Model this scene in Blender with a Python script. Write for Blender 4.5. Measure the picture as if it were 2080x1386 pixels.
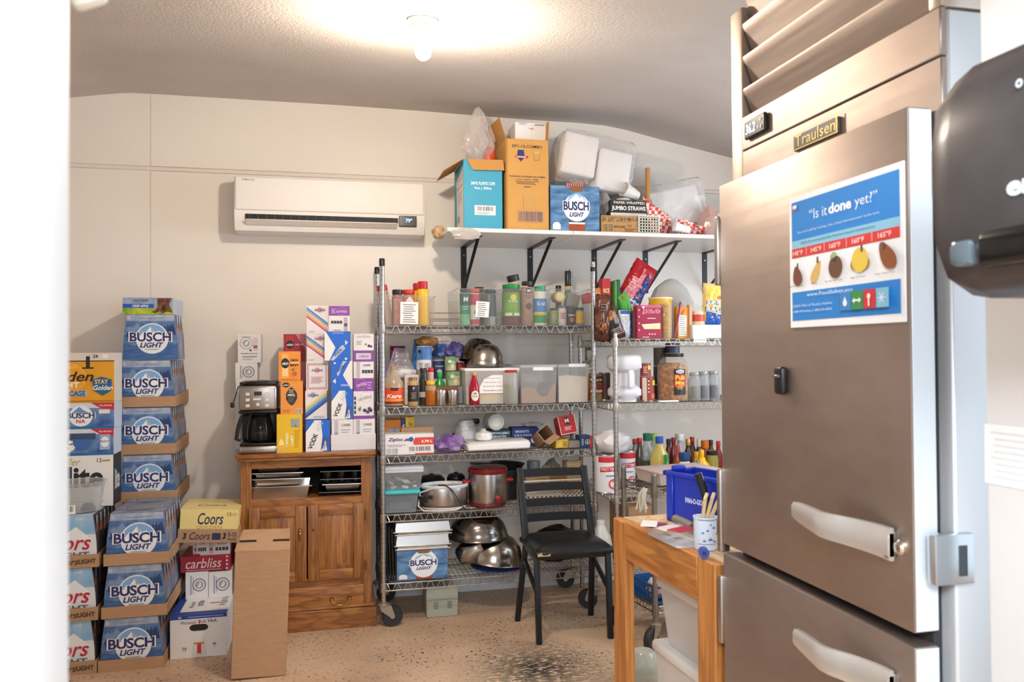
import bpy, bmesh, math, random
from mathutils import Vector, Matrix, Euler, noise
for o in list(bpy.data.objects): bpy.data.objects.remove(o, do_unlink=True)
SC = bpy.context.scene
COL = SC.collection
PI = math.pi
# ------------------------------------------------------------------ camera
F = 1634.0; YAW, PIT, ROL = 0.22818, 0.014966, -0.007115; EYE = 1.418
FW = Vector((math.sin(YAW)*math.cos(PIT), math.cos(YAW)*math.cos(PIT), math.sin(PIT)))
_r0 = Vector((math.cos(YAW), -math.sin(YAW), 0)); _u0 = _r0.cross(FW)
RT = _r0*math.cos(ROL) + _u0*math.sin(ROL); UP = _u0*math.cos(ROL) - _r0*math.sin(ROL)
cd = bpy.data.cameras.new('camera'); cam = bpy.data.objects.new('camera', cd); COL.objects.link(cam)
cd.sensor_width = 36; cd.lens = 36*F/2080; cd.clip_start = 0.02
cam.matrix_world = Matrix(((RT.x, UP.x, -FW.x, 0), (RT.y, UP.y, -FW.y, 0), (RT.z, UP.z, -FW.z, EYE), (0, 0, 0, 1)))
cd.dof.use_dof = True; cd.dof.focus_distance = 4.1; cd.dof.aperture_fstop = 7.0
SC.camera = cam
# ------------------------------------------------------------------ world, lights, exposure
W = bpy.data.worlds.new('kitchen_daylight'); SC.world = W; W.use_nodes = True
W.node_tree.nodes['Background'].inputs[0].default_value = (0.80, 0.90, 1.0, 1)
W.node_tree.nodes['Background'].inputs[1].default_value = 0.9
def area(name, loc, rot, sx, sy, power, col):
    l = bpy.data.lights.new(name, 'AREA'); l.shape = 'RECTANGLE'; l.size = sx; l.size_y = sy; l.energy = power; l.color = col
    o = bpy.data.objects.new(name, l); o.location = loc; o.rotation_euler = rot; COL.objects.link(o); return o
area('kitchen_ceiling_light', (-0.35, -0.9, 2.35), (math.radians(34), 0, math.radians(-28)), 1.3, 0.7, 62, (0.90, 0.95, 1.0))
area('window_daylight', (3.02, 3.0, 1.75), (0, math.radians(80), 0), 1.2, 1.3, 22, (0.80, 0.90, 1.0))
BULB = Vector((0.345, 2.86, 2.50))
for loc_, pw_, col_ in ((BULB, 56, (1.0, 0.88, 0.735)),):
    bl = bpy.data.lights.new('bulb_light', 'POINT'); bl.energy = pw_; bl.color = col_; bl.shadow_soft_size = 0.04
    bo = bpy.data.objects.new('bulb_light', bl); bo.location = loc_; COL.objects.link(bo)
vs = SC.view_settings
SC.display_settings.display_device = 'sRGB'
vs.view_transform = 'Standard'; vs.look = 'None'; vs.gamma = 1.0; vs.use_curve_mapping = False; vs.exposure = 0.86
# ------------------------------------------------------------------ helpers
def ray(x, y): return FW + RT*((x-1040)/F) - UP*((y-693)/F)
def at(x, y, Y):                      # where the sight line of a photo point meets the plane at depth Y
    d = ray(x, y); k = Y/d.y; return Vector((d.x*k, Y, d.z*k + EYE))
def atz(x, y, z):                     # ... meets the level z
    d = ray(x, y); k = (z-EYE)/d.z; return Vector((d.x*k, d.y*k, z))
def atx(x, y, X):
    d = ray(x, y); k = X/d.x; return Vector((X, d.y*k, d.z*k + EYE))
def lin(h):
    h = h.lstrip('#'); o = []
    for i in (0, 2, 4):
        c = int(h[i:i+2], 16)/255; o.append(c/12.92 if c <= 0.04045 else ((c+0.055)/1.055)**2.4)
    return (o[0], o[1], o[2], 1)
MC = {}
def nd(nt, t, **k):
    n = nt.nodes.new(t)
    for a, b in k.items(): setattr(n, a, b)
    return n
def mat(col, rough=0.5, metal=0.0, clear=0.0, var=0.0, scale=30.0, bump=0.0, emit=0.0, spec=0.5, stretch=(1, 1, 1), col2=None, aniso=0.0, coat=0.0):
    key = (col, rough, metal, clear, var, scale, bump, emit, spec, stretch, col2, aniso, coat)
    if key in MC: return MC[key]
    m = bpy.data.materials.new('m_'+col.lstrip('#')); m.use_nodes = True; nt = m.node_tree
    b = nt.nodes['Principled BSDF']; c = lin(col)
    b.inputs['Base Color'].default_value = c; b.inputs['Roughness'].default_value = rough; b.inputs['Metallic'].default_value = metal
    b.inputs['Specular IOR Level'].default_value = spec
    if aniso: b.inputs['Anisotropic'].default_value = aniso
    if coat: b.inputs['Coat Weight'].default_value = coat; b.inputs['Coat Roughness'].default_value = 0.1
    if emit: b.inputs['Emission Color'].default_value = c; b.inputs['Emission Strength'].default_value = emit
    if var or bump:
        tc = nd(nt, 'ShaderNodeTexCoord'); mp = nd(nt, 'ShaderNodeMapping'); mp.inputs['Scale'].default_value = stretch
        ns = nd(nt, 'ShaderNodeTexNoise'); ns.inputs['Scale'].default_value = scale; ns.inputs['Detail'].default_value = 4
        nt.links.new(tc.outputs['Object'], mp.inputs[0]); nt.links.new(mp.outputs[0], ns.inputs['Vector'])
        if var:
            mx = nd(nt, 'ShaderNodeMix', data_type='RGBA'); mr = nd(nt, 'ShaderNodeMapRange')
            mr.inputs[1].default_value = 0.35; mr.inputs[2].default_value = 0.65
            nt.links.new(ns.outputs[0], mr.inputs[0]); nt.links.new(mr.outputs[0], mx.inputs[0])
            c2 = lin(col2) if col2 else tuple(min(1, q*(1-var)) for q in c[:3])+(1,)
            mx.inputs[6].default_value = c; mx.inputs[7].default_value = c2; nt.links.new(mx.outputs[2], b.inputs['Base Color'])
        if bump:
            bp = nd(nt, 'ShaderNodeBump'); bp.inputs['Strength'].default_value = bump; bp.inputs['Distance'].default_value = 0.004
            nt.links.new(ns.outputs[0], bp.inputs['Height']); nt.links.new(bp.outputs[0], b.inputs['Normal'])
    if clear:
        tr = nd(nt, 'ShaderNodeBsdfTransparent'); ms = nd(nt, 'ShaderNodeMixShader'); fr = nd(nt, 'ShaderNodeLayerWeight'); fr.inputs[0].default_value = 0.25
        ma = nd(nt, 'ShaderNodeMath', operation='MULTIPLY_ADD', use_clamp=True); ma.inputs[1].default_value = 0.5; ma.inputs[2].default_value = 1-clear
        tr.inputs[0].default_value = tuple(0.6+0.4*q for q in c[:3])+(1,)
        nt.links.new(fr.outputs['Facing'], ma.inputs[0]); nt.links.new(ma.outputs[0], ms.inputs[0])
        nt.links.new(tr.outputs[0], ms.inputs[1]); nt.links.new(b.outputs[0], ms.inputs[2])
        nt.links.new(ms.outputs[0], nt.nodes['Material Output'].inputs[0])
    MC[key] = m; return m
def gold(): return mat('#b08a3c', 0.25, 1.0)
def steel(): return mat('#c9c6c2', 0.22, 1.0)
def chrome(): return mat('#b9bbbf', 0.25, 1.0)
def card(): return mat('#b89270', 0.85, var=0.10, scale=14, stretch=(1, 1, 6))
def white(): return mat('#f2f0ee', 0.5)
def black(): return mat('#141416', 0.4)
def plastic(c='#e9eef0', t=0.72): return mat(c, 0.18, clear=t)
class MB:
    def __init__(s): s.v = []; s.f = []; s.m = []; s.mats = []
    def mi(s, m):
        if m not in s.mats: s.mats.append(m)
        return s.mats.index(m)
    def add(s, vs, fs, m, M=None):
        b = len(s.v); s.v += [(M @ Vector(v))[:] if M else tuple(v) for v in vs]; i = s.mi(m)
        for f in fs: s.f.append([b+k for k in f]); s.m.append(i)
        return s
    def box(s, x0, x1, y0, y1, z0, z1, m, M=None):
        return s.add([(x, y, z) for z in (z0, z1) for y in (y0, y1) for x in (x0, x1)], [(0, 2, 3, 1), (4, 5, 7, 6), (0, 1, 5, 4), (2, 6, 7, 3), (0, 4, 6, 2), (1, 3, 7, 5)], m, M)
    def rbox(s, x0, x1, y0, y1, z0, z1, m, r=0.004, seg=2, M=None):
        bm = bmesh.new(); bmesh.ops.create_cube(bm, size=1)
        for v in bm.verts: v.co = Vector(((x0+x1)/2+v.co.x*(x1-x0), (y0+y1)/2+v.co.y*(y1-y0), (z0+z1)/2+v.co.z*(z1-z0)))
        r = min(r, 0.49*min(abs(x1-x0), abs(y1-y0), abs(z1-z0)))
        bmesh.ops.bevel(bm, geom=bm.edges[:], offset=r, segments=seg, affect='EDGES', profile=0.5)
        bm.verts.index_update()
        s.add([v.co[:] for v in bm.verts], [[v.index for v in f.verts] for f in bm.faces], m, M); bm.free(); return s
    def frus(s, b, t, z0, z1, m, M=None, cap=True):          # b,t = (x0,x1,y0,y1) at z0 and z1
        vs = [(x, y, z) for (q, z) in ((b, z0), (t, z1)) for (x, y) in ((q[0], q[2]), (q[1], q[2]), (q[1], q[3]), (q[0], q[3]))]
        fs = [(0, 1, 5, 4), (1, 2, 6, 5), (2, 3, 7, 6), (3, 0, 4, 7)]
        if cap: fs += [(3, 2, 1, 0), (4, 5, 6, 7)]
        return s.add(vs, fs, m, M)
    def lathe(s, prof, m, seg=20, M=None, sx=1, sy=1, cap=True):
        vs = []; fs = []; n = len(prof)
        for r, z in prof:
            for k in range(seg): a = 2*PI*k/seg; vs.append((r*math.cos(a)*sx, r*math.sin(a)*sy, z))
        for i in range(n-1):
            for k in range(seg): k2 = (k+1) % seg; fs.append((i*seg+k, i*seg+k2, (i+1)*seg+k2, (i+1)*seg+k))
        if cap: fs.append(tuple(range(seg-1, -1, -1))); fs.append(tuple((n-1)*seg+k for k in range(seg)))
        return s.add(vs, fs, m, M)
    def tube(s, pts, r, m, seg=6, M=None, closed=False):
        pts = [Vector(p) for p in pts]; n = len(pts); vs = []; fs = []; ref = None
        for i, p in enumerate(pts):
            a = pts[(i-1) % n] if (i or closed) else p; b = pts[(i+1) % n] if (i < n-1 or closed) else p
            t = (b-a).normalized()
            if ref is None: ref = t.orthogonal().normalized()
            else: ref = (ref-t*ref.dot(t)); ref = ref.normalized() if ref.length > 1e-6 else t.orthogonal().normalized()
            q = t.cross(ref)
            for k in range(seg): an = 2*PI*k/seg; vs.append(p+(ref*math.cos(an)+q*math.sin(an))*r)
        for i in range(n if closed else n-1):
            j = (i+1) % n
            for k in range(seg): k2 = (k+1) % seg; fs.append((i*seg+k, i*seg+k2, j*seg+k2, j*seg+k))
        if not closed: fs.append(tuple(range(seg-1, -1, -1))); fs.append(tuple((n-1)*seg+k for k in range(seg)))
        return s.add(vs, fs, m, M)
    def prism(s, poly, y0, y1, m, M=None):                   # poly in (x,z), extruded along y
        n = len(poly); vs = [(x, y0, z) for x, z in poly]+[(x, y1, z) for x, z in poly]
        fs = [tuple(range(n)), tuple(range(2*n-1, n-1, -1))]+[(i, i+n, (i+1) % n+n, (i+1) % n) for i in range(n)]
        return s.add(vs, fs, m, M)
    def sheet(s, fn, nu, nv, m, M=None):
        vs = [fn(i/nu, j/nv) for j in range(nv+1) for i in range(nu+1)]
        return s.add(vs, [(j*(nu+1)+i, j*(nu+1)+i+1, (j+1)*(nu+1)+i+1, (j+1)*(nu+1)+i) for j in range(nv) for i in range(nu)], m, M)
    def mesh(s, name, smooth=40):
        me = bpy.data.meshes.new(name); me.from_pydata(s.v, [], s.f)
        for m in s.mats: me.materials.append(m)
        me.polygons.foreach_set('material_index', s.m)
        if smooth:
            me.polygons.foreach_set('use_smooth', [True]*len(s.f)); me.update(); me.set_sharp_from_angle(angle=math.radians(smooth))
        me.update(); return me
    def build(s, name, parent=None, loc=(0, 0, 0), rot=(0, 0, 0), smooth=40):
        return put(name, s.mesh(name, smooth), parent, loc, rot)
def put(name, data, parent=None, loc=(0, 0, 0), rot=(0, 0, 0)):
    o = bpy.data.objects.new(name, data); COL.objects.link(o); o.parent = parent; o.location = loc; o.rotation_euler = rot; return o
def tag(o, label, cat, group=None):
    o['label'] = label; o['category'] = cat
    if group: o['group'] = group
    return o
def thing(name, label, cat, loc=(0, 0, 0), rot=(0, 0, 0), group=None): return tag(put(name, None, None, loc, rot), label, cat, group)
def struct(o): o['kind'] = 'structure'; return o
# ---- flat print: polygons and letters on a face (u right, v up, both 0..1)
GL = {}
def glyphs(t, bold, shear):
    k = (t, bold, shear)
    if k not in GL:
        c = bpy.data.curves.new('txt', 'FONT'); c.body = t; c.resolution_u = 3; c.offset = bold; c.shear = shear
        o = bpy.data.objects.new('txt', c); me = bpy.data.meshes.new_from_object(o)
        vs = [(v.co.x, v.co.y) for v in me.vertices]; fs = [list(p.vertices) for p in me.polygons]
        bpy.data.objects.remove(o); bpy.data.meshes.remove(me); bpy.data.curves.remove(c)
        if vs:
            x0 = min(v[0] for v in vs); x1 = max(v[0] for v in vs); y0 = min(v[1] for v in vs); y1 = max(v[1] for v in vs)
            vs = [((x-x0), (y-y0)) for x, y in vs]; GL[k] = (vs, fs, x1-x0, y1-y0)
        else: GL[k] = ([], [], 1, 1)
    return GL[k]
class Art:
    def __init__(s, w, h, rough=0.45): s.w = w; s.h = h; s.b = MB(); s.k = 0; s.r = rough; s.wrap = 0
    def m(s, c): return c if not isinstance(c, str) else mat(c, s.r)
    def poly(s, pts, c):
        s.k += 1; y = -0.0004-0.0002*s.k
        s.b.add([((u-.5)*s.w, y, v*s.h) for u, v in pts], [tuple(range(len(pts)))], s.m(c)); return s
    def rect(s, u0, v0, u1, v1, c):
        return s.poly([(u0, v0), (u1, v0), (u1, v1), (u0, v1)], c)
    def circ(s, u, v, r, c, n=24, ry=None):              # r as a share of the width
        ry = r*s.w/s.h if ry is None else ry
        return s.poly([(u+r*math.cos(2*PI*k/n), v+ry*math.sin(2*PI*k/n)) for k in range(n)], c)
    def text(s, t, u, v, c, w=None, h=None, bold=0.0, shear=0.0, rot=0, line=None):   # centred at u,v; w,h shares of the face
        if line: s.text(t, u, v, line, w and w*1.06, h and h*1.12, bold+0.05, shear, rot)
        vs, fs, tw, th = glyphs(t, bold, shear)
        if not vs: return s
        s.k += 1; y = -0.0004-0.0002*s.k
        W_ = w*s.w if w else None; H_ = h*s.h if h else None
        if rot in (90, -90): W_ = w*s.h if w else None; H_ = h*s.w if h else None
        sx = W_/tw if W_ else H_/th; sy = H_/th if H_ else sx
        a = math.radians(rot); ca, sa = math.cos(a), math.sin(a); o = []
        for x, z in vs:
            x = (x-tw/2)*sx; z = (z-th/2)*sy; o.append(((u-.5)*s.w+x*ca-z*sa, y, v*s.h+x*sa+z*ca))
        s.b.add(o, fs, s.m(c)); return s
    def lines(s, u0, v0, u1, v1, n, c='#555560', fill=0.45, seed=1):      # small print too fine to read
        rd = random.Random(seed); s.k += 1; y = -0.0004-0.0002*s.k
        for i in range(n):
            vb = v1-(v1-v0)*(i+0.75)/n; vt = vb+(v1-v0)/n*fill; a = rd.uniform(0, .12); b = rd.uniform(.7, 1)
            q = [(u0+(u1-u0)*a, vb), (u0+(u1-u0)*b, vb), (u0+(u1-u0)*b, vt), (u0+(u1-u0)*a, vt)]
            s.b.add([((u-.5)*s.w, y, v*s.h) for u, v in q], [(0, 1, 2, 3)], s.m(c))
        return s
    def bars(s, u0, v0, u1, v1, n=14, c='#2a2a30', bg='#f0eeee', seed=3):
        if bg: s.rect(u0-.02*(u1-u0), v0-.06*(v1-v0), u1+.02*(u1-u0), v1+.06*(v1-v0), bg)
        rd = random.Random(seed); s.k += 1; y = -0.0004-0.0002*s.k
        for i in range(n):
            a = u0+(u1-u0)*i/n; b = a+(u1-u0)/n*rd.uniform(.3, .75)
            s.b.add([((u-.5)*s.w, y, v*s.h) for u, v in ((a, v0), (b, v0), (b, v1), (a, v1))], [(0, 1, 2, 3)], s.m(c))
        return s
    def fine(s, L):                     # split long edges so that the print can follow a curved surface
        bm = bmesh.new(); vv = [bm.verts.new(v) for v in s.b.v]
        for f, mi in zip(s.b.f, s.b.m):
            try: bm.faces.new([vv[i] for i in f]).material_index = mi
            except ValueError: pass
        bmesh.ops.triangulate(bm, faces=[f for f in bm.faces if len(f.verts) > 4])
        for _ in range(5):
            e = [e for e in bm.edges if e.calc_length() > L]
            if not e: break
            bmesh.ops.subdivide_edges(bm, edges=e, cuts=1, use_grid_fill=True); bmesh.ops.triangulate(bm, faces=[f for f in bm.faces if len(f.verts) > 4])
        bm.verts.index_update(); s.b.v = [v.co[:] for v in bm.verts]; s.b.f = [[v.index for v in f.verts] for f in bm.faces]; s.b.m = [f.material_index for f in bm.faces]; bm.free()
    def mesh(s, name='print', wrap=0):
        if wrap:
            s.fine(max(.004, wrap*.3))
            for i, (x, y, z) in enumerate(s.b.v): R = wrap-y; s.b.v[i] = (R*math.sin(x/wrap), -R*math.cos(x/wrap), z)
        return s.b.mesh(name, 0)
def face(parent, art, side, w, d, h, name='printed_face'):
    me = art if isinstance(art, bpy.types.Mesh) else art.mesh(name)
    if side == 'f': return put(name, me, parent)
    if side == 'r': return put(name, me, parent, (w/2, d/2, 0), (0, 0, PI/2))
    if side == 'l': return put(name, me, parent, (-w/2, d/2, 0), (0, 0, -PI/2))
    if side == 't': return put(name, me, parent, (0, 0, h), (-PI/2, 0, 0))
NMAT = 0
def carton(name, label, cat, w, d, h, loc, m, arts=None, rz=0, group=None, tilt=None, r=0.002):
    """a closed carton, origin at the middle of its front bottom edge"""
    if isinstance(m, str): m = mat(m, 0.5)
    o = MB().rbox(-w/2, w/2, 0, d, 0, h, m, r, 1).build(name, None, loc, (tilt[0] if tilt else 0, tilt[1] if tilt else 0, rz))
    tag(o, label, cat, group)
    for sd, a in (arts or {}).items(): face(o, a, sd, w, d, h)
    return o
def pxbox(x0, x1, yt, Y, z0):        # width, height and centre of something seen between two photo columns, standing at z0
    a = at(x0, yt, Y); b = at(x1, yt, Y); return b.x-a.x, (a.z+b.z)/2-z0, (a.x+b.x)/2
def pcarton(name, label, cat, x0, x1, yt, Y, z0, d, m, arts=None, **k):
    w, h, xc = pxbox(x0, x1, yt, Y, z0)
    if callable(arts): arts = arts(w, d, h)
    return carton(name, label, cat, w, d, h, (xc, Y, z0), m, arts, **k)
def ordinal(i): return ('first', 'second', 'third', 'fourth', 'fifth', 'sixth', 'seventh', 'eighth')[i]
# ================================================================== the room
YW = 4.75
def tex_mat(name, fn, **k):
    m = bpy.data.materials.new(name); m.use_nodes = True; nt = m.node_tree; fn(nt, nt.nodes['Principled BSDF']); return m
def ramp(nt, src, stops):
    r = nd(nt, 'ShaderNodeValToRGB'); e = r.color_ramp.elements
    while len(e) < len(stops): e.new(0.5)
    for i, (p, c) in enumerate(stops): e[i].position = p; e[i].color = lin(c) if isinstance(c, str) else (c, c, c, 1)
    nt.links.new(src, r.inputs[0]); return r.outputs[0]
def nz(nt, scale, detail=4, rough=0.5, stretch=None, dist=0):
    tc = nd(nt, 'ShaderNodeTexCoord'); n = nd(nt, 'ShaderNodeTexNoise'); n.inputs['Scale'].default_value = scale; n.inputs['Detail'].default_value = detail
    n.inputs['Roughness'].default_value = rough; n.inputs['Distortion'].default_value = dist
    mp = nd(nt, 'ShaderNodeMapping'); mp.inputs['Scale'].default_value = stretch or (1, 1, 1)
    nt.links.new(tc.outputs['Object'], mp.inputs[0]); nt.links.new(mp.outputs[0], n.inputs['Vector']); return n.outputs[0]
def mixc(nt, fac, a, b, mode='MIX'):
    m = nd(nt, 'ShaderNodeMix', data_type='RGBA', blend_type=mode)
    for i, q in ((0, fac), (6, a), (7, b)):
        if isinstance(q, str): m.inputs[i].default_value = lin(q)
        elif isinstance(q, (int, float)): m.inputs[i].default_value = q
        else: nt.links.new(q, m.inputs[i])
    return m.outputs[2]
def bumpn(nt, b, src, s, d):
    bp = nd(nt, 'ShaderNodeBump'); bp.inputs['Strength'].default_value = s; bp.inputs['Distance'].default_value = d
    nt.links.new(src, bp.inputs['Height']); nt.links.new(bp.outputs[0], b.inputs['Normal'])
def f_floor(nt, b):
    base = ramp(nt, nz(nt, 2.2, 5), [(0.3, '#d2b598'), (0.55, '#c4a588'), (0.75, '#ac9078')])
    sp = ramp(nt, nz(nt, 62, 4, 0.6, (1, 0.7, 1)), [(0.575, 0), (0.63, 1)])
    pa = ramp(nt, nz(nt, 3.0, 3), [(0.36, 0.25), (0.60, 1)])
    mm = nd(nt, 'ShaderNodeMath', operation='MULTIPLY'); nt.links.new(sp, mm.inputs[0]); nt.links.new(pa, mm.inputs[1])
    c = mixc(nt, mm.outputs[0], base, '#3f3830')
    st = ramp(nt, nz(nt, 1.1, 8, 0.7, None, 1.0), [(0.55, 0), (0.78, 0.55)])
    c = mixc(nt, st, c, '#6f665c')
    # worn grey patch on the traffic spot in front of the chair
    tc = nd(nt, 'ShaderNodeTexCoord'); vm = nd(nt, 'ShaderNodeVectorMath', operation='DISTANCE'); vm.inputs[1].default_value = (0.93, 3.52, 0)
    nt.links.new(tc.outputs['Object'], vm.inputs[0]); dr = ramp(nt, vm.outputs['Value'], [(0.05, 1), (0.42, 0)])
    wn = ramp(nt, nz(nt, 26, 5, 0.7, (1, 2.2, 1)), [(0.40, 0), (0.50, 1.0)])
    m2 = nd(nt, 'ShaderNodeMath', operation='MULTIPLY'); nt.links.new(dr, m2.inputs[0]); nt.links.new(wn, m2.inputs[1])
    c = mixc(nt, m2.outputs[0], c, '#35342f')
    nt.links.new(c, b.inputs['Base Color']); b.inputs['Roughness'].default_value = 0.5
    bumpn(nt, b, nz(nt, 60, 3), 0.15, 0.003)
def f_wall(nt, b):
    c = ramp(nt, nz(nt, 1.3, 3), [(0.3, '#f4eee7'), (0.7, '#efe8e0')])
    nt.links.new(c, b.inputs['Base Color']); b.inputs['Roughness'].default_value = 0.42; bumpn(nt, b, nz(nt, 9, 3), 0.12, 0.01)
def f_ceil(nt, b):
    c = ramp(nt, nz(nt, 2.5, 3), [(0.3, '#cbc3be'), (0.7, '#c3bbb5')])
    nt.links.new(c, b.inputs['Base Color']); b.inputs['Roughness'].default_value = 0.75
    v = nd(nt, 'ShaderNodeTexVoronoi'); v.inputs['Scale'].default_value = 42; tc = nd(nt, 'ShaderNodeTexCoord'); nt.links.new(tc.outputs['Object'], v.inputs['Vector'])
    bumpn(nt, b, nz(nt, 85, 4, 0.6), 0.30, 0.010)
def wood_fn(c1, c2, c3, st, sc=3.0, rough=0.38):
    def fn(nt, b):
        tc = nd(nt, 'ShaderNodeTexCoord'); mp = nd(nt, 'ShaderNodeMapping'); mp.inputs['Scale'].default_value = st; nt.links.new(tc.outputs['Object'], mp.inputs[0])
        n = nd(nt, 'ShaderNodeTexNoise'); n.inputs['Scale'].default_value = sc; n.inputs['Detail'].default_value = 7; n.inputs['Roughness'].default_value = 0.62; n.inputs['Distortion'].default_value = 1.1
        nt.links.new(mp.outputs[0], n.inputs['Vector'])
        w = nd(nt, 'ShaderNodeTexWave'); w.inputs['Scale'].default_value = sc*0.7; w.inputs['Distortion'].default_value = 9; w.inputs['Detail'].default_value = 3; w.inputs['Detail Scale'].default_value = 1.4
        nt.links.new(mp.outputs[0], w.inputs['Vector'])
        a = ramp(nt, n.outputs[0], [(0.32, c3), (0.48, c2), (0.66, c1)])
        g = ramp(nt, w.outputs['Fac'], [(0.0, 0.55), (0.35, 0.0)])
        nt.links.new(mixc(nt, g, a, c3), b.inputs['Base Color']); b.inputs['Roughness'].default_value = rough; bumpn(nt, b, n.outputs[0], 0.12, 0.003)
    return fn
OAK_V = tex_mat('oak_vertical', wood_fn('#b27a41', '#9c6432', '#6f4220', (9, 9, 0.9)))
OAK_H = tex_mat('oak_horizontal', wood_fn('#b27a41', '#9c6432', '#6f4220', (0.9, 9, 9)))
PINE_V = tex_mat('pine_vertical', wood_fn('#c88a4a', '#b87838', '#96592a', (10, 10, 0.7), 2.6, 0.5))
PINE_Y = tex_mat('pine_lengthwise', wood_fn('#c88a4a', '#b87838', '#96592a', (10, 0.8, 8), 2.6, 0.5))
PLY = tex_mat('scuffed_ply', wood_fn('#d8bfa0', '#c9aa84', '#b08c63', (4, 3, 3), 4, 0.6))
FLOOR = tex_mat('speckled_concrete', f_floor); WALL = tex_mat('cream_wall_panel', f_wall); CEIL = tex_mat('textured_ceiling', f_ceil)
WHITEWALL = mat('#eceef0', 0.5, var=0.05, scale=3)
def f_steel(nt, b):
    n = nz(nt, 6, 6, 0.6, (40, 0.6, 1.2)); c = ramp(nt, n, [(0.3, '#b3a69e'), (0.7, '#a3968f')])
    nt.links.new(c, b.inputs['Base Color']); b.inputs['Metallic'].default_value = 1.0
    r = ramp(nt, nz(nt, 2.2, 5, 0.6), [(0.3, 0.46), (0.7, 0.56)]); nt.links.new(r, b.inputs['Roughness'])
    bumpn(nt, b, nz(nt, 2.0, 3, 0.5, (1, 0.35, 4.0)), 0.22, 0.02)
BRUSHED = tex_mat('brushed_stainless', f_steel)

struct(MB().box(-2.2, 3.4, -2.5, YW, -0.06, 0, FLOOR).build('floor'))
XV = at(305, 260, YW).x; ZH = at(305, 342, YW).z
wb = struct(MB().box(-2.2, 3.2, YW+0.008, YW+0.12, 0, 3.1, mat('#e6ddd4', 0.6)).build('wall_back'))
for (x0, x1, z0, z1) in ((-2.2, XV-0.002, ZH+0.012, 3.1), (XV+0.002, 3.2, ZH+0.012, 3.1), (-2.2, XV-0.002, 0, ZH-0.012), (XV+0.002, 3.2, 0, ZH-0.012)):
    MB().rbox(x0, x1, YW, YW+0.008, z0, z1, WALL, 0.002, 1).build('panel', wb)
MB().rbox(-2.2, 3.2, YW+0.001, YW+0.0079, ZH-0.011, ZH+0.011, mat('#eae2da', 0.5), 0.001, 1).build('joint_strip', wb)
MB().box(XV-0.002, XV+0.002, YW+0.0012, YW+0.0078, 0, ZH-0.012, mat('#e0d6cc', 0.5)).build('joint_strip', wb)
MB().box(XV-0.002, XV+0.002, YW+0.0012, YW+0.0078, ZH+0.012, 3.0, mat('#e0d6cc', 0.5)).build('joint_strip', wb)
struct(MB().rbox(0.2, 3.0, YW-0.012, YW, 0, 0.10, mat('#d9dadf', 0.45), 0.003, 1).build('baseboard_back'))
struct(MB().box(-2.3, -2.2, 0.6, YW+0.1, 0, 3.1, WALL).build('wall_left'))
XR = 3.05
wr = MB(); wr.box(XR, XR+0.1, 0.97, 2.35, 0, 3.1, WALL).box(XR, XR+0.1, 3.65, YW+0.1, 0, 3.1, WALL).box(XR, XR+0.1, 2.35, 3.65, 0, 1.1, WALL).box(XR, XR+0.1, 2.35, 3.65, 2.4, 3.1, WALL)
struct(wr.build('wall_right'))
wn = MB()
for a in ((2.35, 2.41, 1.1, 2.4), (3.59, 3.65, 1.1, 2.4), (2.41, 3.59, 1.1, 1.16), (2.41, 3.59, 2.34, 2.4)): wn.box(XR-0.01, XR+0.06, *a, white())
wn = struct(wn.build('window_1'))
MB().box(XR+0.045, XR+0.05, 2.41, 3.59, 1.16, 2.34, mat('#f4faff', 0.05, clear=0.93)).build('pane', wn)
# ceiling: level across the middle, bending down at both ends, falling gently towards the doorway
CP = [(-2.25, 0)]
for x, y in ((60, 210), (142, 198.5), (200, 193), (235, 190), (262, 188.8), (305, 190.5), (478, 201), (700, 214.5), (860, 226), (1027, 240), (1110, 246), (1170, 249.5), (1227, 255), (1271, 264), (1359, 288.5), (1455, 313)):
    p = at(x, y, YW); CP.append((p.x, p.z))
sl = (CP[2][1]-CP[1][1])/(CP[2][0]-CP[1][0]); CP[0] = (-2.25, CP[1][1]-sl*(CP[1][0]+2.25))
sr = (CP[-1][1]-CP[-2][1])/(CP[-1][0]-CP[-2][0]); CP.append((3.2, CP[-1][1]+sr*(3.2-CP[-1][0])))
CSL = 0.13
def ceil_z(x, y):
    for (a, za), (b, zb) in zip(CP, CP[1:]):
        if a <= x <= b: return za+(zb-za)*(x-a)/(b-a)-CSL*(YW-y)
    return CP[-1][1]-CSL*(YW-y)
cb = MB()
vs = [(x, y, z-CSL*(YW-y)+dz) for dz in (0, 0.08) for y in (0.55, 2.6, YW+0.02) for x, z in CP]
n = len(CP); fs = []
for l in (0, 1):
    for j in range(2):
        for i in range(n-1):
            a = l*3*n+j*n+i; fs.append((a, a+n, a+n+1, a+1) if l == 0 else (a, a+1, a+n+1, a+n))
cb.add(vs, fs, CEIL); struct(cb.build('ceiling', smooth=60))
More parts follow.
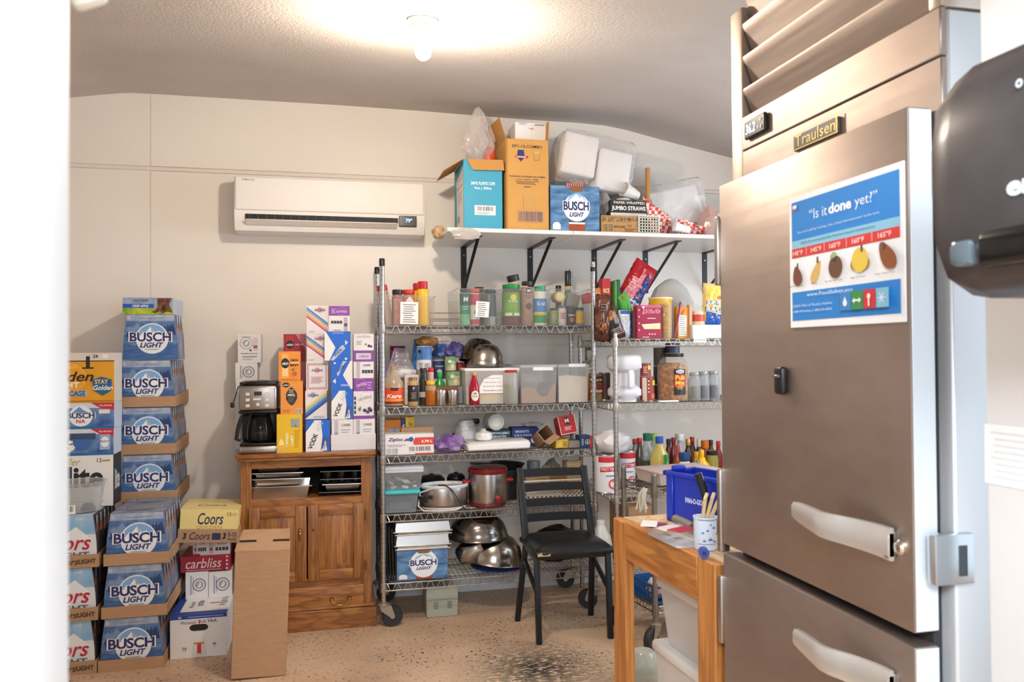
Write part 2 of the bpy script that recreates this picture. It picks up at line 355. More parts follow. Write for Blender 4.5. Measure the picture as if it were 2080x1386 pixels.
# doorway the picture is taken through
jl = MB().rbox(-2.2, -0.168, 0.50, 0.60, 0, 2.75, WHITEWALL, 0.006, 2); struct(jl.build('wall_front_left'))
struct(MB().rbox(-0.168, 1.05, 0.50, 0.60, 2.06, 2.75, WHITEWALL, 0.006, 2).build('light_blocking_header'))  # unseen header, added to keep the kitchen light off the upper room
XP = 0.93; YP = XP/0.9467
wp = MB().rbox(XP, XP+0.12, -2.5, YP, 0, 2.75, WHITEWALL, 0.008, 2); struct(wp.build('wall_partition'))
dc = thing('door_closer', 'small white door closer arm hanging at the top of the left doorway', 'door closer', (at(196, 0, 0.66).x, 0.66, at(196, 10, 0.66).z))
MB().rbox(-0.016, 0.010, -0.008, 0.008, 0, 0.10, mat('#f3efe4', 0.4), 0.005, 2, Matrix.Rotation(math.radians(-24), 4, 'Y')).build('arm', dc)
MB().rbox(-0.22, -0.02, -0.06, 0.03, 0.075, 0.12, mat('#b5b3ab', 0.4), 0.006, 2).build('closer_body', dc)
# light bulb on the ceiling
for BV, lb_ in ((BULB, 'bare lit light bulb in a white porcelain ceiling lampholder'),):
    lp = thing('ceiling_bulb', lb_, 'light bulb', BV); cz = ceil_z(BV.x, BV.y)-BV.z
    MB().lathe([(0.055, cz), (0.055, cz-0.02), (0.05, cz-0.035)], mat('#b6a78f', 0.4, 0.6), 24).build('base_plate', lp)
    MB().lathe([(0.044, cz-0.033), (0.042, cz-0.05), (0.026, cz-0.055), (0.024, cz-0.078)], mat('#f4f1ea', 0.35), 24).build('socket', lp)
    MB().lathe([(0.016, 0.055), (0.018, 0.045), (0.03, 0.02), (0.031, 0.0), (0.025, -0.018), (0.012, -0.029), (0.002, -0.031)], mat('#fff2df', 0.4, clear=0.5, emit=14.0), 20).build('bulb', lp)
# ================================================================== air conditioner on the back wall
Y0 = 4.53; a = at(476, 353, Y0); b = at(862, 367.6, Y0); AW = b.x-a.x; AX = (a.x+b.x)/2; zt = at(477, 351, Y0).z; zb = at(477, 466, Y0).z; AH = zt-zb
ac = thing('air_conditioner', 'white wall-mounted split air conditioner with open louvre and blue digits', 'air conditioner', (AX, Y0, zb))
acw = mat('#f3efec', 0.5); hw = AW/2; dd = YW-Y0
pr = [(0.03, 0), (0.0, 0.05), (-0.005, 0.11), (0.0, AH-0.03), (0.02, AH-0.006), (0.06, AH), (dd, AH), (dd, 0)]
bd = MB(); vs = [(x, y, z) for x in (-hw, hw) for y, z in pr]; k = len(pr)
bd.add(vs, [tuple(range(k-1, -1, -1)), tuple(range(k, 2*k))]+[(i, (i+1) % k, (i+1) % k+k, i+k) for i in range(k) if i != 0]+[(0, 1, 1+k, k)], acw); bd.build('housing', ac)
MB().rbox(-hw+0.004, hw-0.004, -0.014, 0.004, 0.105, AH-0.02, mat('#f6f2ef', 0.5), 0.008, 3).build('front_panel', ac)
MB().rbox(-hw+0.055, hw-0.15, -0.006, 0.055, 0.052, 0.086, mat('#16191d', 0.6), 0.002, 1).build('outlet_recess', ac)
vane = mat('#4a545c', 0.5)
for i in range(19):
    x = -hw+0.075+i*(AW-0.245)/18; MB().box(-0.0012, 0.0012, -0.010, 0.01, 0.054, 0.084, vane).build('vane', ac, (x, 0, 0), (0, 0, math.radians(25 if i < 13 else -20)))
MB().rbox(-hw+0.06, hw-0.155, -0.05, -0.004, 0, 0.006, mat('#efe9e4', 0.35), 0.002, 1).build('louvre', ac, (0, 0.004, 0.026), (math.radians(-28), 0, 0))
dp = MB().rbox(hw-0.145, hw-0.045, -0.009, 0.004, 0.040, 0.100, mat('#2b2c30', 0.2), 0.003, 1).build('display', ac)
A = Art(0.1, 0.06); A.text('79°', .56, .56, mat('#6fa8ff', .5, emit=2), h=.36, bold=.02); put('lit_digits', A.mesh(), dp, (hw-0.095, -0.009, 0.040))
A = Art(AW, AH); A.text('SAMSUNG', .07, .88, '#9a9694', w=.065, bold=.01); put('lettering', A.mesh(), ac, (0, -0.014, 0))
# ================================================================== wall shelf board with brackets
ZB = at(875, 501, YW).z; YB = YW-0.608
board = thing('wall_shelf', 'long white melamine wall shelf on black angle brackets', 'shelf', (0.62, YB, ZB))
wm = mat('#e8e6e6', 0.35)
MB().rbox(0, at(1165, 500, YB).x-0.62-0.001, 0, YW-YB, 0, 0.022, wm, 0.002, 1).build('board', board)
MB().rbox(at(1165, 500, YB).x-0.62+0.001, 2.2, 0, YW-YB, 0, 0.022, wm, 0.002, 1).build('board', board)
ZBT = ZB+0.022
bk = mat('#17191e', 0.45)
for px in (942, 1077, 1207, 1311, 1431):
    X = at(px, 540, YW).x; br = put('bracket', None, board, (X-0.62, YW-YB, 0))
    h = 0.265
    MB().rbox(-0.017, 0.017, -0.004, -0.0002, -h, 0, bk, 0.001, 1).build('wall_strap', br)
    MB().rbox(-0.017, 0.017, -0.50, -0.0002, -0.005, -0.0003, bk, 0.001, 1).build('arm', br)
    L = math.hypot(0.46, h-0.02)
    MB().rbox(-0.009, 0.009, -L, 0, -0.003, 0.003, bk, 0.001, 1).build('strut', br, (0, -0.005, -h+0.01), (-math.atan2(h-0.02, 0.46), 0, 0))
    MB().lathe([(0.005, 0), (0.004, 0.003)], steel(), 8, Matrix.Translation((0, -0.004, -0.05)) @ Matrix.Rotation(PI/2, 4, 'X')).build('screw', br)
# ================================================================== refrigerator
XF = 0.914; XB = 0.964
FY0 = atx(1841.7, 208.5, XF).y; FY1 = atx(1460, 378, XF).y; BY0 = FY0-0.02; BY1 = FY1+0.03
fr = thing('refrigerator', 'tall stainless steel reach-in refrigerator with two half doors', 'refrigerator', (XB, BY0, 0))
def FR(x, y, X): p = atx(x, y, X); return Vector((p.x-XB, p.y-BY0, p.z))
ZT = atx(1453, 56, XB).z; zdt = FR(1460, 378.4, XF).z; zsp = FR(1492.6, 1115.7, XF).z; zlt = FR(1466, 1118, XF).z
BW = BY1-BY0; satin = mat('#cdbfb2', 0.42, 0.85, var=0.05, scale=4)
side = mat('#d6d9dc', 0.4, 0.45, var=0.05, scale=2.5)
zpl = FR(1506.8, 240.8, XB).z
bd = MB(); bd.rbox(0.012, 0.80, 0, BW, 0.12, zpl-0.002, side, 0.004, 1); bd.rbox(0.09, 0.80, 0, BW, zpl, ZT, side, 0.004, 1); bd.build('body', fr)
MB().rbox(0, 0.09, FR(1508, 240, XB).y, BW, zdt-0.5, ZT, satin, 0.006, 2).build('side_stile', fr)
MB().rbox(0, 0.09, 0, 0.03, zpl, ZT, satin, 0.006, 2).build('side_stile', fr)
MB().rbox(-0.002, 0.011, 0.0, FR(1508, 240, XB).y-0.001, FR(1507, 309, XB).z+0.001, zpl, BRUSHED, 0.002, 1).build('control_panel', fr)
MB().rbox(-0.001, 0.011, 0.0, FR(1508, 240, XB).y-0.001, zdt-0.1, FR(1507, 309, XB).z-0.001, BRUSHED, 0.002, 1).build('header_panel', fr)
MB().box(0.085, 0.089, 0.03, BW-0.06, zpl, ZT, mat('#1b2a33', 0.5)).build('grille_back', fr)
ly1 = FR(1508, 180, XB).y-0.004
for zz in (FR(1509.7, 181.6, XB).z, FR(1508, 116.7, XB).z, FR(1508, 50, XB).z, FR(1508, -20, XB).z):
    s = MB(); hh = 0.088; pf = [(0.0, 0), (0.0, -0.006), (0.008, -0.02), (0.034, -hh), (0.040, -hh+0.002), (0.016, -0.015), (0.012, -0.002)]
    k = len(pf); vs = [(x, y, z) for y in (0.032, ly1) for x, z in pf]
    s.add(vs, [tuple(range(k)), tuple(range(2*k-1, k-1, -1))]+[(i+k, (i+1) % k+k, (i+1) % k, i) for i in range(k)], BRUSHED); s.build('louvre_slat', fr, (0, 0, zz))
ud = MB().rbox(XF-XB, -0.004, 0.02, BW-0.03, zsp, zdt, BRUSHED, 0.004, 2).build('upper_door', fr)
for za_, zb_ in ((zsp, zdt), (0.16, zlt-0.004)): MB().rbox(XF-XB+0.003, -0.005, 0.0185, 0.0199, za_+0.003, zb_-0.003, mat('#dbe2e8', 0.35, 0.25), 0.0006, 1).build('door_edge_reflection', fr)  # bright kitchen reflection on the door edges, painted as thin pale strips
ld = MB().rbox(XF-XB, -0.004, 0.02, BW-0.03, 0.16, zlt-0.004, BRUSHED, 0.004, 2).build('lower_door', fr)
MB().rbox(-0.004, 0.012, 0.03, BW-0.04, 0.17, zdt-0.01, mat('#2a2a2c', 0.7), 0.002, 1).build('gasket', fr)
dx = XF-XB
# controller with digits, name plate
q = FR(1541, 257, XB); rx = Matrix.Rotation(-PI/2, 4, 'Z')
ctl = MB().rbox(-0.045, 0.045, -0.010, 0, -0.021, 0.021, mat('#202126', 0.3), 0.003, 1).build('thermometer', fr, (-0.002, q.y, q.z), (0, 0, -PI/2))
A = Art(0.09, 0.042); A.text('36.2', .33, .5, mat('#b9c6ff', .5, emit=1.3), w=.46, h=.55, bold=.02, shear=.1)
for u, v in ((.70, .35), (.82, .72), (.84, .3)): A.circ(u, v, .045, '#c8c9cc', 10)
put('lit_digits', A.mesh(), ctl, (0, -0.010, -0.021))
q = FR(1661, 274, XB)
npl = MB().rbox(-0.075, 0.075, -0.006, 0, -0.016, 0.016, mat('#3a2f22', 0.35), 0.001, 1).build('name_plate', fr, (-0.001, q.y, q.z), (0, 0, -PI/2))
A = Art(.15, .032); A.text('Traulsen', .5, .58, mat('#cbb67c', .3, .8), w=.90, h=.72, bold=.0); A.rect(.02, .02, .98, .09, mat('#d8c27a', .25, 1.0)); A.rect(.965, .0, 1.0, 1.25, mat('#d8c27a', .25, 1.0)); put('lettering', A.mesh(), npl, (0, -0.006, -0.016))
# handles: flat lever running along the door, bending away from it
def handle(zc, y0, y1):
    s = MB(); P = []
    for i in range(13):
        t = i/12; y = y0+(y1-y0)*t; off = 0.012+0.055*min(1, (t/0.55))**1.5; hh = 0.015+0.012*(1-t)**.6; P.append((dx-off, y, hh, 0.024*t))
    vs = []; fs = []
    for (x, y, hh, zo) in P: vs += [(x-0.006, y, -hh*.6+zo), (x-0.002, y, -hh+zo), (x+0.006, y, -hh+zo), (x+0.006, y, hh+zo), (x-0.002, y, hh+zo), (x-0.006, y, hh*.6+zo)]
    for i in range(12):
        for k in range(6): a = i*6; fs.append((a+k, a+(k+1) % 6, a+6+(k+1) % 6, a+6+k))
    fs += [(5, 4, 3, 2, 1, 0), (72, 73, 74, 75, 76, 77)]; s.add(vs, fs, mat('#dcdad6', 0.34, .8)); return s
for dr, (pa, pb) in ((ud, ((1822, 1100), (1630, 1050))), (ld, ((1822, 1390), (1633, 1335)))):
    p0 = FR(*pa, XF-0.0); p1 = FR(*pb, XF-0.05); hb = handle(0, p0.y, p1.y)
    h = hb.build('handle', dr, (0, 0, p0.z-0.005))
    MB().rbox(dx-0.018, dx, p0.y, p0.y+0.06, -0.024, 0.022, mat('#b9b5b0', 0.32, 1.0), 0.004, 2).build('handle_mount', h)
p = FR(1832, 1112, XF)
MB().lathe([(0.013, 0), (0.013, 0.006), (0.009, 0.010), (0.004, 0.010), (0.003, 0.004)], mat('#d8cfc0', 0.25, 1.0), 16, Matrix.Translation((dx, p.y, p.z)) @ Matrix.Rotation(-PI/2, 4, 'Y')).build('key_lock', ud)
p = FR(1893, 1108, 1.0)
ht = MB().rbox(-0.040, 0.034, -0.016, 0.004, -0.040, 0.040, mat('#c9cfd4', 0.3, 0.9), 0.004, 2).box(0.004, 0.018, -0.0175, -0.015, -0.026, 0.022, mat('#3b4248', 0.6)).build('door_catch', fr, (0.004, 0.004, p.z))
for y0, y1 in ((440, 580), (952, 1118), (1165, 1300)):
    za = FR(1458, y0, XF).z; zb_ = FR(1458, y1, XF).z
    MB().rbox(dx-0.006, dx+0.02, BW-0.03, BW-0.012, zb_, za, mat('#bdb6b0', 0.3, 1.0), 0.004, 2).build('hinge', fr)
for y in (0.06, BW-0.06):
    for x in (0.06, 0.74): MB().lathe([(0.022, 0), (0.022, 0.01), (0.016, 0.02), (0.016, 0.12)], steel(), 12, Matrix.Translation((x, y, 0))).build('foot', fr)
# food-temperature sign held on the upper door
pa = FR(1606, 408, XF); pb = FR(1840, 338, XF); pc = FR(1612, 671, XF); SWd = pa.y-pb.y; SH = (pa.z-pc.z)
sg = MB().rbox(-SWd/2, SWd/2, -0.003, 0, 0, SH, mat('#f6f6f6', 0.3), 0.001, 1).build('temperature_sign', None, (XF-0.0008, BY0+(pa.y+pb.y)/2, pc.z+0.004), (0, 0, -PI/2))
tag(sg, 'blue and white food temperature sign stuck on the refrigerator door', 'sign')
A = Art(SWd, SH, 0.3); A.rect(.03, .60, .97, .955, '#2f86d2'); A.rect(.03, .60, .97, .66, '#8cc4de'); A.rect(.03, .53, .97, .60, '#d8413c')
A.rect(.03, .055, .97, .27, '#2f86d2')
A.text('“Is it', .30, .83, '#f4f8ff', w=.17, h=.075); A.text('done', .50, .83, '#ffffff', w=.20, h=.075, bold=.035); A.text('yet?”', .72, .82, '#f4f8ff', w=.18, h=.09)
A.text('You can’t tell by looking. Use a food thermometer to be sure.', .46, .715, '#d5e6f6', w=.74, h=.024); A.text('USDA Recommended Safe Minimum Internal Temperatures', .46, .632, '#3a6f8a', w=.66, h=.022)
A.rect(.05, .89, .09, .93, '#f2f2f2'); A.rect(.05, .89, .09, .905, '#c9606a')
for i, (t, u) in enumerate((('145°F', .10), ('145°F', .285), ('160°F', .46), ('160°F', .66), ('165°F', .87))):
    A.text(t, u, .565, '#ffe9e4', w=.10, h=.036, bold=.01)
    if i: A.rect(u-.098, .535, u-.094, .597, '#f4d0cc')
def leaf(u, v, a, b, rot, c):
    ca, sa = math.cos(rot), math.sin(rot)
    A.poly([(u+(a*math.cos(t)*(1-.35*math.sin(t)))*ca-b*math.sin(t)*sa, v+(a*math.cos(t)*(1-.35*math.sin(t)))*sa+b*math.sin(t)*ca) for t in [2*PI*k/18 for k in range(18)]], c)
leaf(.10, .39, .045, .075, .2, '#7a4636'); leaf(.29, .40, .035, .085, -.5, '#d9b06a'); A.circ(.47, .41, .062, '#6e4a3a'); leaf(.68, .42, .075, .065, 0, '#a9823a'); A.circ(.68, .43, .066, '#e6c650'); leaf(.89, .43, .05, .10, .5, '#8f5232')
for u, v in ((.11, .47), (.31, .49), (.46, .48), (.70, .51), (.87, .50)): A.rect(u-.008, v-.03, u+.008, v+.015, '#4c4c50')
leaf(.46, .495, .03, .02, .3, '#9fb38a')
for u, t in ((.10, 'Beef, Pork, Veal & Lamb'), (.285, 'Fish'), (.46, 'Beef, Pork, Veal & Lamb'), (.67, 'Egg Dishes'), (.88, 'Turkey, Chicken & Duck')): A.text(t, u, .315, '#333333', w=min(.15, .012*len(t)), h=.017)
A.text('www.FoodSafety.gov', .42, .235, '#eaf2fb', w=.42, h=.034); A.text('USDA Meat & Poultry Hotline', .26, .16, '#d6e6f6', w=.38, h=.024); A.text('1-888-MPHotline (1-888-674-6854)', .26, .118, '#d6e6f6', w=.38, h=.022)
for i, c in enumerate(('#3f86c4', '#3f8f4a', '#cc3b3b', '#86bcd6')): A.rect(.52+.1*i, .10, .615+.1*i, .225, c)
A.circ(.568, .15, .018, '#eef6ff'); A.poly([(.553, .158), (.583, .158), (.568, .195)], '#eef6ff'); A.poly([(.63, .16), (.65, .18), (.65, .14)], '#e6f6e6'); A.poly([(.705, .16), (.685, .18), (.685, .14)], '#e6f6e6'); A.rect(.64, .153, .69, .167, '#e6f6e6'); A.circ(.767, .18, .014, '#fbe4e4'); A.rect(.761, .115, .773, .18, '#fbe4e4')
for k in range(3): a = PI*k/3; A.poly([(.867+.03*math.cos(a)-.003*math.sin(a), .162+.036*math.sin(a)+.003*math.cos(a)), (.867-.03*math.cos(a)-.003*math.sin(a), .162-.036*math.sin(a)+.003*math.cos(a)), (.867-.03*math.cos(a)+.003*math.sin(a), .162-.036*math.sin(a)-.003*math.cos(a)), (.867+.03*math.cos(a)+.003*math.sin(a), .162+.036*math.sin(a)-.003*math.cos(a))], '#e8f6fb')
face(sg, A, 'f', 0, 0, 0).location.y = -0.003
# black magnet hook
p = FR(1593, 773, XF); mg = MB().rbox(-0.016, 0.016, -0.016, 0, -0.029, 0.029, black(), 0.010, 3).build('magnet_clip', None, (XF-0.0006, BY0+p.y, p.z), (0, 0, -PI/2))
tag(mg, 'small black magnetic clip on the bare steel below the sign', 'magnet clip'); MB().rbox(-0.013, 0.013, -0.021, -0.0155, 0.006, 0.012, mat('#8f867e', .3, .8), 0.002, 1).build('clip_bar', mg)
# paper towel dispenser on the partition, seen along the wall
XD = 0.69; yd1 = atx(1884, 420, XD).y+0.036; zd1 = atx(2078, 28, XD).z; zd0 = atx(1990, 600, XD).z
ds = thing('towel_dispenser', 'smoky black paper towel dispenser on the white partition', 'dispenser', (XP, yd1-0.40, zd0))
dh = zd1-zd0
smoke = mat('#4a4648', 0.32, var=0.25, scale=18, bump=0.05)
pf = [(XD-XP+0.055, 0.0), (XD-XP+0.02, 0.02), (XD-XP+0.004, 0.06), (XD-XP, 0.12), (XD-XP, dh-0.10), (XD-XP+0.008, dh-0.05), (XD-XP+0.035, dh-0.015), (XD-XP+0.08, dh), (-0.001, dh), (-0.001, 0.0)]
def inset(t):      # the ends are rounded: sections shrink towards each end
    return [(max(x, -0.24+0)+t*(0.06 if x < -0.01 else 0), z+(t*0.05 if z < dh/2 else -t*0.06)) for x, z in pf]
s = MB(); secs = [(0.0, 1.0), (0.012, 0.45), (0.035, 0.12), (0.07, 0.0), (0.33, 0.0), (0.365, 0.12), (0.388, 0.45), (0.40, 1.0)]; k = len(pf); vs = []; fs = []
for y, t in secs: vs += [(x, y, z) for x, z in inset(t)]
for i in range(len(secs)-1):
    for j in range(k): j2 = (j+1) % k; fs.append((i*k+j, i*k+j2, (i+1)*k+j2, (i+1)*k+j))
fs += [tuple(range(k-1, -1, -1)), tuple((len(secs)-1)*k+j for j in range(k))]
s.add([(v[0], 0.40-v[1], v[2]) for v in vs], fs, smoke); s.build('cover', ds, smooth=60)
MB().rbox(XD-XP-0.004, XD-XP+0.03, 0.05, 0.295, 0.030, 0.070, mat('#0e1012', 0.08), 0.012, 3).build('paper_slot', ds)
MB().rbox(XD-XP-0.003, XD-XP+0.02, 0.300, 0.332, 0.034, 0.064, mat('#5f6b73', 0.1), 0.008, 2).build('sensor_window', ds)
tl = atx(2046, 380, XD)
A = Art(.15, .024); A.text('enMotion', .5, .5, '#dfe6ea', w=1, h=.9, bold=.04); put('lettering', A.mesh(), ds, (XD-XP-0.0005, tl.y-(yd1-0.40)-0.075, tl.z-zd0-0.012), (0, 0, -PI/2))
A = Art(.011, .011); A.circ(.5, .5, .4, '#dfe6ea'); A.circ(.5, .5, .18, '#4a4648'); t2 = atx(2072, 180, XD); put('emblem', A.mesh(), ds, (XD-XP-0.0005, t2.y-(yd1-.4), t2.z-zd0), (0, 0, -PI/2))
p = atx(2060, 930, XP); A = Art(.10, .085); A.rect(0, 0, 1, 1, '#f6f6f4'); A.lines(.1, .08, .9, .92, 8, '#dcdfe1')
nt_ = MB().box(-0.05, 0.05, -0.0002, 0, 0, 0.085, mat('#f6f6f4', .6)).build('paper_note', None, (XP-0.0005, p.y, p.z-0.042), (0, 0, -PI/2)); tag(nt_, 'small printed paper note on the partition under the towel dispenser', 'note'); face(nt_, A, 'f', 0, 0, 0)
# ================================================================== oak cabinet
YC = 4.262; a = at(477, 928, YC); b = at(764, 915, YC); CX0, CX1 = a.x, b.x; ZC = (a.z+b.z)/2
cx = (CX0+CX1)/2; hw = (CX1-CX0)/2; bw = hw-0.024; YCB = 0.035; DEP = YW-0.03-YC
cab = thing('oak_cabinet', 'oak cabinet with open top bay, two raised-panel doors and a drawer', 'cabinet', (cx, YC, 0))
def CZ(x, y): return at(x, y, YC+YCB).z
def CXl(x, y): return at(x, y, YC+YCB).x-cx
s = MB().rbox(-hw, hw, 0, DEP, ZC-0.020, ZC, OAK_H, 0.006, 3); s.rbox(-hw+0.008, hw-0.008, 0.008, DEP, ZC-0.036, ZC-0.019, OAK_H, 0.006, 3); s.build('top', cab)
zt = ZC-0.036; zo1 = CZ(620, 950); zo0 = CZ(620, 1013); zd1 = CZ(620, 1026); zd0 = CZ(640, 1179); zr1 = CZ(680, 1189); zr0 = CZ(680, 1237); zb = 0.115
xl, xr = -bw, bw; sw = 0.052
MB().box(xl, xl+0.018, YCB+0.02, DEP, zb, zt, OAK_V).build('side_panel', cab); MB().box(xr-0.018, xr, YCB+0.02, DEP, zb, zt, OAK_V).build('side_panel', cab)
MB().box(xl+0.018, xr-0.018, DEP-0.008, DEP, zb, zt, mat('#2a2018', 0.7)).build('back_panel', cab)
MB().rbox(xl, xl+sw, YCB, YCB+0.02, zb, zt, OAK_V, 0.002, 1).build('stile', cab); MB().rbox(xr-sw, xr, YCB, YCB+0.02, zb, zt, OAK_V, 0.002, 1).build('stile', cab)
for z0, z1 in ((zo1, zt), (zd1-0.012, zo0), (zr1-0.006, zd0+0.008), (zb, zr0+0.01)): MB().rbox(xl+sw, xr-sw, YCB, YCB+0.02, z0, z1, OAK_H, 0.002, 1).build('rail', cab)
MB().box(xl+0.018, xr-0.018, YCB+0.02, DEP-0.008, zo0-0.02, zo0, OAK_H).build('bay_shelf', cab)
s = MB().rbox(-hw, hw, 0.008, DEP, 0, 0.10, OAK_H, 0.003, 1); s.rbox(-hw+0.008, hw-0.008, 0.016, DEP, 0.10, 0.116, OAK_H, 0.007, 3); s.build('plinth', cab)
def raised(x0, x1, z0, z1, mv, mh, fr_=0.055):
    s = MB(); y = YCB-0.018
    for q in ((x0, x0+fr_, z0, z1, mv), (x1-fr_, x1, z0, z1, mv), (x0+fr_, x1-fr_, z0, z0+fr_, mh), (x0+fr_, x1-fr_, z1-fr_, z1, mh)): s.rbox(q[0], q[1], y, YCB-0.0005, q[2], q[3], q[4], 0.004, 2)
    return s, y
def raised_panel(x0, x1, z0, z1, b_=0.035):
    s = MB(); y0 = YCB-0.006; y1 = YCB-0.017; a = x0, x1, z0, z1; c = x0+b_, x1-b_, z0+b_, z1-b_
    vs = [(a[0], y0, a[2]), (a[1], y0, a[2]), (a[1], y0, a[3]), (a[0], y0, a[3]), (c[0], y1, c[2]), (c[1], y1, c[2]), (c[1], y1, c[3]), (c[0], y1, c[3])]
    s.add(vs, [(0, 1, 5, 4), (1, 2, 6, 5), (2, 3, 7, 6), (3, 0, 4, 7), (4, 5, 6, 7)], OAK_V); return s
for x0, x1, hx, hng in ((xl+sw-0.012, -0.003, -0.035, xl+sw-0.022), (0.003, xr-sw+0.012, None, xr-sw+0.022)):
    s, y = raised(x0, x1, zd0, zd1, OAK_V, OAK_H); d = s.build('door', cab)
    raised_panel(x0+0.055, x1-0.055, zd0+0.055, zd1-0.055).build('raised_panel', d)
    zm = CZ(611, 1085)
    if hx:
        k = MB().lathe([(0.009, 0), (0.011, 0.006), (0.008, 0.014), (0.003, 0.016)], gold(), 14, Matrix.Translation((hx, y, zm+0.022)) @ Matrix.Rotation(PI/2, 4, 'X'))
        k.lathe([(0.001, 0.0), (0.007, -0.006), (0.009, -0.016), (0.006, -0.028), (0.003, -0.05), (0.001, -0.052)][::-1], gold(), 12, Matrix.Translation((hx, y-0.012, zm+0.018)))
        k.build('drop_handle', d)
    else: MB().lathe([(0.007, 0), (0.007, 0.0015)], mat('#5c3518', .5), 12, Matrix.Translation((0.03, y, zm+0.02)) @ Matrix.Rotation(PI/2, 4, 'X')).build('handle_hole', d)
    for zz in (zd1-0.065, zd0+0.065):
        MB().rbox(hng-0.004, hng+0.004, y+0.004, YCB, zz-0.028, zz+0.028, gold(), 0.003, 2).lathe([(0.005, -0.026), (0.005, 0.026)], gold(), 10, Matrix.Translation((hng, y+0.006, zz))).build('hinge', d)
dw = MB().rbox(xl+sw-0.012, xr-sw+0.012, YCB-0.018, YCB-0.0005, zr0, zr1, OAK_H, 0.007, 3).build('drawer', cab)
hx = CXl(692, 1218); zz = CZ(692, 1217); k = MB()
for q in (-0.045, 0.045): k.lathe([(0.011, 0), (0.011, 0.006), (0.006, 0.014)], gold(), 14, Matrix.Translation((hx+q, YCB-0.018, zz+0.008)) @ Matrix.Rotation(PI/2, 4, 'X'))
k.tube([(hx-0.045, YCB-0.030, zz+0.008), (hx-0.044, YCB-0.034, zz-0.005), (hx-0.03, YCB-0.034, zz-0.012), (hx-0.022, YCB-0.036, zz-0.022), (hx+0.022, YCB-0.036, zz-0.022), (hx+0.03, YCB-0.034, zz-0.012), (hx+0.044, YCB-0.034, zz-0.005), (hx+0.045, YCB-0.030, zz+0.008)], 0.0035, gold(), 8); k.build('bail_handle', dw)
ZBAY = zo0
# ================================================================== wire shelving
WIRE = mat('#c4c4c2', 0.28, 1.0); 
def f_post(nt, b):
    tc = nd(nt, 'ShaderNodeTexCoord'); sp = nd(nt, 'ShaderNodeSeparateXYZ'); nt.links.new(tc.outputs['Object'], sp.inputs[0])
    m = nd(nt, 'ShaderNodeMath', operation='MULTIPLY'); m.inputs[1].default_value = 1/0.0254; nt.links.new(sp.outputs[2], m.inputs[0])
    fr_ = nd(nt, 'ShaderNodeMath', operation='FRACT'); nt.links.new(m.outputs[0], fr_.inputs[0])
    c = ramp(nt, fr_.outputs[0], [(0.0, '#77777a'), (0.06, '#77777a'), (0.09, '#c2c2c4')]); nt.links.new(c, b.inputs['Base Color']); b.inputs['Metallic'].default_value = 1; b.inputs['Roughness'].default_value = 0.22
POST = tex_mat('grooved_chrome_post', f_post)
DECK = mat('#85847f', 0.3, 1.0)
def truss(L, m, hh=0.036, pitch=0.058, ph=0.0):      # ladder of two wires and a trapezoid wire, along +x
    s = MB(); s.tube([(0, 0, 0), (L, 0, 0)], 0.0032, m, 6).tube([(0, 0, -hh), (L, 0, -hh)], 0.0032, m, 6); P = []; x = 0.004+ph; up = True
    while x < L-0.01:
        z0, z1 = (-0.003, -hh+0.003) if up else (-hh+0.003, -0.003)
        P += [(x, 0, z0), (min(L, x+pitch*0.28), 0, z0)]; x += pitch*0.5; up = not up
    s.tube(P, 0.0024, m, 5); return s
def wire_shelf(unit, w, d, z, m=None, hh=0.036, solid=False):
    m = m or WIRE; sh = MB(); n = int(w/0.0254)
    if solid: sh.rbox(0.01, w-0.01, 0.01, d-0.01, -0.008, -0.002, mat('#77746f', .5, .5), .001, 1)
    for i in range(1, n): x = w*i/n; sh.tube([(x, 0, -0.0028), (x, d, -0.0028)], 0.0014, DECK, 4)
    for k in (0.25, 0.5, 0.75): sh.tube([(0, d*k, -0.007), (w, d*k, -0.007)], 0.003, m, 5)
    o = sh.build('shelf', unit, (0, 0, z))
    tr = truss(w, m, hh).mesh('rail'); put('front_rail', tr, o, (0, 0, -0.003)); put('back_rail', tr, o, (0, d, -0.003))
    t2 = truss(d, m, hh).mesh('rail'); put('side_rail', t2, o, (0, 0, -0.003), (0, 0, PI/2)); put('side_rail', t2, o, (w, 0, -0.003), (0, 0, PI/2))
    for x, y in ((0, 0), (w, 0), (0, d), (w, d)): MB().lathe([(0.0165, -0.044), (0.018, -0.040), (0.0165, 0.004)], m, 14, Matrix.Translation((x, y, 0))).build('collar', o)
    return o
def caster(unit, x, y, rz, sc=1.0):
    c = put('caster', None, unit, (x, y, 0), (0, 0, rz)); rb = mat('#23252a', 0.55); fk = mat('#a59c8c', 0.4, 0.7)
    w_ = MB().lathe([(0.016, -0.014), (0.050, -0.015), (0.054, -0.008), (0.054, 0.008), (0.050, 0.015), (0.016, 0.014)], rb, 24, Matrix.Translation((0.045, 0, 0.054)) @ Matrix.Rotation(PI/2, 4, 'X'))
    w_.lathe([(0.012, -0.019), (0.012, 0.019)], steel(), 12, Matrix.Translation((0.045, 0, 0.054)) @ Matrix.Rotation(PI/2, 4, 'X')); w_.build('wheel', c)
    f = MB()
    for q in (-0.019, 0.019): f.prism([(-0.022, 0.112), (0.038, 0.112), (0.056, 0.06), (0.05, 0.046), (0.034, 0.05), (-0.012, 0.085)], q-0.0015, q+0.0015, fk)
    f.lathe([(0.028, 0.108), (0.030, 0.114), (0.028, 0.122), (0.014, 0.126)], fk, 16); f.build('fork', c); return c
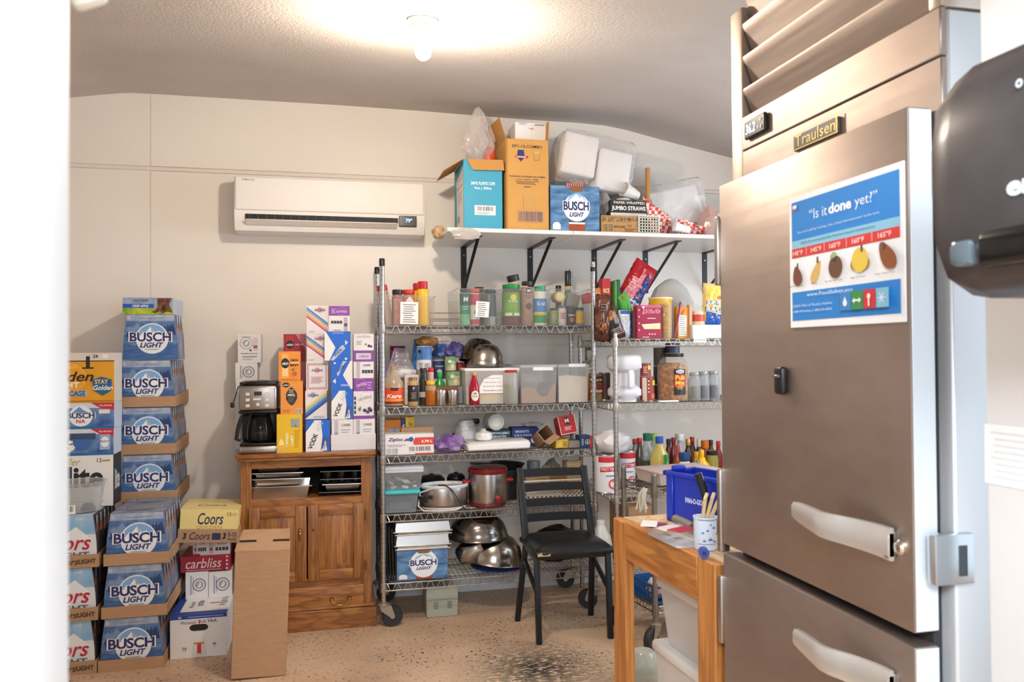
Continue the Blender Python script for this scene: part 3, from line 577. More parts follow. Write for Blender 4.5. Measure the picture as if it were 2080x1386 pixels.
def unit_posts(u, w, d, z0, z1, caps=(), m=None):
    for i, (x, y) in enumerate(((0, 0), (w, 0), (0, d), (w, d))):
        p = MB().lathe([(0.0127, z0), (0.0127, z1)], m or POST, 14).build('post', u, (x, y, 0))
        if i in caps: MB().lathe([(0.0148, z1-0.035), (0.015, z1+0.002), (0.012, z1+0.006)], black(), 14).build('post_cap', p)
        else: MB().lathe([(0.0132, z1-0.002), (0.0128, z1+0.008), (0.008, z1+0.012)], steel(), 14).build('post_cap', p)
UX0, UX1, UY0, UY1 = 0.291, 1.452, 4.25, 4.672
u1 = thing('wire_shelving_unit', 'tall chrome wire shelving unit on casters beside the oak cabinet, five shelves', 'shelving unit', (UX0, UY0, 0))
unit_posts(u1, UX1-UX0, UY1-UY0, 0.115, 1.912, (0, 2))
MB().lathe([(0.0145, 1.868), (0.0145, 1.893)], black(), 14).build('post_sleeve', u1, (UX1-UX0, 0, 0))
SZ = [at(780, y, UY0).z+0.039 for y in (675.9, 842.7, 942.1, 1061.5, 1201.7)]
for z in SZ: wire_shelf(u1, UX1-UX0, UY1-UY0, z)
for x, y, r in ((0, 0, 0.0), (UX1-UX0, 0, 2.6), (0, UY1-UY0, 0.1), (UX1-UX0, UY1-UY0, 2.9)): caster(u1, x, y, r)
S1, S2, S3, S4, S5 = SZ
bkr = MB().tube([(0.02, UY1-UY0-0.012, 0), (UX1-UX0-0.02, UY1-UY0-0.012, 0)], 0.003, WIRE, 6).mesh('back_stop')
for z in (S1+0.05, S1+0.085): put('back_stop', bkr, u1, (0, 0, z))
# second unit, deeper and lower, to the right
VX0, VX1, VY0, VY1 = 1.508, 2.56, 4.06, 4.665
u2 = thing('wire_shelving_unit', 'deep chrome wire shelving unit against the wall behind the refrigerator edge', 'shelving unit', (VX0, VY0, 0))
TA = at(1300, 688, VY0).z; TB = at(1300, 819, VY0).z; TC_ = at(1222, 992, VY0+0.25).z; TD = 0.22
WIREL = mat('#c9c7bf', 0.35, 0.9)
unit_posts(u2, VX1-VX0, VY1-VY0, 0.0, TA+0.02)
for z in (TA, TB, TC_, TD): wire_shelf(u2, VX1-VX0, VY1-VY0, z, WIREL)
A = Art(.075, .026); A.rect(0, 0, 1, 1, '#f2f0ec'); A.text('hot potatoes', .5, .5, '#4a4850', w=.86, h=.5, bold=.01); put('shelf_tag', A.mesh(), u2, (at(1421, 691, VY0).x-VX0, -0.004, at(1421, 695, VY0).z-0.002))
# small cart in front of it
CA = at(1331, 1200, 3.62); CTZ = at(1331, 966, 3.62).z
crt = thing('wire_cart', 'low worn wire cart on black casters behind the wooden table', 'cart', (CA.x, CA.y, 0), (0, 0, math.radians(8)))
cdp = 0.30; CW = 0.45; gun = mat('#8d8880', 0.35, 0.9)
unit_posts(crt, CW, cdp, 0.115, CTZ, (), mat('#8f8b84', 0.35, 0.9))
CZU = at(1340, 990, 3.62).z; CZL = at(1331, 1246, 3.62).z+0.03
wire_shelf(crt, CW, cdp, CZU-0.005, gun, 0.03); wire_shelf(crt, CW, cdp, CZL, gun, 0.03, True)
for x, y, r in ((0, 0, -2.6), (CW, 0, 0.3), (0, cdp, 2.0), (CW, cdp, 0.3)): caster(crt, x, y, r)
# ================================================================== black chair
blk = mat('#1c1d20', 0.42, 0.3); vin = mat('#131416', 0.33, bump=0.12, scale=25)
ch = thing('ladder_back_chair', 'black metal ladder-back chair with a worn black vinyl seat', 'chair', (1.19, 3.98, 0))
def CL(x, y, z): return Vector((x-1.19, y-3.98, z))
lg = {'fl': ((1.008, 3.806, 0), (1.005, 3.83, 0.43)), 'fr': ((1.372, 3.798, 0), (1.372, 3.825, 0.43)), 'bl': ((0.985, 4.165, 0), (1.012, 4.07, 0.43)), 'br': ((1.392, 4.16, 0), (1.372, 4.065, 0.43))}
def bar(s, p, q, a, b, m):
    p = Vector(p); q = Vector(q); t = (q-p); L = t.length; t.normalize(); yv = Vector((0, 1, 0)); xv = yv.cross(t).normalized(); yv = t.cross(xv)
    M = Matrix(((xv.x, yv.x, t.x, p.x), (xv.y, yv.y, t.y, p.y), (xv.z, yv.z, t.z, p.z), (0, 0, 0, 1)))
    return s.rbox(-a/2, a/2, -b/2, b/2, 0, L, m, 0.003, 2, M)
for k, (p, q) in lg.items(): bar(MB(), CL(*p), CL(*q), 0.027, 0.027, blk).build('leg', ch)
bt = {'l': (CL(1.012, 4.07, 0.43), Vector(at(1055, 951, 4.19))-Vector((1.19, 3.98, 0))), 'r': (CL(1.372, 4.065, 0.43), Vector(at(1185, 942, 4.185))-Vector((1.19, 3.98, 0)))}
bt['r'][1].z = bt['l'][1].z
for k, (p, q) in bt.items(): bar(MB(), p, q, 0.034, 0.022, blk).build('back_post', ch)
pl, ql = bt['l']; pr_, qr = bt['r']
for yy in (961, 989, 1018, 1046):
    z = at(1120, yy, 4.16).z; t = (z-pl.z)/(ql.z-pl.z); a = pl.lerp(ql, t); b = pr_.lerp(qr, t); s = MB(); n = 10; vs = []; fs = []
    for i in range(n+1):
        u = i/n; c = a.lerp(b, u); c.y += 0.018*math.sin(PI*u)
        for dy, dz in ((-0.006, -0.021), (0.006, -0.021), (0.006, 0.021), (-0.006, 0.021)): vs.append((c.x, c.y+dy, c.z+dz))
    for i in range(n):
        for k in range(4): fs.append((i*4+k, i*4+(k+1) % 4, i*4+4+(k+1) % 4, i*4+4+k))
    s.add(vs, fs, blk).build('slat', ch)
for p, q in (('fl', 'fr'), ('bl', 'br'), ('fl', 'bl'), ('fr', 'br')): bar(MB(), CL(*lg[p][1])-Vector((0, 0, .015)), CL(*lg[q][1])-Vector((0, 0, .015)), 0.03, 0.022, blk).build('seat_rail', ch)
for p, q in (('fl', 'bl'), ('fr', 'br')):
    P = CL(*lg[p][0]).lerp(CL(*lg[p][1]), 0.55); Q = CL(*lg[q][0]).lerp(CL(*lg[q][1]), 0.80); bar(MB(), P, Q, 0.02, 0.02, blk).build('stretcher', ch)
def seat_fn(u, v):
    x = (u-.5)*2; y = (v-.5)*2; e = max(abs(x), abs(y)); w = 0.205-0.012*v
    X = x*w*(1-0.04*y*y); Y = -0.17+v*0.34-0.012*(1-x*x)*(1 if v < .5 else -.3)*(abs(y))
    return (X, Y, 0.452+0.035*(1-e**6)-0.022*(max(0, abs(x)-.75)**2*4+max(0, abs(y)-.75)**2*4))
s = MB().sheet(seat_fn, 20, 20, vin); s.rbox(-0.203, 0.203, -0.178, 0.175, 0.425, 0.455, vin, 0.012, 3); st_ = s.build('seat', ch, (0, -0.03, 0))
MB().sheet(lambda u, v: (-0.195+u*0.06+0.01*math.sin(9*u), -0.1795-0.001*v, 0.432+0.012*v*(1+.6*math.sin(7*u))), 8, 2, mat('#c9a77c', .8)).build('torn_edge', st_)
# ================================================================== wooden table beside the refrigerator
ZTB = 0.90; p0 = atz(1244.7, 1051.7, ZTB); p1 = atz(1452, 1149, ZTB)
ang = math.atan2(-(p1.x-p0.x), -(p1.y-p0.y))     # table local -y runs towards the camera
tb = thing('wooden_table', 'rough pine work table with a scuffed plywood top', 'table', (p0.x, p0.y, 0), (0, 0, math.atan2(p1.x-p0.x, -(p1.y-p0.y))))
TL = (Vector((p1.x, p1.y, 0))-Vector((p0.x, p0.y, 0))).length; TWd = 0.60
MB().rbox(0.0345, TWd, -TL, -0.003, ZTB-0.012, ZTB, PLY, 0.002, 1).build('plywood_top', tb)
MB().rbox(0, 0.034, -TL+0.087, -0.089, ZTB-0.11, ZTB+0.002, PINE_Y, 0.003, 1).build('apron', tb)
MB().rbox(TWd-0.038, TWd, -TL+0.09, -0.09, ZTB-0.105, ZTB-0.013, PINE_Y, 0.003, 1).build('apron', tb)
MB().rbox(0.036, TWd-0.09, -0.038, -.002, ZTB-0.105, ZTB-0.013, OAK_H, 0.003, 1).build('apron', tb)
for x, y in ((0.0, -0.088), (0.0, -TL), (TWd-0.088, -0.088), (TWd-0.088, -TL)):
    MB().rbox(x, x+0.030, y, y+0.086, 0, ZTB-0.0125 if x else ZTB+0.001, PINE_V, 0.003, 1).build('leg', tb)
# ================================================================== beer stacks on the left
def busch(w, h, shape=True, n12=True):
    A = Art(w, h); t = .075 if shape else 0
    sky = mat('#6f92bf', .45, var=1, col2='#365a92', scale=16, stretch=(1, 1, 2.2)); lo = mat('#4a73aa', .45, var=1, col2='#325a96', scale=30, stretch=(.5, 1, 3))
    A.poly([(0, 0), (1, 0), (1-t*.25, .5), (1-t, 1), (t, 1), (t*.25, .5)], sky)
    A.poly([(t*.98, .86), (1-t*.98, .86), (1-t, .995), (t, .995)], mat('#b7c2d4', .45, var=1, col2='#8ea2c0', scale=20))
    A.poly([(.01, .0), (.99, .0), (.985, .34), (.8, .30), (.5, .36), (.2, .31), (.015, .35)], lo)
    A.poly([(.03, .55), (.12, .74), (.18, .68), (.26, .82), (.34, .70), (.45, .55)], '#7b95ba'); A.poly([(.55, .55), (.70, .72), (.78, .66), (.90, .80), (.96, .55)], '#2d4a7c')
    for u, v, q in ((.76, .62, .16), (.81, .6, .22), (.86, .6, .17), (.91, .58, .2), (.13, .52, .12), (.09, .5, .15)): A.poly([(u-.03, v), (u+.03, v), (u, v+q)], '#253f6c')
    cu, cv, r = .53, .47, .285; ry = r*w/h
    A.circ(cu, cv, r*1.03, '#e9eef4', 36)
    A.poly([(cu+.95*r*math.cos(a), cv+.95*ry*math.sin(a)) for a in [PI*k/20 for k in range(21)]], '#7fb0e2')
    A.poly([(cu-r*.93, cv-.02), (cu-.6*r, cv+.40*ry), (cu-.45*r, cv+.34*ry), (cu-.1*r, cv+.80*ry), (cu+.08*r, cv+.62*ry), (cu+.25*r, cv+.45*ry), (cu+.45*r, cv+.52*ry), (cu+r*.93, cv-.02)], '#f4f7fb')
    A.poly([(cu-.1*r, cv+.80*ry), (cu-.02*r, cv+.3*ry), (cu+.1*r, cv+.5*ry), (cu+.2*r, cv+.3*ry), (cu+.22*r, cv+.48*ry)], '#aab9cd')
    A.text('BUSCH', .50, .505, '#27306b', w=.74, h=.205, bold=.03, line='#f4f6fa'); A.text('LIGHT', .52, .325, '#27306b', w=.42, h=.115, bold=.03, shear=.25)
    A.text('COLD AND SMOOTH', .52, .915, '#47597f', w=.42, h=.03); A.lines(.40, .21, .66, .25, 1, '#9aa6b8')
    if n12: A.text('12', .12, .93, '#eef2f8', h=.045, bold=.02)
    return A
PW, PD, PH = 0.262, 0.193, 0.228
BF = busch(PW, PH).mesh('printed_face')
sidem = mat('#8f95a8', .5, var=1, col2='#3d527e', scale=22, stretch=(1, 1, .5))
def pack_mesh(sm, tm):
    s = MB(); t = .075; X = [(-.5, 0), (.5, 0), (.5-t*.25, .5), (.5-t, 1), (-.5+t, 1), (-.5+t*.25, .5)]
    s.prism([(x*PW, z*PH) for x, z in X], 0, PD, sm); s.box(-PW*(.5-t), PW*(.5-t), .001, PD-.001, PH-.0005, PH+.0008, tm); return s.mesh('pack', 25)
BPM = pack_mesh(sidem, mat('#8d93a6', .5, var=.3, scale=20))
S = Art(PD, PH)
for i in range(3): u = .18+.32*i; S.rect(u-.12, .05, u+.12, .58, '#c9cdd8'); S.poly([(u-.10, .58), (u+.10, .58), (u+.045, .82), (u-.045, .82)], '#b7805e'); S.rect(u-.045, .82, u+.045, .98, '#c8ccd6'); S.rect(u-.11, .25, u+.11, .42, '#30477a')
SIDE = S.mesh('printed_side')
TP = Art(PW*.85, PD*.96); TP.text('BUSCH', .5, .72, '#4a4f66', w=.7, h=.22, bold=.02, line='#d9d8da'); TP.text('LIGHT', .5, .30, '#4a4f66', w=.5, h=.18, bold=.02, shear=.25)
TPM = TP.mesh('printed_top')
ORD = ordinal
def bpack(x, y, z, label, top=False):
    o = tag(put('beer_pack', BPM, None, (x, y, z)), label, 'beer pack', 'blue mountain-print bottle packs')
    put('printed_face', BF, o); put('printed_side', SIDE, o, (PW/2-.010, PD/2, 0), (0, -.04, PI/2))
    if top: put('printed_top', TPM, o, (0, .004, PH+.0008), (-PI/2, 0, 0))
    return o
def tray_mesh(w, d, fh, t=.004):
    s = MB(); c = card(); s.box(-w/2, w/2, 0, d, 0, t, c); s.box(-w/2, w/2, 0, t, t, fh, c); s.box(-w/2, w/2, d-t, d, t, fh, c)
    for q in (-1, 1):
        X0, X1 = sorted((q*w/2, q*(w/2-t))); s.add([(X0, t, t), (X1, t, t), (X1, d-t, t), (X0, d-t, t), (X0, t, fh), (X1, t, fh), (X1, d-t, fh*1.35), (X0, d-t, fh*1.35)], [(3, 2, 1, 0), (4, 5, 6, 7), (0, 1, 5, 4), (1, 2, 6, 5), (2, 3, 7, 6), (3, 0, 4, 7)], c)
    return s.mesh('tray', 20)
TRW, TRD = PW+.014, 2*PD+.018; TRM = tray_mesh(TRW, TRD, .052)
PITCH = PH+.0085
bz = []
for i, (xa, xb) in enumerate(((204, 330), (210, 337), (215, 341))):
    z = i*PITCH; xc = at((xa+xb)/2, 1360-105*i, 3.95).x
    tag(put('cardboard_tray', TRM, None, (xc, 3.945, z)), 'brown cardboard tray, %s from the floor in the short blue beer stack' % ORD(i), 'tray', 'trays of the blue beer stacks')
    for k, (dy, w_) in enumerate(((.009, 'front'), (.010+PD, 'rear'))):
        bpack(xc, 3.945+dy, z+.0045, 'blue mountain-print beer pack, %s half of the %s tray of the short stack' % (w_, ORD(i)), i == 2)
xb_ = at(297, 980, 4.345).x; zt0 = at(240, 1022, 4.345).z; zz = 0; k3 = zt0/3
NAMES = ('lowest', 'second lowest', 'third lowest', 'fourth', 'fifth', 'topmost')
for i in range(6):
    if i < 3: z = i*k3
    else: z = zt0+(i-3)*PITCH
    x = xb_+(0.0, 0.0, 0.0, .004, 0, -.001)[i]
    tag(put('cardboard_tray', TRM, None, (x, 4.345, z)), 'brown cardboard tray, %s of the tall blue beer stack by the wall' % NAMES[i], 'tray', 'trays of the blue beer stacks')
    sc = 1 if i >= 3 else (k3-.0065)/PH
    for dy, w_ in ((.009, 'front'),)+(((.0095+PD-.006, 'rear'),) if i >= 3 else ()):
        o = bpack(x, 4.345+dy, z+.0045, 'blue mountain-print beer pack, %s half of the %s tray of the tall stack' % (w_, NAMES[i]))
        o.scale = (1, .97, sc)
zt1 = zt0+3*PITCH
o = bpack(xb_+.018, 4.36, zt1, 'blue mountain-print beer pack without a tray near the top of the tall stack'); zt1 += PH+.001
def apple(w, d, h):
    A = Art(w, h); A.rect(0, 0, 1, 1, mat('#9fb0cf', .45, var=.3, scale=25)); A.rect(0, 0, 1, .38, mat('#c2cf3e', .45, var=1, col2='#6f9a34', scale=25)); A.rect(0, .38, .62, .62, '#2456b8')
    A.text('HARD CIDER', .36, .82, '#3c4f8c', w=.3, h=.14, bold=.02); A.text('CRISP APPLE', .35, .50, '#eef4ff', w=.32, h=.15, bold=.03)
    bk_ = mat('#8a5a3a', .6, var=1, col2='#4a2c1a', scale=40); A.poly([(.55, .12), (.66, .30), (.70, .55), (.68, .98), (.98, .98), (.93, .6), (.97, .25), (1, .1), (.86, .18), (.80, .05), (.74, .2), (.66, .08)], bk_); A.poly([(.76, .25), (.86, .25), (.84, .5), (.79, .5)], '#2c1a10'); return {'f': A}
pcarton('cider_carton', 'flat cider carton with a tree trunk print on top of the tall beer stack', 'carton', 249, 351, 605, 4.36, zt1, .30, '#b9c2d6', apple)
# bottle packs on the far left, cut by the door frame
def coors(w, h):
    A = Art(w, h); t = .075
    A.poly([(0, 0), (1, 0), (1-t*.25, .5), (1-t, 1), (t, 1), (t*.25, .5)], mat('#dfe6ee', .4)); A.poly([(t*.5, .62), (1-t*.5, .62), (1-t, .995), (t, .995)], mat('#7db2de', .4, var=1, col2='#a8cbe8', scale=10))
    A.poly([(.05, .55), (.2, .82), (.3, .7), (.42, .9), (.55, .68), (.66, .78), (.93, .5)], '#eef3f8'); A.poly([(.42, .9), (.36, .72), (.44, .76), (.50, .66), (.55, .68)], '#9db6cf'); A.poly([(.2, .82), (.17, .66), (.25, .66)], '#9db6cf')
    A.text('Cold', .72, .93, '#eef4fb', h=.05, shear=.3, bold=.01); A.text('Coors', .48, .47, '#c3263c', w=.84, h=.30, bold=.012, shear=.32); A.text('LIGHT', .60, .235, '#5d6470', w=.55, h=.10, bold=.03); return A
CF = coors(PW, PH).mesh('printed_face'); CPM = pack_mesh(mat('#6a5a5e', .5, var=1, col2='#39415c', scale=22, stretch=(1, 1, .5)), mat('#b9c6d6', .5))
TRC = tray_mesh(TRW, TRD, .058); A = Art(TRW, .058); A.text('Coors', .52, .5, '#3a2c22', w=.36, h=.5, bold=.01, shear=.35); A.text('LIGHT', .83, .48, '#3a2c22', w=.26, h=.36, bold=.03); TRP = A.mesh('printed_face')
xc = at(197, 1366, 3.95).x-TRW/2
for i in range(3):
    z = i*PITCH; x = xc+.004*i
    t = tag(put('cardboard_tray', TRC, None, (x, 3.945, z)), 'printed brown tray, %s from the floor under the red-script beer packs' % ORD(i), 'tray', 'trays of the red-script beer stack'); put('printed_face', TRP, t)
    for dy, w_ in ((.009, 'front'), (.010+PD, 'rear')):
        o = tag(put('beer_pack', CPM, None, (x, 3.945+dy, z+.0045)), 'pale blue beer pack with red script lettering, %s half of the %s tray' % (w_, ORD(i)), 'beer pack', 'red-script bottle packs'); put('printed_face', CF, o); put('printed_side', SIDE, o, (PW/2-.010, PD/2, 0), (0, -.04, PI/2))
zc = 3*PITCH
def lite(w, d, h):
    A = Art(w, h); A.rect(0, 0, 1, 1, '#ecebe9'); A.text('lite', .60, .58, '#23262e', w=.52, h=.42, bold=.035); A.text('Miller', .36, .88, '#b39a5e', w=.34, h=.14, shear=.35); A.text('12', .80, .90, '#6d5a40', h=.08, bold=.02); A.lines(.84, .86, .96, .93, 1, '#a89468'); A.lines(.3, .08, .9, .12, 1, '#c9c7c4')
    B = Art(d, h); B.rect(0, 0, 1, 1, '#23252b'); B.text('lite', .5, .5, '#d9d6d0', w=.6, h=.4, bold=.03); return {'f': A, 'r': B}
def bna(v):
    def f(w, d, h):
        A = Art(w, h); A.rect(0, 0, 1, 1, mat('#6b8fc2', .4, var=1, col2='#2f5596', scale=18)); A.rect(0, 0, 1, .10, '#1f6fae'); A.rect(0, .80, 1, 1, '#d5dcE6'); A.poly([(.66, 1), (1, 1), (1, .72), (.80, .80)], '#c7283c'); A.text('Non-Alcoholic', .88, .90, '#f6dfe2', w=.18, h=.08, bold=.01)
        u = .52 if v == 0 else .30
        A.circ(u, .50, .17, '#eef2f7', 28, .40); A.poly([(u-.14, .60), (u-.02, .86), (u+.03, .74), (u+.13, .60)], '#5f9ad4'); A.text('BUSCH', u, .52, '#27306b', w=.40, h=.22, bold=.03, line='#f4f6fa'); A.text('NA', u, .30, '#c7283c', w=.13, h=.14, bold=.02)
        if v: A.circ(.55, .48, .13, '#3c69ad', 20, .26); A.rect(.36, .62, .74, .84, '#3a4a70'); A.rect(.80, .20, .95, .78, '#9fb8d8'); A.circ(.875, .5, .06, '#eef2f7', 16, .2); A.text('BUSCH', .875, .52, '#27306b', w=.12, h=.08, bold=.02)
        else: A.rect(.78, .58, .94, .74, '#e6e2da')
        return {'f': A}
    return f
def golden(w, d, h):
    A = Art(w, h); A.rect(0, 0, 1, 1, mat('#e9a427', .4, var=.12, scale=6)); A.rect(0, .84, 1, 1, '#d9d3ca'); A.rect(0, .825, 1, .845, '#2a2622'); A.rect(.64, .70, .69, .93, '#2c2420'); A.rect(.59, .68, .74, .71, '#2c2420'); A.text('24', .76, .93, '#3a3a6a', h=.07, bold=.03); A.rect(.85, .89, .92, .97, '#efece6')
    A.circ(.38, .50, .27, '#f1bb4c', 30, .30); A.circ(.38, .50, .255, '#e9a427', 30, .285); A.text('Michelob', .42, .72, '#f6d48a', w=.2, h=.06, shear=.2)
    A.text('Golden', .40, .53, '#33201a', w=.68, h=.20, bold=.02, shear=.28); A.text('LIGHT', .38, .36, '#fbf3e2', w=.36, h=.11, bold=.03); A.text('LAKE CASE', .42, .19, '#1d5f9e', w=.44, h=.11, bold=.04, line='#bcd8ee')
    A.poly([(.72, .46), (.84, .52), (.97, .46), (.97, .24), (.86, .14), (.74, .24)], '#24618f'); A.text('STAY', .84, .42, '#e9c98a', w=.17, h=.09, bold=.03); A.text('Golden', .86, .30, '#f3f6fa', w=.25, h=.10, bold=.02, shear=.2); A.rect(0, .03, 1, .045, '#a06a12'); return {'f': A}
YM = 4.145; xr = 240
def leftbox(name, label, yt, yb_, z, m, art, d=.15, xr=230, w=.30):
    x1 = at(xr, yt, YM).x; h = at(xr-60, yt, YM).z-z
    carton(name, label, 'carton', w, d, h, (x1-w/2, YM, z), m, art(w, d, h)); return z+h+.0005
z = zc+.001
z = leftbox('beer_carton', 'white beer carton with black lettering on top of the red-script packs', 926, 0, z, '#e6e5e3', lite)
z = leftbox('beer_carton', 'blue and red can carton with a cut-out handle above the white carton', 872, 0, z, '#c5d2e2', bna(1), xr=231)
z = leftbox('beer_carton', 'blue and red can carton with a round badge under the golden case', 819, 0, z, '#c5d2e2', bna(0), xr=232)
z = leftbox('beer_case', 'large golden yellow beer case on top of the far left stack', 717, 0, z, '#d9d3ca', golden, xr=232, w=.34)
# clear bowl on the red-script packs
bx = at(163, 1040, 4.03).x; hb = at(160, 978, 4.03).z-zc-.001
bo = thing('clear_bowl', 'clear plastic deli bowl with dark lids inside, on the red-script beer packs', 'bowl', (bx, 4.045, zc+.001))
MB().lathe([(.075, 0), (.082, .002), (.098, hb*.9), (.107, hb*.93), (.108, hb), (.097, hb*.97), (.080, .004)], plastic('#e6e8e8', .84), 24, None, 1, .9).build('bowl', bo)
MB().lathe([(.03, 0), (.032, .012), (.02, .03), (.004, .034)], mat('#2b2b30', .5), 16, Matrix.Translation((.035, -.02, .004))).build('dark_lid', bo)
A = Art(.06, .04); A.rect(0, 0, 1, 1, '#efefee'); A.bars(.1, .3, .9, .9, 10, '#55555c', None); put('price_label', A.mesh(wrap=.094), bo, (-.03, .004, .012), (.12, 0, 0))
# floor group: white 24-pack and what stands on it
YU = 4.03; w, h, xc = pxbox(345, 461, 1249, YU, 0)
u24 = carton('beer_case', 'white and blue beer case with a bottle print on the floor', 'carton', w, .40, h, (xc, YU, 0), '#eceae8', None)
A = Art(w, h); A.rect(0, .91, 1, 1, '#24439c'); A.text('24', .17, .955, '#f2f4fa', h=.05, bold=.03); A.lines(.3, .93, .97, .98, 1, '#8fa2d6'); A.text('Michelob', .32, .83, '#3c466c', w=.28, h=.075, shear=.3); A.rect(.50, .79, .525, .88, '#c8303a'); A.text('ULTRA', .68, .84, '#24305f', w=.29, h=.065, bold=.012)
A.poly([(.34+.33*.5+.165*math.cos(a)*1.0, .705+.075*max(-1, min(1, 1.3*math.sin(a)))) for a in [2*PI*k/24 for k in range(24)]], '#1c1a1a')
A.poly([(.38, .02), (.64, .02), (.62, .22), (.60, .32), (.41, .32), (.39, .22)], '#dcdcdc'); A.rect(.415, .32, .60, .36, '#c58a3c'); A.rect(.40, .36, .62, .43, '#e9e7e3'); A.poly([(.475, .33), (.545, .33), (.545, .08), (.51, .11), (.475, .08)], '#d8352f'); A.text('2.6', .25, .24, '#3c466c', h=.06, bold=.02); A.text('95', .78, .30, '#3c466c', h=.06, bold=.02); A.text('CARBS', .25, .18, '#8a90a6', h=.022); A.text('CALS', .78, .24, '#8a90a6', h=.022)
face(u24, A, 'f', w, .40, h)
B = Art(w, .40); B.rect(0, 0, 1, .13, '#24439c'); B.rect(0, .13, .14, 1, '#24439c'); B.text('ULTRA', .45, .45, '#24305f', w=.22, h=.10, bold=.015, rot=90); B.text('Michelob', .30, .40, '#5a6484', w=.25, h=.08, shear=.3, rot=90); B.rect(.62, .42, .80, .45, '#c8303a'); B.lines(.8, .3, .95, .7, 5, '#8a90a6'); face(u24, B, 't', w, .40, h)
ZU = h+.001; YK = 4.29
def claw(rot=0):
    def f(w, d, h):
        A = Art(w, h); A.rect(0, 0, 1, 1, '#eceded'); s_ = min(w, h)
        if rot: A.circ(.60, .5, .30*s_/w, '#55585e', 24); A.circ(.60, .5, .26*s_/w, '#eceded', 24); A.circ(.60, .5, .19*s_/w, '#a9acb2', 18); A.poly([(.52, .40), (.62, .62), (.70, .56), (.66, .42)], '#eceded'); A.rect(.22, .15, .26, .85, '#7f8cc2'); A.rect(.32, .2, .335, .8, '#6b6b74')
        else:
            A.circ(.36, .68, .27, '#55585e', 28); A.circ(.36, .68, .25, '#eceded', 28); A.circ(.36, .68, .16, '#a9acb2', 20); A.poly([(.26, .62), (.36, .76), (.46, .74), (.42, .62)], '#eceded'); A.text('WHITE CLAW', .36, .90, '#4a4c55', w=.42, h=.035, bold=.02); A.rect(.66, .40, .86, .88, '#d6d3da'); A.rect(.67, .50, .85, .60, '#a8508c'); A.circ(.55, .43, .05, '#5a3350'); A.text('THE ORIGINAL HARD SELTZER', .5, .315, '#3a3a44', w=.76, h=.035, bold=.02); A.rect(.2, .19, .84, .225, '#8a97c8'); A.lines(.2, .08, .7, .14, 2, '#b3b5bd')
        return {'f': A}
    return f
z1 = ZU
for x0, x1, wd in ((377, 423, 'left'), (424, 471, 'right')): pcarton('seltzer_carton', 'white seltzer carton lying under the red tray, %s of the two' % wd, 'carton', x0, x1, 1161, YK, z1, .2, '#e9e9ea', claw(1))
z1 = at(420, 1161, YK).z+.001
def carb_red(w, d, h):
    A = Art(w, h); A.rect(0, 0, 1, 1, mat('#c22f45', .45, var=.25, scale=20)); A.text('carbliss', .46, .52, '#f7e9ea', w=.72, h=.62, bold=.005, shear=.25)
    for i in range(4): A.circ(.93, .87-.25*i, .025, '#f3dede', 12)
    A.lines(.1, .06, .85, .15, 1, '#e7b9bf'); return {'f': A}
pcarton('seltzer_tray', 'red seltzer tray with white script lettering above the white cartons', 'carton', 367, 468, 1129, YK, z1, .24, '#c22f45', carb_red); z2 = at(420, 1129, YK).z+.001
def smallw(seed):
    def f(w, d, h):
        A = Art(w, h); A.rect(0, 0, 1, 1, '#eceaea'); A.rect(.08, .1, .26, .95, '#c9c6c8'); A.rect(.10, .3, .24, .5, '#b04a58')
        for i in range(4): A.rect(.36+.15*i, .28, .48+.15*i, .52, '#45464e')
        A.text('CARBS', .65, .78, '#6a6b74', w=.4, h=.1); A.rect(0, 0, .5 if seed else 0, .12, '#c8303a'); return {'f': A}
    return f
for x0, x1, wd, yt in ((392, 421, 'left', 1098), (421, 467, 'right', 1098)): pcarton('seltzer_box', 'small white seltzer box on the red tray, %s of the two' % wd, 'carton', x0, x1, yt, YK+.005, z2, .2, '#e6e4e4', smallw(wd == 'left'))
z3 = at(420, 1098, YK).z+.002
# yellow beer carton sitting in its printed tray, tipped slightly
YK = 4.20; w, h, xc = pxbox(360, 484, 1018, YK-.02, z3); rt = math.radians(3.2)
tr = MB(); c = card(); tr.box(-w/2, w/2, 0, .30, 0, .004, c).box(-w/2, w/2, 0, .004, .004, .065, c).box(-w/2, w/2, .296, .30, .004, .065, c).box(-w/2, -w/2+.004, .004, .296, .004, .065, c).box(w/2-.004, w/2, .004, .296, .004, .065, c)
tr = tag(tr.build('cardboard_tray', None, (xc, YK-.02, z3+.010), (0, rt, 0)), 'brown tray printed with dark script, tipped on the small white boxes', 'tray')
A = Art(w, .065); A.text('Coors', .36, .5, '#2c3050', w=.34, h=.55, bold=.01, shear=.3); A.rect(.56, .22, .70, .72, '#2c3050'); A.text('2-12', .89, .62, '#2c3050', w=.14, h=.30, bold=.02); A.text('PACKS', .89, .25, '#2c3050', w=.14, h=.18, bold=.02)
for u in (.11, .76): A.poly([(u-.04, .25), (u+.02, .3), (u+.03, .7), (u-.02, .75), (u, .5)], '#2c3050')
face(tr, A, 'f', w, .3, .065)
hc = h-.055
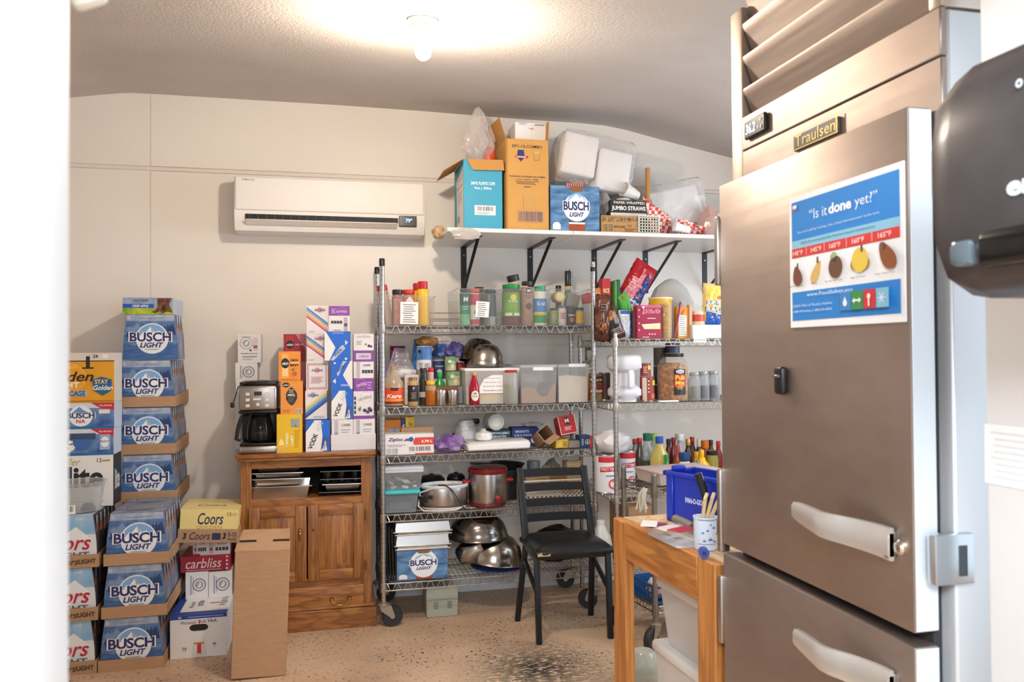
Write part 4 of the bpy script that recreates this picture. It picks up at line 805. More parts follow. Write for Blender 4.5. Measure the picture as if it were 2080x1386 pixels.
def ban(w, d, h):
    A = Art(w, h); A.rect(0, 0, 1, 1, '#ecd98f'); A.text('Coors', .52, .70, '#26305a', w=.44, h=.36, bold=.012, shear=.25); A.text('GOLDEN', .50, .44, '#b09a4c', w=.44, h=.09); A.poly([(.38, .34), (.62, .34), (.60, .05), (.40, .05)], '#c42a32'); A.text('Banquet', .5, .22, '#f6e6d6', w=.2, h=.12, shear=.2); A.text('12', .84, .84, '#a05a30', h=.11, bold=.02); A.lines(.88, .78, .98, .88, 2, '#c9a860')
    for u in (.31, .69): A.poly([(u-.05, .08), (u+.03, .12), (u+.05, .34), (u, .40), (u-.04, .3)], '#b3853a')
    B = Art(w, d); B.rect(0, 0, 1, 1, '#ecd98f'); B.text('Coors', .5, .35, '#4a4c5a', w=.5, h=.2, bold=.012, shear=.25); B.rect(0, .62, 1, .63, '#c7b570'); return {'f': A, 't': B}
o = carton('beer_carton', 'pale yellow beer carton set in the tipped printed tray', 'carton', w-.012, .285, hc, (xc, YK-.02+.006, z3+.0145), '#ecd98f', ban(w-.012, .285, hc), tilt=(0, rt))
# tall plain carton in front of the cabinet
YX = 3.705; w, h, xc = pxbox(468, 580, 1119, YX, 0)
bx_ = thing('tall_carton', 'tall plain brown cardboard carton standing before the oak cabinet', 'carton', (xc, YX, 0), (0, .035, math.radians(2)))
c = card(); MB().rbox(-w/2, w/2, 0, .21, 0.0045, h, c, .003, 1).build('body', bx_)
MB().add([(-w/2, .0, h), (w/2, .0, h), (w/2-.004, .185, h+.055), (-w/2+.022, .185, h+.055), (-w/2, .0, h-.004), (w/2, .0, h-.004), (w/2-.004, .185, h+.051), (-w/2+.022, .185, h+.051)], [(0, 1, 2, 3), (7, 6, 5, 4), (0, 4, 5, 1), (1, 5, 6, 2), (2, 6, 7, 3), (3, 7, 4, 0)], c).build('top_flap', bx_)
MB().add([(-w/2, .0, h), (-w/2+.02, .185, h+.05), (-w/2, .20, h), (-w/2-.003, .0, h), (-w/2+.017, .185, h+.05), (-w/2-.003, .20, h)], [(0, 1, 2), (5, 4, 3), (0, 3, 4, 1), (1, 4, 5, 2)], c).build('side_flap', bx_)
for q in ((-w/2+.012, -w/2+.085), (w/2-.075, w/2-.004)): MB().add([(q[0], .072, h+.0232), (q[1], .072, h+.0232), (q[1], .088, h+.0280), (q[0], .088, h+.0280)], [(0, 1, 2, 3)], black()).build('black_tape', bx_)
A = Art(w, h); A.circ(.34, .70, .012, '#c9b496', 10); A.circ(.66, .71, .012, '#c9b496', 10); face(bx_, A, 'f', w, .2, h, 'staples')
# ================================================================== on top of the cabinet
YT1 = 4.315
# coffee maker
w, h, xc = pxbox(484, 563, 776, 4.30, ZC)
cm = thing('coffee_maker', 'steel and black drip coffee maker with glass carafe on the oak cabinet', 'coffee maker', (xc, 4.30, ZC))
bkp = mat('#17171a', .3); ss = mat('#b7afa8', .28, 1.0, var=.1, scale=5, stretch=(30, 30, 1))
MB().rbox(-w/2, w/2, 0, .26, 0, h*.115, ss, .012, 3).build('base', cm); MB().rbox(-w/2+.004, w/2-.004, .004, .255, h*.115, h*.15, bkp, .006, 2).build('warming_plate', cm)
MB().rbox(-w/2, w/2, .15, .26, h*.15, h*.60, bkp, .01, 2).build('water_tank', cm); MB().rbox(-w/2+.002, w/2-.002, .0, .26, h*.60, h*.95, ss, .014, 3).build('brew_head', cm); MB().rbox(-w/2+.004, w/2-.004, .01, .26, h*.95, h, bkp, .012, 3).build('lid', cm); MB().rbox(-w/2, w/2, .004, .25, h*.565, h*.60, bkp, .004, 2).build('drip_rim', cm)
A = Art(w, h*.35); A.rect(.40, .60, .60, .76, '#2b2f2b')
for u in (.24, .74):
    for v in (.2, .43, .66): A.rect(u-.05, v-.05, u+.05, v+.06, '#dcd8d4')
A.rect(.38, .42, .58, .50, '#dcd8d4'); A.circ(.5, .25, .045, '#dcd8d4', 16); put('control_panel', A.mesh(), cm, (0, 0, h*.60))
cy = .085; ca = MB().lathe([(.058, 0), (.066, .01), (.068, .04), (.062, .09), (.048, h*.38), (.044, h*.40)], mat('#1d1f22', .05, clear=.55), 28, Matrix.Translation((.005, cy, h*.152)), cap=False); ca.build('glass_carafe', cm)
MB().lathe([(.066, .012), (.068, .04), (.0665, .055), (.001, .056)], mat('#15100d', .2), 24, Matrix.Translation((.005, cy, h*.152))).build('coffee', cm)
MB().lathe([(.046, h*.375), (.05, h*.40), (.045, h*.43)], bkp, 24, Matrix.Translation((.005, cy, h*.148))).build('carafe_lid', cm)
MB().tube([(-.045, cy-.03, h*.53), (-.085, cy-.05, h*.50), (-.098, cy-.055, h*.38), (-.108, cy-.055, h*.20), (-.088, cy-.05, h*.19)], .010, bkp, 8).build('carafe_handle', cm)
MB().tube([(.09, .13, h*.98), (.02, .02, h*1.015), (-.06, -.012, h*1.0), (-.095, -.014, h*.93), (-.108, -.012, h*.80), (-.118, -.012, h*.72)], .003, black(), 6).build('power_cord', cm)
MB().rbox(-.132, -.112, -.020, -.006, h*.65, h*.725, black(), .005, 2).box(-.129, -.127, -.014, -.012, h*.61, h*.655, steel()).box(-.118, -.116, -.014, -.012, h*.61, h*.655, steel()).build('plug', cm)
# seltzer cartons behind it
YS = 4.585; zz = ZC
for yt, x0, x1, kk, lb in ((822, 478, 524, 1, 'white seltzer carton at the bottom behind the coffee maker'), (775, 479, 524, 1, 'white seltzer carton second from bottom behind the coffee maker'), (737, 478, 523, 1, 'white seltzer carton lying sideways just above the coffee maker'), (679, 483, 530, 0, 'white upright seltzer carton topping the pile behind the coffee maker')):
    pcarton('seltzer_carton', lb, 'carton', x0, x1, yt, YS, zz, .13, '#e9e9ea', claw(kk)); zz = at((x0+x1)/2, yt, YS).z+.0005
def mikes(kind):
    def f(w, d, h):
        A = Art(w, h)
        if kind == 'yellow':
            A.rect(0, 0, 1, 1, mat('#f0c21c', .45, var=.1, scale=12)); A.text('MANGO', .40, .34, '#fff6d8', w=.36, h=.12, bold=.03, rot=90); A.text('CART', .60, .32, '#fff6d8', w=.26, h=.12, bold=.03, rot=90); A.poly([(.08, .20), (.28, .20), (.26, .30), (.18, .38), (.10, .30)], '#fbe9a6'); A.circ(.70, .78, .15, '#c7b36a', 20); A.rect(.55, .66, .90, .88, '#8fa6b4'); A.poly([(.55, .88), (.70, .70), (.90, .85), (.80, .66)], '#e29a2a'); A.lines(.68, .12, .92, .60, 7, '#d39b12'); A.poly([(.02, .0), (.3, .0), (.36, .16), (.18, .12)], '#e2b95a')
        elif kind == 'orange1':
            A.rect(0, 0, 1, 1, mat('#f0963a', .45, var=.08, scale=10)); A.rect(.14, .12, .46, .92, '#f3b45a'); A.rect(.17, .18, .43, .48, '#f0d09a'); A.circ(.30, .60, .19, '#23201e', 24, .17); A.text("mike's", .30, .60, '#f4efe6', w=.30, h=.10, bold=.03, shear=.2); A.text('LEMON', .72, .70, '#3a2418', w=.36, h=.085, bold=.03); A.text("MIKE'S", .72, .54, '#3a2418', w=.38, h=.085, bold=.03); A.rect(.54, .60, .92, .64, '#f7dcae'); A.circ(.70, .24, .16, '#e8842a', 24); A.circ(.74, .25, .10, '#c95f22', 20); A.poly([(.56, .40), (.76, .44), (.66, .33)], '#4f8a3a'); A.lines(.08, .04, .9, .08, 1, '#c06a1e')
        elif kind == 'orange2':
            A.rect(0, 0, 1, 1, mat('#ee9a40', .45, var=.06, scale=10)); A.circ(.24, .89, .17, '#23201e', 24, .075); A.text("mike's", .24, .89, '#f4efe6', w=.26, h=.05, bold=.03, shear=.2); A.poly([(.48, .83), (.62, .76), (.74, .62), (.74, .46), (.62, .32), (.50, .25), (.36, .32), (.24, .46), (.24, .62), (.36, .76)], '#2c2a2c'); A.text('MIKE.', .49, .58, '#f2e6d2', w=.34, h=.075, bold=.03); A.lines(.35, .64, .63, .76, 3, '#d8cbb4'); A.lines(.32, .34, .66, .52, 6, '#6f6a66'); A.bars(.66, .03, .94, .15); A.lines(.06, .04, .5, .14, 3, '#c4782c')
        else:
            A.rect(0, 0, 1, 1, mat('#a82a48', .45, var=.2, scale=10)); A.poly([(.55, 1), (1, 1), (1, .45)], '#d97a96'); A.rect(.10, .0, .46, .94, '#c1323e'); A.circ(.30, .62, .20, '#23201e', 24, .15); A.text("mike's", .30, .62, '#f4efe6', w=.32, h=.10, bold=.03, shear=.2); A.text('BLACK CHERRY', .74, .62, '#f6dbe2', w=.4, h=.06, bold=.02)
        return {'f': A}
    return f
zz = ZC
for yt, x0, x1, kd, cl, lb in ((842, 562, 614, 'yellow', '#f0c21c', 'yellow mango beer carton standing on the cabinet beside the coffee maker'), (775, 570, 615, 'orange2', '#ee9a40', 'orange lemonade carton with a dark lemon-shaped badge'), (714, 566, 610, 'orange1', '#f0963a', 'orange lemonade carton with a can and peach print')):
    Yq = 4.31 if kd == 'yellow' else 4.33
    pcarton('drink_carton', lb, 'carton', x0, x1, yt, Yq, zz, .125, cl, mikes(kd)); zz = at((x0+x1)/2, yt, Yq).z+.0005
zz = ZC
for yt, lb in ((836, 'dark red lemonade carton at the bottom behind the orange ones'), (735, 'dark red lemonade carton in the middle behind the orange ones'), (679, 'dark red lemonade carton showing a cherry-red can at the top')):
    pcarton('drink_carton', lb, 'carton', 576, 620, yt, 4.50, zz, .125, '#a82a48', mikes('red')); zz = at(598, yt, 4.50).z+.0005
# white striped cartons
def sunny(kind):
    def f(w, d, h):
        A = Art(w, h); A.rect(0, 0, 1, 1, '#e9e6e8')
        if kind == 'fr':
            for e, c_ in ((0, '#c65a5a'), (.03, '#e9e6e8'), (.055, '#7a6aa0'), (.07, '#e9e6e8')): A.rect(.05+e, .05+e, .95-e, .95-e, c_)
            u, v = .5, .72
        else: u, v = (.62, .85) if kind != 'bl' else (.36, .85)
        if kind in ('up', 'dn'):
            for i, c_ in enumerate(('#c8506a', '#e9a0a8', '#e6d36a', '#8fb4dc', '#5f7fc0')): o_ = .075*i; A.poly([(0, .58+o_), (1, .02+o_), (1, .09+o_), (0, .65+o_)], c_)
        if kind == 'bl':
            for i, c_ in enumerate(('#2c4f9c', '#4a78c4', '#8fb4dc', '#e6d36a')): o_ = .10*i; A.poly([(0, .02+o_), (1, .60+o_), (1, .70+o_), (0, .12+o_)], c_)
        for k in range(12): a = PI*k/6; A.poly([(u+.16*math.cos(a), v+.13*math.sin(a)), (u+.06*math.cos(a+.3), v+.05*math.sin(a+.3)), (u+.06*math.cos(a-.3), v+.05*math.sin(a-.3))], '#cf4f86' if kind != 'bl' else '#4a78c4')
        A.text('Surfside', u, v, '#54406a', w=.52, h=.085, shear=.3, bold=.01)
        if kind == 'fr': A.lines(.2, .25, .8, .5, 5, '#c79aa4')
        else: A.lines(.35, .05, .92, .12, 2, '#b9b4bc') if kind == 'bl' else A.lines(.08, .05, .4, .12, 2, '#c9c4cc')
        return {'f': A}
    return f
def vodka(kind):
    def f(w, d, h):
        A = Art(w, h)
        if kind == 'v':
            A.rect(0, 0, 1, 1, '#f0f0f2'); A.poly([(0, .95), (0, .62), (.36, .99), (.30, 1.0), (0, 1)], '#1f6ad8'); A.poly([(.62, 1), (1, 1), (1, .0), (.72, .0), (.70, .45)], '#1f6ad8'); A.poly([(.05, .0), (.52, .98), (.66, .98), (.30, .0)], '#f0f0f2')
            A.text('VODK', .30, .33, '#1b1c22', w=.70, h=.15, bold=.035, rot=68); A.text('ADE', .56, .80, '#c3cbd8', w=.44, h=.14, bold=.01, rot=68)
            A.poly([(.62, .03), (.90, .03), (.92, .45), (.70, .50)], '#3a559e'); A.poly([(.64, .03), (.88, .03), (.82, .36)], '#e3e7f2'); A.text('VODK', .75, .17, '#27407f', w=.24, h=.09, bold=.03, rot=75)
        else:
            A.rect(0, 0, 1, 1, '#1f6ad8'); A.poly([(0, 1), (.05, 1), (.42, .45), (.18, 0), (0, 0)] if kind == 'a' else [(1, 1), (.9, 1), (.55, .52), (.92, .05), (1, .05)], '#f0f0f2')
            A.poly([(.22, .02), (.34, .0), (.80, .42), (.72, .54), (.62, .50)] if kind == 'a' else [(.26, .55), (.34, .48), (.62, .90), (.74, .98), (.56, .99)], '#b9c6dc'); A.text('VODK', .52 if kind == 'a' else .46, .28 if kind == 'a' else .74, '#27407f', w=.40, h=.10, bold=.03, rot=45)
            A.text('4', .84 if kind == 'a' else .16, .62 if kind == 'a' else .32, '#f0f4fa', h=.16, bold=.02, rot=180 if kind == 'a' else 0); A.circ(.82 if kind == 'a' else .18, .06 if kind == 'a' else .92, .05, '#dce6f4', 14); A.lines(.3, .93, .75, .97, 1, '#c9d8f0') if kind == 'a' else A.text('VODKADE', .66, .18, '#e6eefa', w=.42, h=.06, bold=.03)
        return {'f': A}
    return f
YV = 4.33; zz = ZC; w, h, xc = pxbox(621, 671, 853, YV, ZC)
pcarton('vodka_carton', 'blue and white vodka drink carton standing alone on the cabinet top', 'carton', 621, 670, 854, YV, ZC, .125, '#1f6ad8', vodka('v')); zz = ZC+h+.001
for yt, x0, x1, kd, lb in ((794, 620, 664, 'bl', 'white carton with blue and yellow stripes above the single vodka carton'), (736, 622, 666, 'fr', 'white carton with a red frame print in the striped pile'), (679, 623, 667, 'dn', 'white rainbow-striped carton partly behind the blue vodka carton'), (621, 623, 666, 'up', 'white rainbow-striped carton at the very top of the pile')):
    pcarton('striped_carton', lb, 'carton', x0, x1, yt, YV+.03, zz, .12, '#e9e6e8', sunny(kd)); zz = at(645, yt, YV+.03).z+.0005
# white tray with seltzer boxes, then the vodka column and the purple column
YQ = 4.32; w, h, xc = pxbox(672, 763, 852, YQ, ZC); hf = h*.52
tr = thing('white_tray', 'white seltzer tray holding two boxes, right end of the cabinet top', 'tray', (xc, YQ, ZC)); wt = mat('#e6e4e8', .5)
MB().box(-w/2, w/2, 0, .20, 0, .003, wt).build('tray_bottom', tr); MB().rbox(-w/2, w/2, 0, .003, 0, hf, wt, .001, 1).build('front_wall', tr); MB().rbox(-w/2, w/2, .197, .20, 0, hf, wt, .001, 1).build('back_wall', tr)
for q in (-1, 1): MB().rbox(min(q*w/2, q*(w/2-.003)), max(q*w/2, q*(w/2-.003)), .003, .197, 0, hf, wt, .001, 1).build('side_wall', tr)
def carb(kind):
    def f(w, d, h):
        A = Art(w, h); A.rect(0, 0, 1, 1, '#ebe8ec'); P = '#8d4aa8'
        def icons(v, u0=.42): 
            for i in range(4): A.rect(u0+.14*i, v-.05, u0+.12+.14*i, v+.06, '#3c3d45')
        if kind == 'tray': A.rect(.12, .1, .30, .98, '#c2bec8'); A.rect(.13, .4, .29, .58, '#9c93a6'); icons(.36); A.text('CARBS', .66, .82, '#4a4a54', w=.4, h=.08, bold=.01); A.lines(.42, .55, .9, .7, 2, '#b9b6be')
        if kind == 'top': A.rect(0, .62, 1, 1, P); A.circ(.62, .80, .26, '#a86cc0', 26, .15); A.circ(.62, .80, .22, P, 26, .125); A.text('carbliss', .62, .80, '#f2e6f6', w=.52, h=.11, shear=.3); A.lines(.1, .70, .34, .9, 4, '#d9bfe4'); icons(.36, .10); A.rect(.72, .0, .90, .56, '#b9b4c0'); A.rect(.73, .2, .89, .32, '#5a4a66'); A.lines(.2, .03, .6, .08, 1, '#6a6872')
        if kind == 'a': A.rect(0, 0, 1, .40, P); A.rect(.12, .08, .86, .30, '#d9d3e0'); A.text('CARBLISS', .5, .19, '#7a5a90', w=.5, h=.1, bold=.02); A.text('carbliss', .5, .90, '#b3b0b8', w=.7, h=.09, bold=.01); A.circ(.76, .56, .07, '#3d3a5c'); A.circ(.87, .54, .06, '#55507a'); A.circ(.60, .62, .05, '#6a8a5a'); A.lines(.12, .6, .45, .75, 3, '#9a96a0')
        if kind == 'b': A.rect(0, 0, 1, .44, P); A.circ(.38, .24, .26, '#a86cc0', 26, .2); A.circ(.38, .24, .22, P, 26, .165); A.text('carbliss', .40, .24, '#f2e6f6', w=.5, h=.13, shear=.3, rot=12); A.lines(.66, .06, .92, .34, 3, '#c9a4d8'); A.rect(.14, .46, .32, .99, '#c2bec8'); icons(.66); A.text('CARBS', .66, .88, '#4a4a54', w=.36, h=.07, bold=.01)
        if kind == 'c': A.rect(0, 0, 1, .11, P); A.circ(.62, .78, .30, '#d6d3da', 26, .2); A.circ(.62, .78, .27, '#ebe8ec', 26, .18); A.text('carbliss', .55, .76, '#5a5464', w=.66, h=.13, shear=.3, rot=14); [A.circ(u, v, .09, c_, 14) for u, v, c_ in ((.55, .30, '#3d3a5c'), (.70, .24, '#55507a'), (.85, .30, '#3d3a5c'), (.78, .36, '#4a4570'))]; A.poly([(.22, .36), (.36, .46), (.38, .32), (.28, .26)], '#5f8a4a'); [A.rect(.03, .18+.17*i, .12, .30+.17*i, '#3c3d45') for i in range(4)]
        return {'f': A}
    return f
for q, lb in ((-1, 'left'), (1, 'right')):
    wq = w/2-.005; carton('seltzer_box', 'white and grey seltzer box in the white tray, %s of the two' % lb, 'carton', wq, .185, h-.004, (xc+q*(wq/2+.0008), YQ+.005, ZC+.0035), '#ebe8ec', carb('tray')(wq, .185, h-.004))
z0 = ZC+h+.001; zz = z0
for yt, x0, x1, kd, lb in ((794, 673, 717, 'v', 'blue vodka carton with black slanted lettering resting on the white tray'), (733, 672, 716, 'b', 'blue vodka carton with a tilted can, second in the column'), (674, 659, 712, 'a', 'blue vodka carton turned upside down atop the vodka column')):
    pcarton('vodka_carton', lb, 'carton', x0, x1, yt, YQ+.01, zz, .12, '#1f6ad8', vodka(kd)); zz = at(692, yt, YQ+.01).z+.0005
zz = zt2 = z0
for yt, kd, lb in ((795, 'c', 'white seltzer carton with blackberries at the bottom of the purple column'), (735, 'b', 'purple and white seltzer carton in the middle of the purple column'), (678, 'a', 'white seltzer carton with a purple base on top of the purple column')):
    pcarton('seltzer_carton', lb, 'carton', 718, 759, yt, YQ+.01, zz, .12, '#ebe8ec', carb(kd)); zz = at(739, yt, YQ+.01).z+.0005
zs = at(690, 674, YQ+.02).z
pcarton('seltzer_carton', 'purple-topped seltzer carton next to the topmost striped carton', 'carton', 668, 710, 622, YQ+.02, zs+.001, .11, '#ebe8ec', carb('top'))
# ================================================================== pans in the cabinet bay
alu = mat('#c2beb8', .3, 1.0)
def pan(w, d, h, m, rim=.012, taper=.012, t=.0015, handle=False):
    s = MB(); b = (-w/2+rim+taper, w/2-rim-taper, rim+taper, d-rim-taper); a = (-w/2+rim, w/2-rim, rim, d-rim)
    s.frus(b, a, 0, h, m, cap=False); s.add([(b[0], b[2], 0), (b[1], b[2], 0), (b[1], b[3], 0), (b[0], b[3], 0)], [(3, 2, 1, 0)], m)
    s.frus((a[0]-.0001, a[1], a[2], a[3]), (-w/2, w/2, 0, d), h, h+.003, m, cap=False); s.tube([(-w/2, 0, h), (w/2, 0, h), (w/2, d, h), (-w/2, d, h)], .0028, m, 6, closed=True)
    return s
zb_ = ZBAY; YP0 = YC+.07
for i, (x0, x1, yt, yb, lb, inv) in enumerate(((502, 633, 990, 1013, 'wide bottom pan', 0), (513, 616, 974, 990, 'second pan', 0), (512, 615, 962, 974, 'third pan', 0), (517, 615, 951, 962, 'top pan', 0))):
    w, h, xc = pxbox(x0, x1, yt, YP0, zb_); hh = h
    o = pan(w, .30, hh, alu).build('steam_table_pan', None, (xc, YP0, zb_+.0005)); tag(o, 'shallow steel steam-table pan, %s of the pile in the open cabinet bay' % ('widest at the bottom', 'second from the bottom', 'third from the bottom', 'on top')[i], 'pan', 'steel pans in the cabinet bay'); zb_ += hh+.003
dk = mat('#55524f', .32, .9)
zb_ = ZBAY; w, h, xc = pxbox(648, 738, 1000, YP0, zb_)
tag(pan(w, .28, max(.012, h), dk).build('baking_sheet', None, (xc, YP0+.0, zb_+.0005)), 'dark low baking sheet at the bottom right of the cabinet bay', 'pan'); zb_ += max(.012, h)+.004
w, h, xc = pxbox(655, 737, 984, YP0+.01, zb_); tag(pan(w, .27, h, alu).build('baking_pan', None, (xc, YP0+.01, zb_)), 'bright rectangular baking pan lying on the dark sheet', 'pan'); zb_ += h+.004
for yt, lb in ((973, 'lower muffin tin, cups hanging over the bright baking pan'), (957, 'upper muffin tin at the top right of the cabinet bay')):
    w, h, xc = pxbox(651, 737, yt, YP0, zb_); s = MB(); n = 3
    s.rbox(-w/2, w/2, 0, .26, h-.003, h-.0005, dk, .001, 1); s.tube([(-w/2, 0, h-.002), (w/2, 0, h-.002), (w/2, .26, h-.002), (-w/2, .26, h-.002)], .003, dk, 6, closed=True); o = s.build('muffin_tin', None, (xc, YP0, zb_+.0005))
    for i in range(3):
        for j in range(2): MB().lathe([(w*.105, 0), (w*.13, h-.003)], dk, 16, Matrix.Translation((-w/2+w*(i+.5)/3, .07+.12*j, 0))).build('cup', o)
    tag(o, lb, 'pan', 'muffin tins in the cabinet bay'); zb_ += h+.001
# ================================================================== builders for groceries
def bottle(name, label, cat, xc, wpx, yt, Y, z0, prof, bm, cap=None, bands=(), art=None, group=None, seg=20, sy=1, tilt=None, rz=0, yc=None):
    """prof: (radius share, height share); cap: (from share, radius share, material); bands: (z0, z1, radius share, material)"""
    p = at(xc, yt, Y); R = (at(xc+wpx/2, yt, Y).x-at(xc-wpx/2, yt, Y).x)/2; H = p.z-z0
    loc = (p.x, Y+R, z0)
    o = MB().lathe([(r*R, z*H) for r, z in prof], bm, seg, None, 1, sy).build(name, None, loc, (tilt[0] if tilt else 0, tilt[1] if tilt else 0, rz)); tag(o, label, cat, group)
    if cap:
        z_, r_, m_ = cap; MB().lathe([(r_*R*.98, z_*H), (r_*R, z_*H+.002), (r_*R, H-.002), (r_*R*.92, H)], m_, seg).build('cap', o)
    for b in bands: MB().lathe([(b[2]*R+.0006, b[0]*H), (b[2]*R+.0006, b[1]*H)], b[3], seg, None, 1, sy, cap=False).build('label_band', o)
    if art:
        z_, zz_, rs, fn = art; A = Art(2*R*rs*1.1, (zz_-z_)*H); fn(A); put('printed_label', A.mesh(wrap=R*rs+.0012), o, (0, 0, z_*H))
    return o
CYL = [(.94, 0), (1, .02), (1, .97), (.95, 1)]
JAR = [(.92, 0), (1, .03), (1, .76), (.93, .83), (.86, .86)]
BOT = [(.92, 0), (1, .03), (1, .58), (.92, .68), (.45, .82), (.40, .92)]
SHK = [(.95, 0), (1, .03), (1, .84), (.92, .87)]
CAN = [(.97, 0), (1, .015), (.965, .03), (.965, .97), (1, .985), (.97, 1), (.93, .985)]
def can(name, label, xc, wpx, yt, Y, z0, m, fn=None, group=None, bands=()):
    return bottle(name, label, 'can', xc, wpx, yt, Y, z0, CAN, mat('#c2c0bc', .3, .9), None, ((.035, .965, .968, m),)+tuple(bands), (.05, .95, .97, fn) if fn else None, group)
def tub(name, label, x0, x1, yt, Y, z0, d, m, taper=.012, lid=None, cat='bin', group=None, lipf=.004, lidh=.014):
    w, h, xc = pxbox(x0, x1, yt, Y, z0); s = MB()
    hb = h-(lidh if lid else 0)
    b = (-w/2+taper, w/2-taper, taper*.6, d-taper*.6); a = (-w/2, w/2, 0, d)
    s.frus(b, a, 0.0006, hb, m, cap=False); s.add([(b[0], b[2], 0.0006), (b[1], b[2], 0.0006), (b[1], b[3], 0.0006), (b[0], b[3], 0.0006)], [(3, 2, 1, 0)], m)
    s.tube([(a[0], a[2], hb), (a[1], a[2], hb), (a[1], a[3], hb), (a[0], a[3], hb)], .0028, m, 6, closed=True)
    o = s.build(name, None, (xc, Y, z0)); tag(o, label, cat, group)
    if lid: MB().rbox(-w/2-lipf, w/2+lipf, -lipf, d+lipf, hb, h, lid, .005, 2).build('lid', o)
    return o, w, h, xc
def pillow(w, h, t, m, seed=1, wr=.006, n=14, fr=9.0, M=None, s=None):
    s = s or MB()
    def fn(sgn):
        def g(u, v):
            a = max(0, 1-(2*u-1)**4)**.6*max(0, 1-(2*v-1)**4)**.6; p = Vector((u*fr*w*8+seed, v*fr*h*8, seed*3.1+sgn))
            q = noise.noise(p)*wr*(.25+a)
            return ((u-.5)*w+noise.noise(p+Vector((7, 0, 0)))*wr*.5, sgn*t/2*a+q, v*h+noise.noise(p+Vector((0, 9, 0)))*wr*.5)
        return g
    s.sheet(fn(-1), n, n, m, M); f1 = fn(1); s.sheet(lambda u, v: f1(1-u, v), n, n, m, M); return s
def blob(rx, ry, rz, m, seed=1, amp=.25, fr=2.2, sub=3, flat=True, s=None, M=None):
    bm = bmesh.new(); bmesh.ops.create_icosphere(bm, subdivisions=sub, radius=1)
    for v in bm.verts:
        d = 1+amp*noise.noise(v.co*fr+Vector((seed*5.3, seed, 0)))+amp*.5*noise.noise(v.co*fr*2.7+Vector((seed, 3, 0)))
        c = v.co*d; v.co = Vector((c.x*rx, c.y*ry, c.z*rz))
        if flat and v.co.z < -rz*.8: v.co.z = -rz*.8
    z0 = min(v.co.z for v in bm.verts)
    s = s or MB(); bm.verts.index_update()
    s.add([(v.co.x, v.co.y, v.co.z-z0) for v in bm.verts], [[v.index for v in f.verts] for f in bm.faces], m, M); bm.free(); return s
def bag(name, label, x0, x1, yt, Y, z0, depth, m, seed=1, amp=.25, fr=2.2, cat='bag', smooth=30, sub=3):
    w, h, xc = pxbox(x0, x1, yt, Y, z0); o = blob(w/2*.92, depth/2, h/2*1.02, m, seed, amp, fr, sub).build(name, None, (xc, Y+depth/2, z0), smooth=smooth); return tag(o, label, cat)
def conform(A, w, h, t, seed, wr, fr=9.0):
    A.fine(w/12)
    for i, (x, y, z) in enumerate(A.b.v):
        u, v = min(1, max(0, x/w+.5)), min(1, max(0, z/h)); a = max(0, 1-(2*u-1)**4)**.6*max(0, 1-(2*v-1)**4)**.6
        p = Vector((u*fr*w*8+seed, v*fr*h*8, seed*3.1-1)); A.b.v[i] = (x, -t/2*a+noise.noise(p)*wr*(.25+a)+y*2-.0008, z)
def pouch(name, label, x0, x1, yt, Y, z0, t, m, tilt=0, lean=-.12, seed=1, art=None, wr=.006, cat='pouch'):
    w, h, xc = pxbox(x0, x1, yt, Y, z0); o = pillow(w, h, t, m, seed, wr).build(name, None, (xc, Y+t/2, z0), (lean, tilt, 0)); tag(o, label, cat)
    if art: A = Art(w, h); art(A); conform(A, w, h, t, seed, wr); put('printed_panel', A.mesh(), o)
    return o
def note(parent, w, h, loc, n, tilt=0, seed=1):
    A = Art(w, h); A.rect(0, 0, 1, 1, '#f4f2ef'); A.lines(.12, .06, .9, .94, n, '#6a666c', .35, seed); return put('paper_list', A.mesh(), parent, loc, (0, tilt, 0))
CB = plastic('#e7e4e2', .88); CB2 = plastic('#dfe6ea', .90)
red = mat('#c6252a', .35); orr = mat('#d8432c', .4); grn = mat('#1f8a4c', .4); dkl = mat('#26262a', .35)
# ================================================================== unit 1, top shelf: spice bins
Y1 = 4.285
o, w, h, xc = tub('spice_bin', 'clear plastic bin of red-lidded spices with a paper list, left end of the top shelf', 779, 885, 602, Y1, S1, .34, CB, .016)
note(o, .095, .118, (-.005, -.004, .006), 9, .02)
MB().prism([(-.024, .124), (.024, .124), (0, .155)], -.001, .0, mat('#e9c9c6', .5)).build('tape_corner', o)
G = 'spice jars in the top shelf bins'
glassd = mat('#8a7f78', .25, clear=.35); pinkj = mat('#c78f80', .5, var=.3, scale=30)
bottle('spice_jar', 'tilted spice jar with a red and white lid at the left post', 'spice jar', 789, 22, 578, Y1+.06, S1+.002, SHK, mat('#b9aaa2', .4), (.86, 1, red), ((.74, .84, .95, white()),), None, G, tilt=(0, -.16))
bottle('spice_jar', 'spice jar with a black lid in the left bin', 'spice jar', 808, 23, 588, Y1+.03, S1+.002, JAR, mat('#a0625a', .4, var=.3, scale=30), (.87, .92, dkl), (), None, G)
bottle('spice_jar', 'spice jar with an orange-red lid in the left bin', 'spice jar', 831, 25, 588, Y1+.05, S1+.002, JAR, pinkj, (.88, 1, orr), (), None, G)
YB_ = [(.93, 0), (1, .02), (1, .72), (.93, .79), (.72, .84)]
yel = mat('#f0c02a', .35)
for xc_, yt, dy, lb in ((860, 571, .03, 'front yellow seasoning bottle with a red cap in the left bin'), (850, 575, .13, 'rear yellow seasoning bottle with a red cap in the left bin')):
    bottle('seasoning_bottle', lb, 'spice bottle', xc_, 25, yt, Y1+dy, S1+.002, YB_, yel, (.82, .80, red), (), None, G)
pcarton('spice_box', 'pink spice box seen through the left clear bin', 'box', 800, 818, 606, Y1+.018, S1+.002, .03, pinkj)
o, w, h, xc = tub('spice_bin', 'clear plastic bin with a tilted paper list, second from left on the top shelf', 929, 1018, 587, Y1, S1, .36, CB2, .006)
note(o, .074, .085, (.012, -.004, .045), 7, .07, 4)
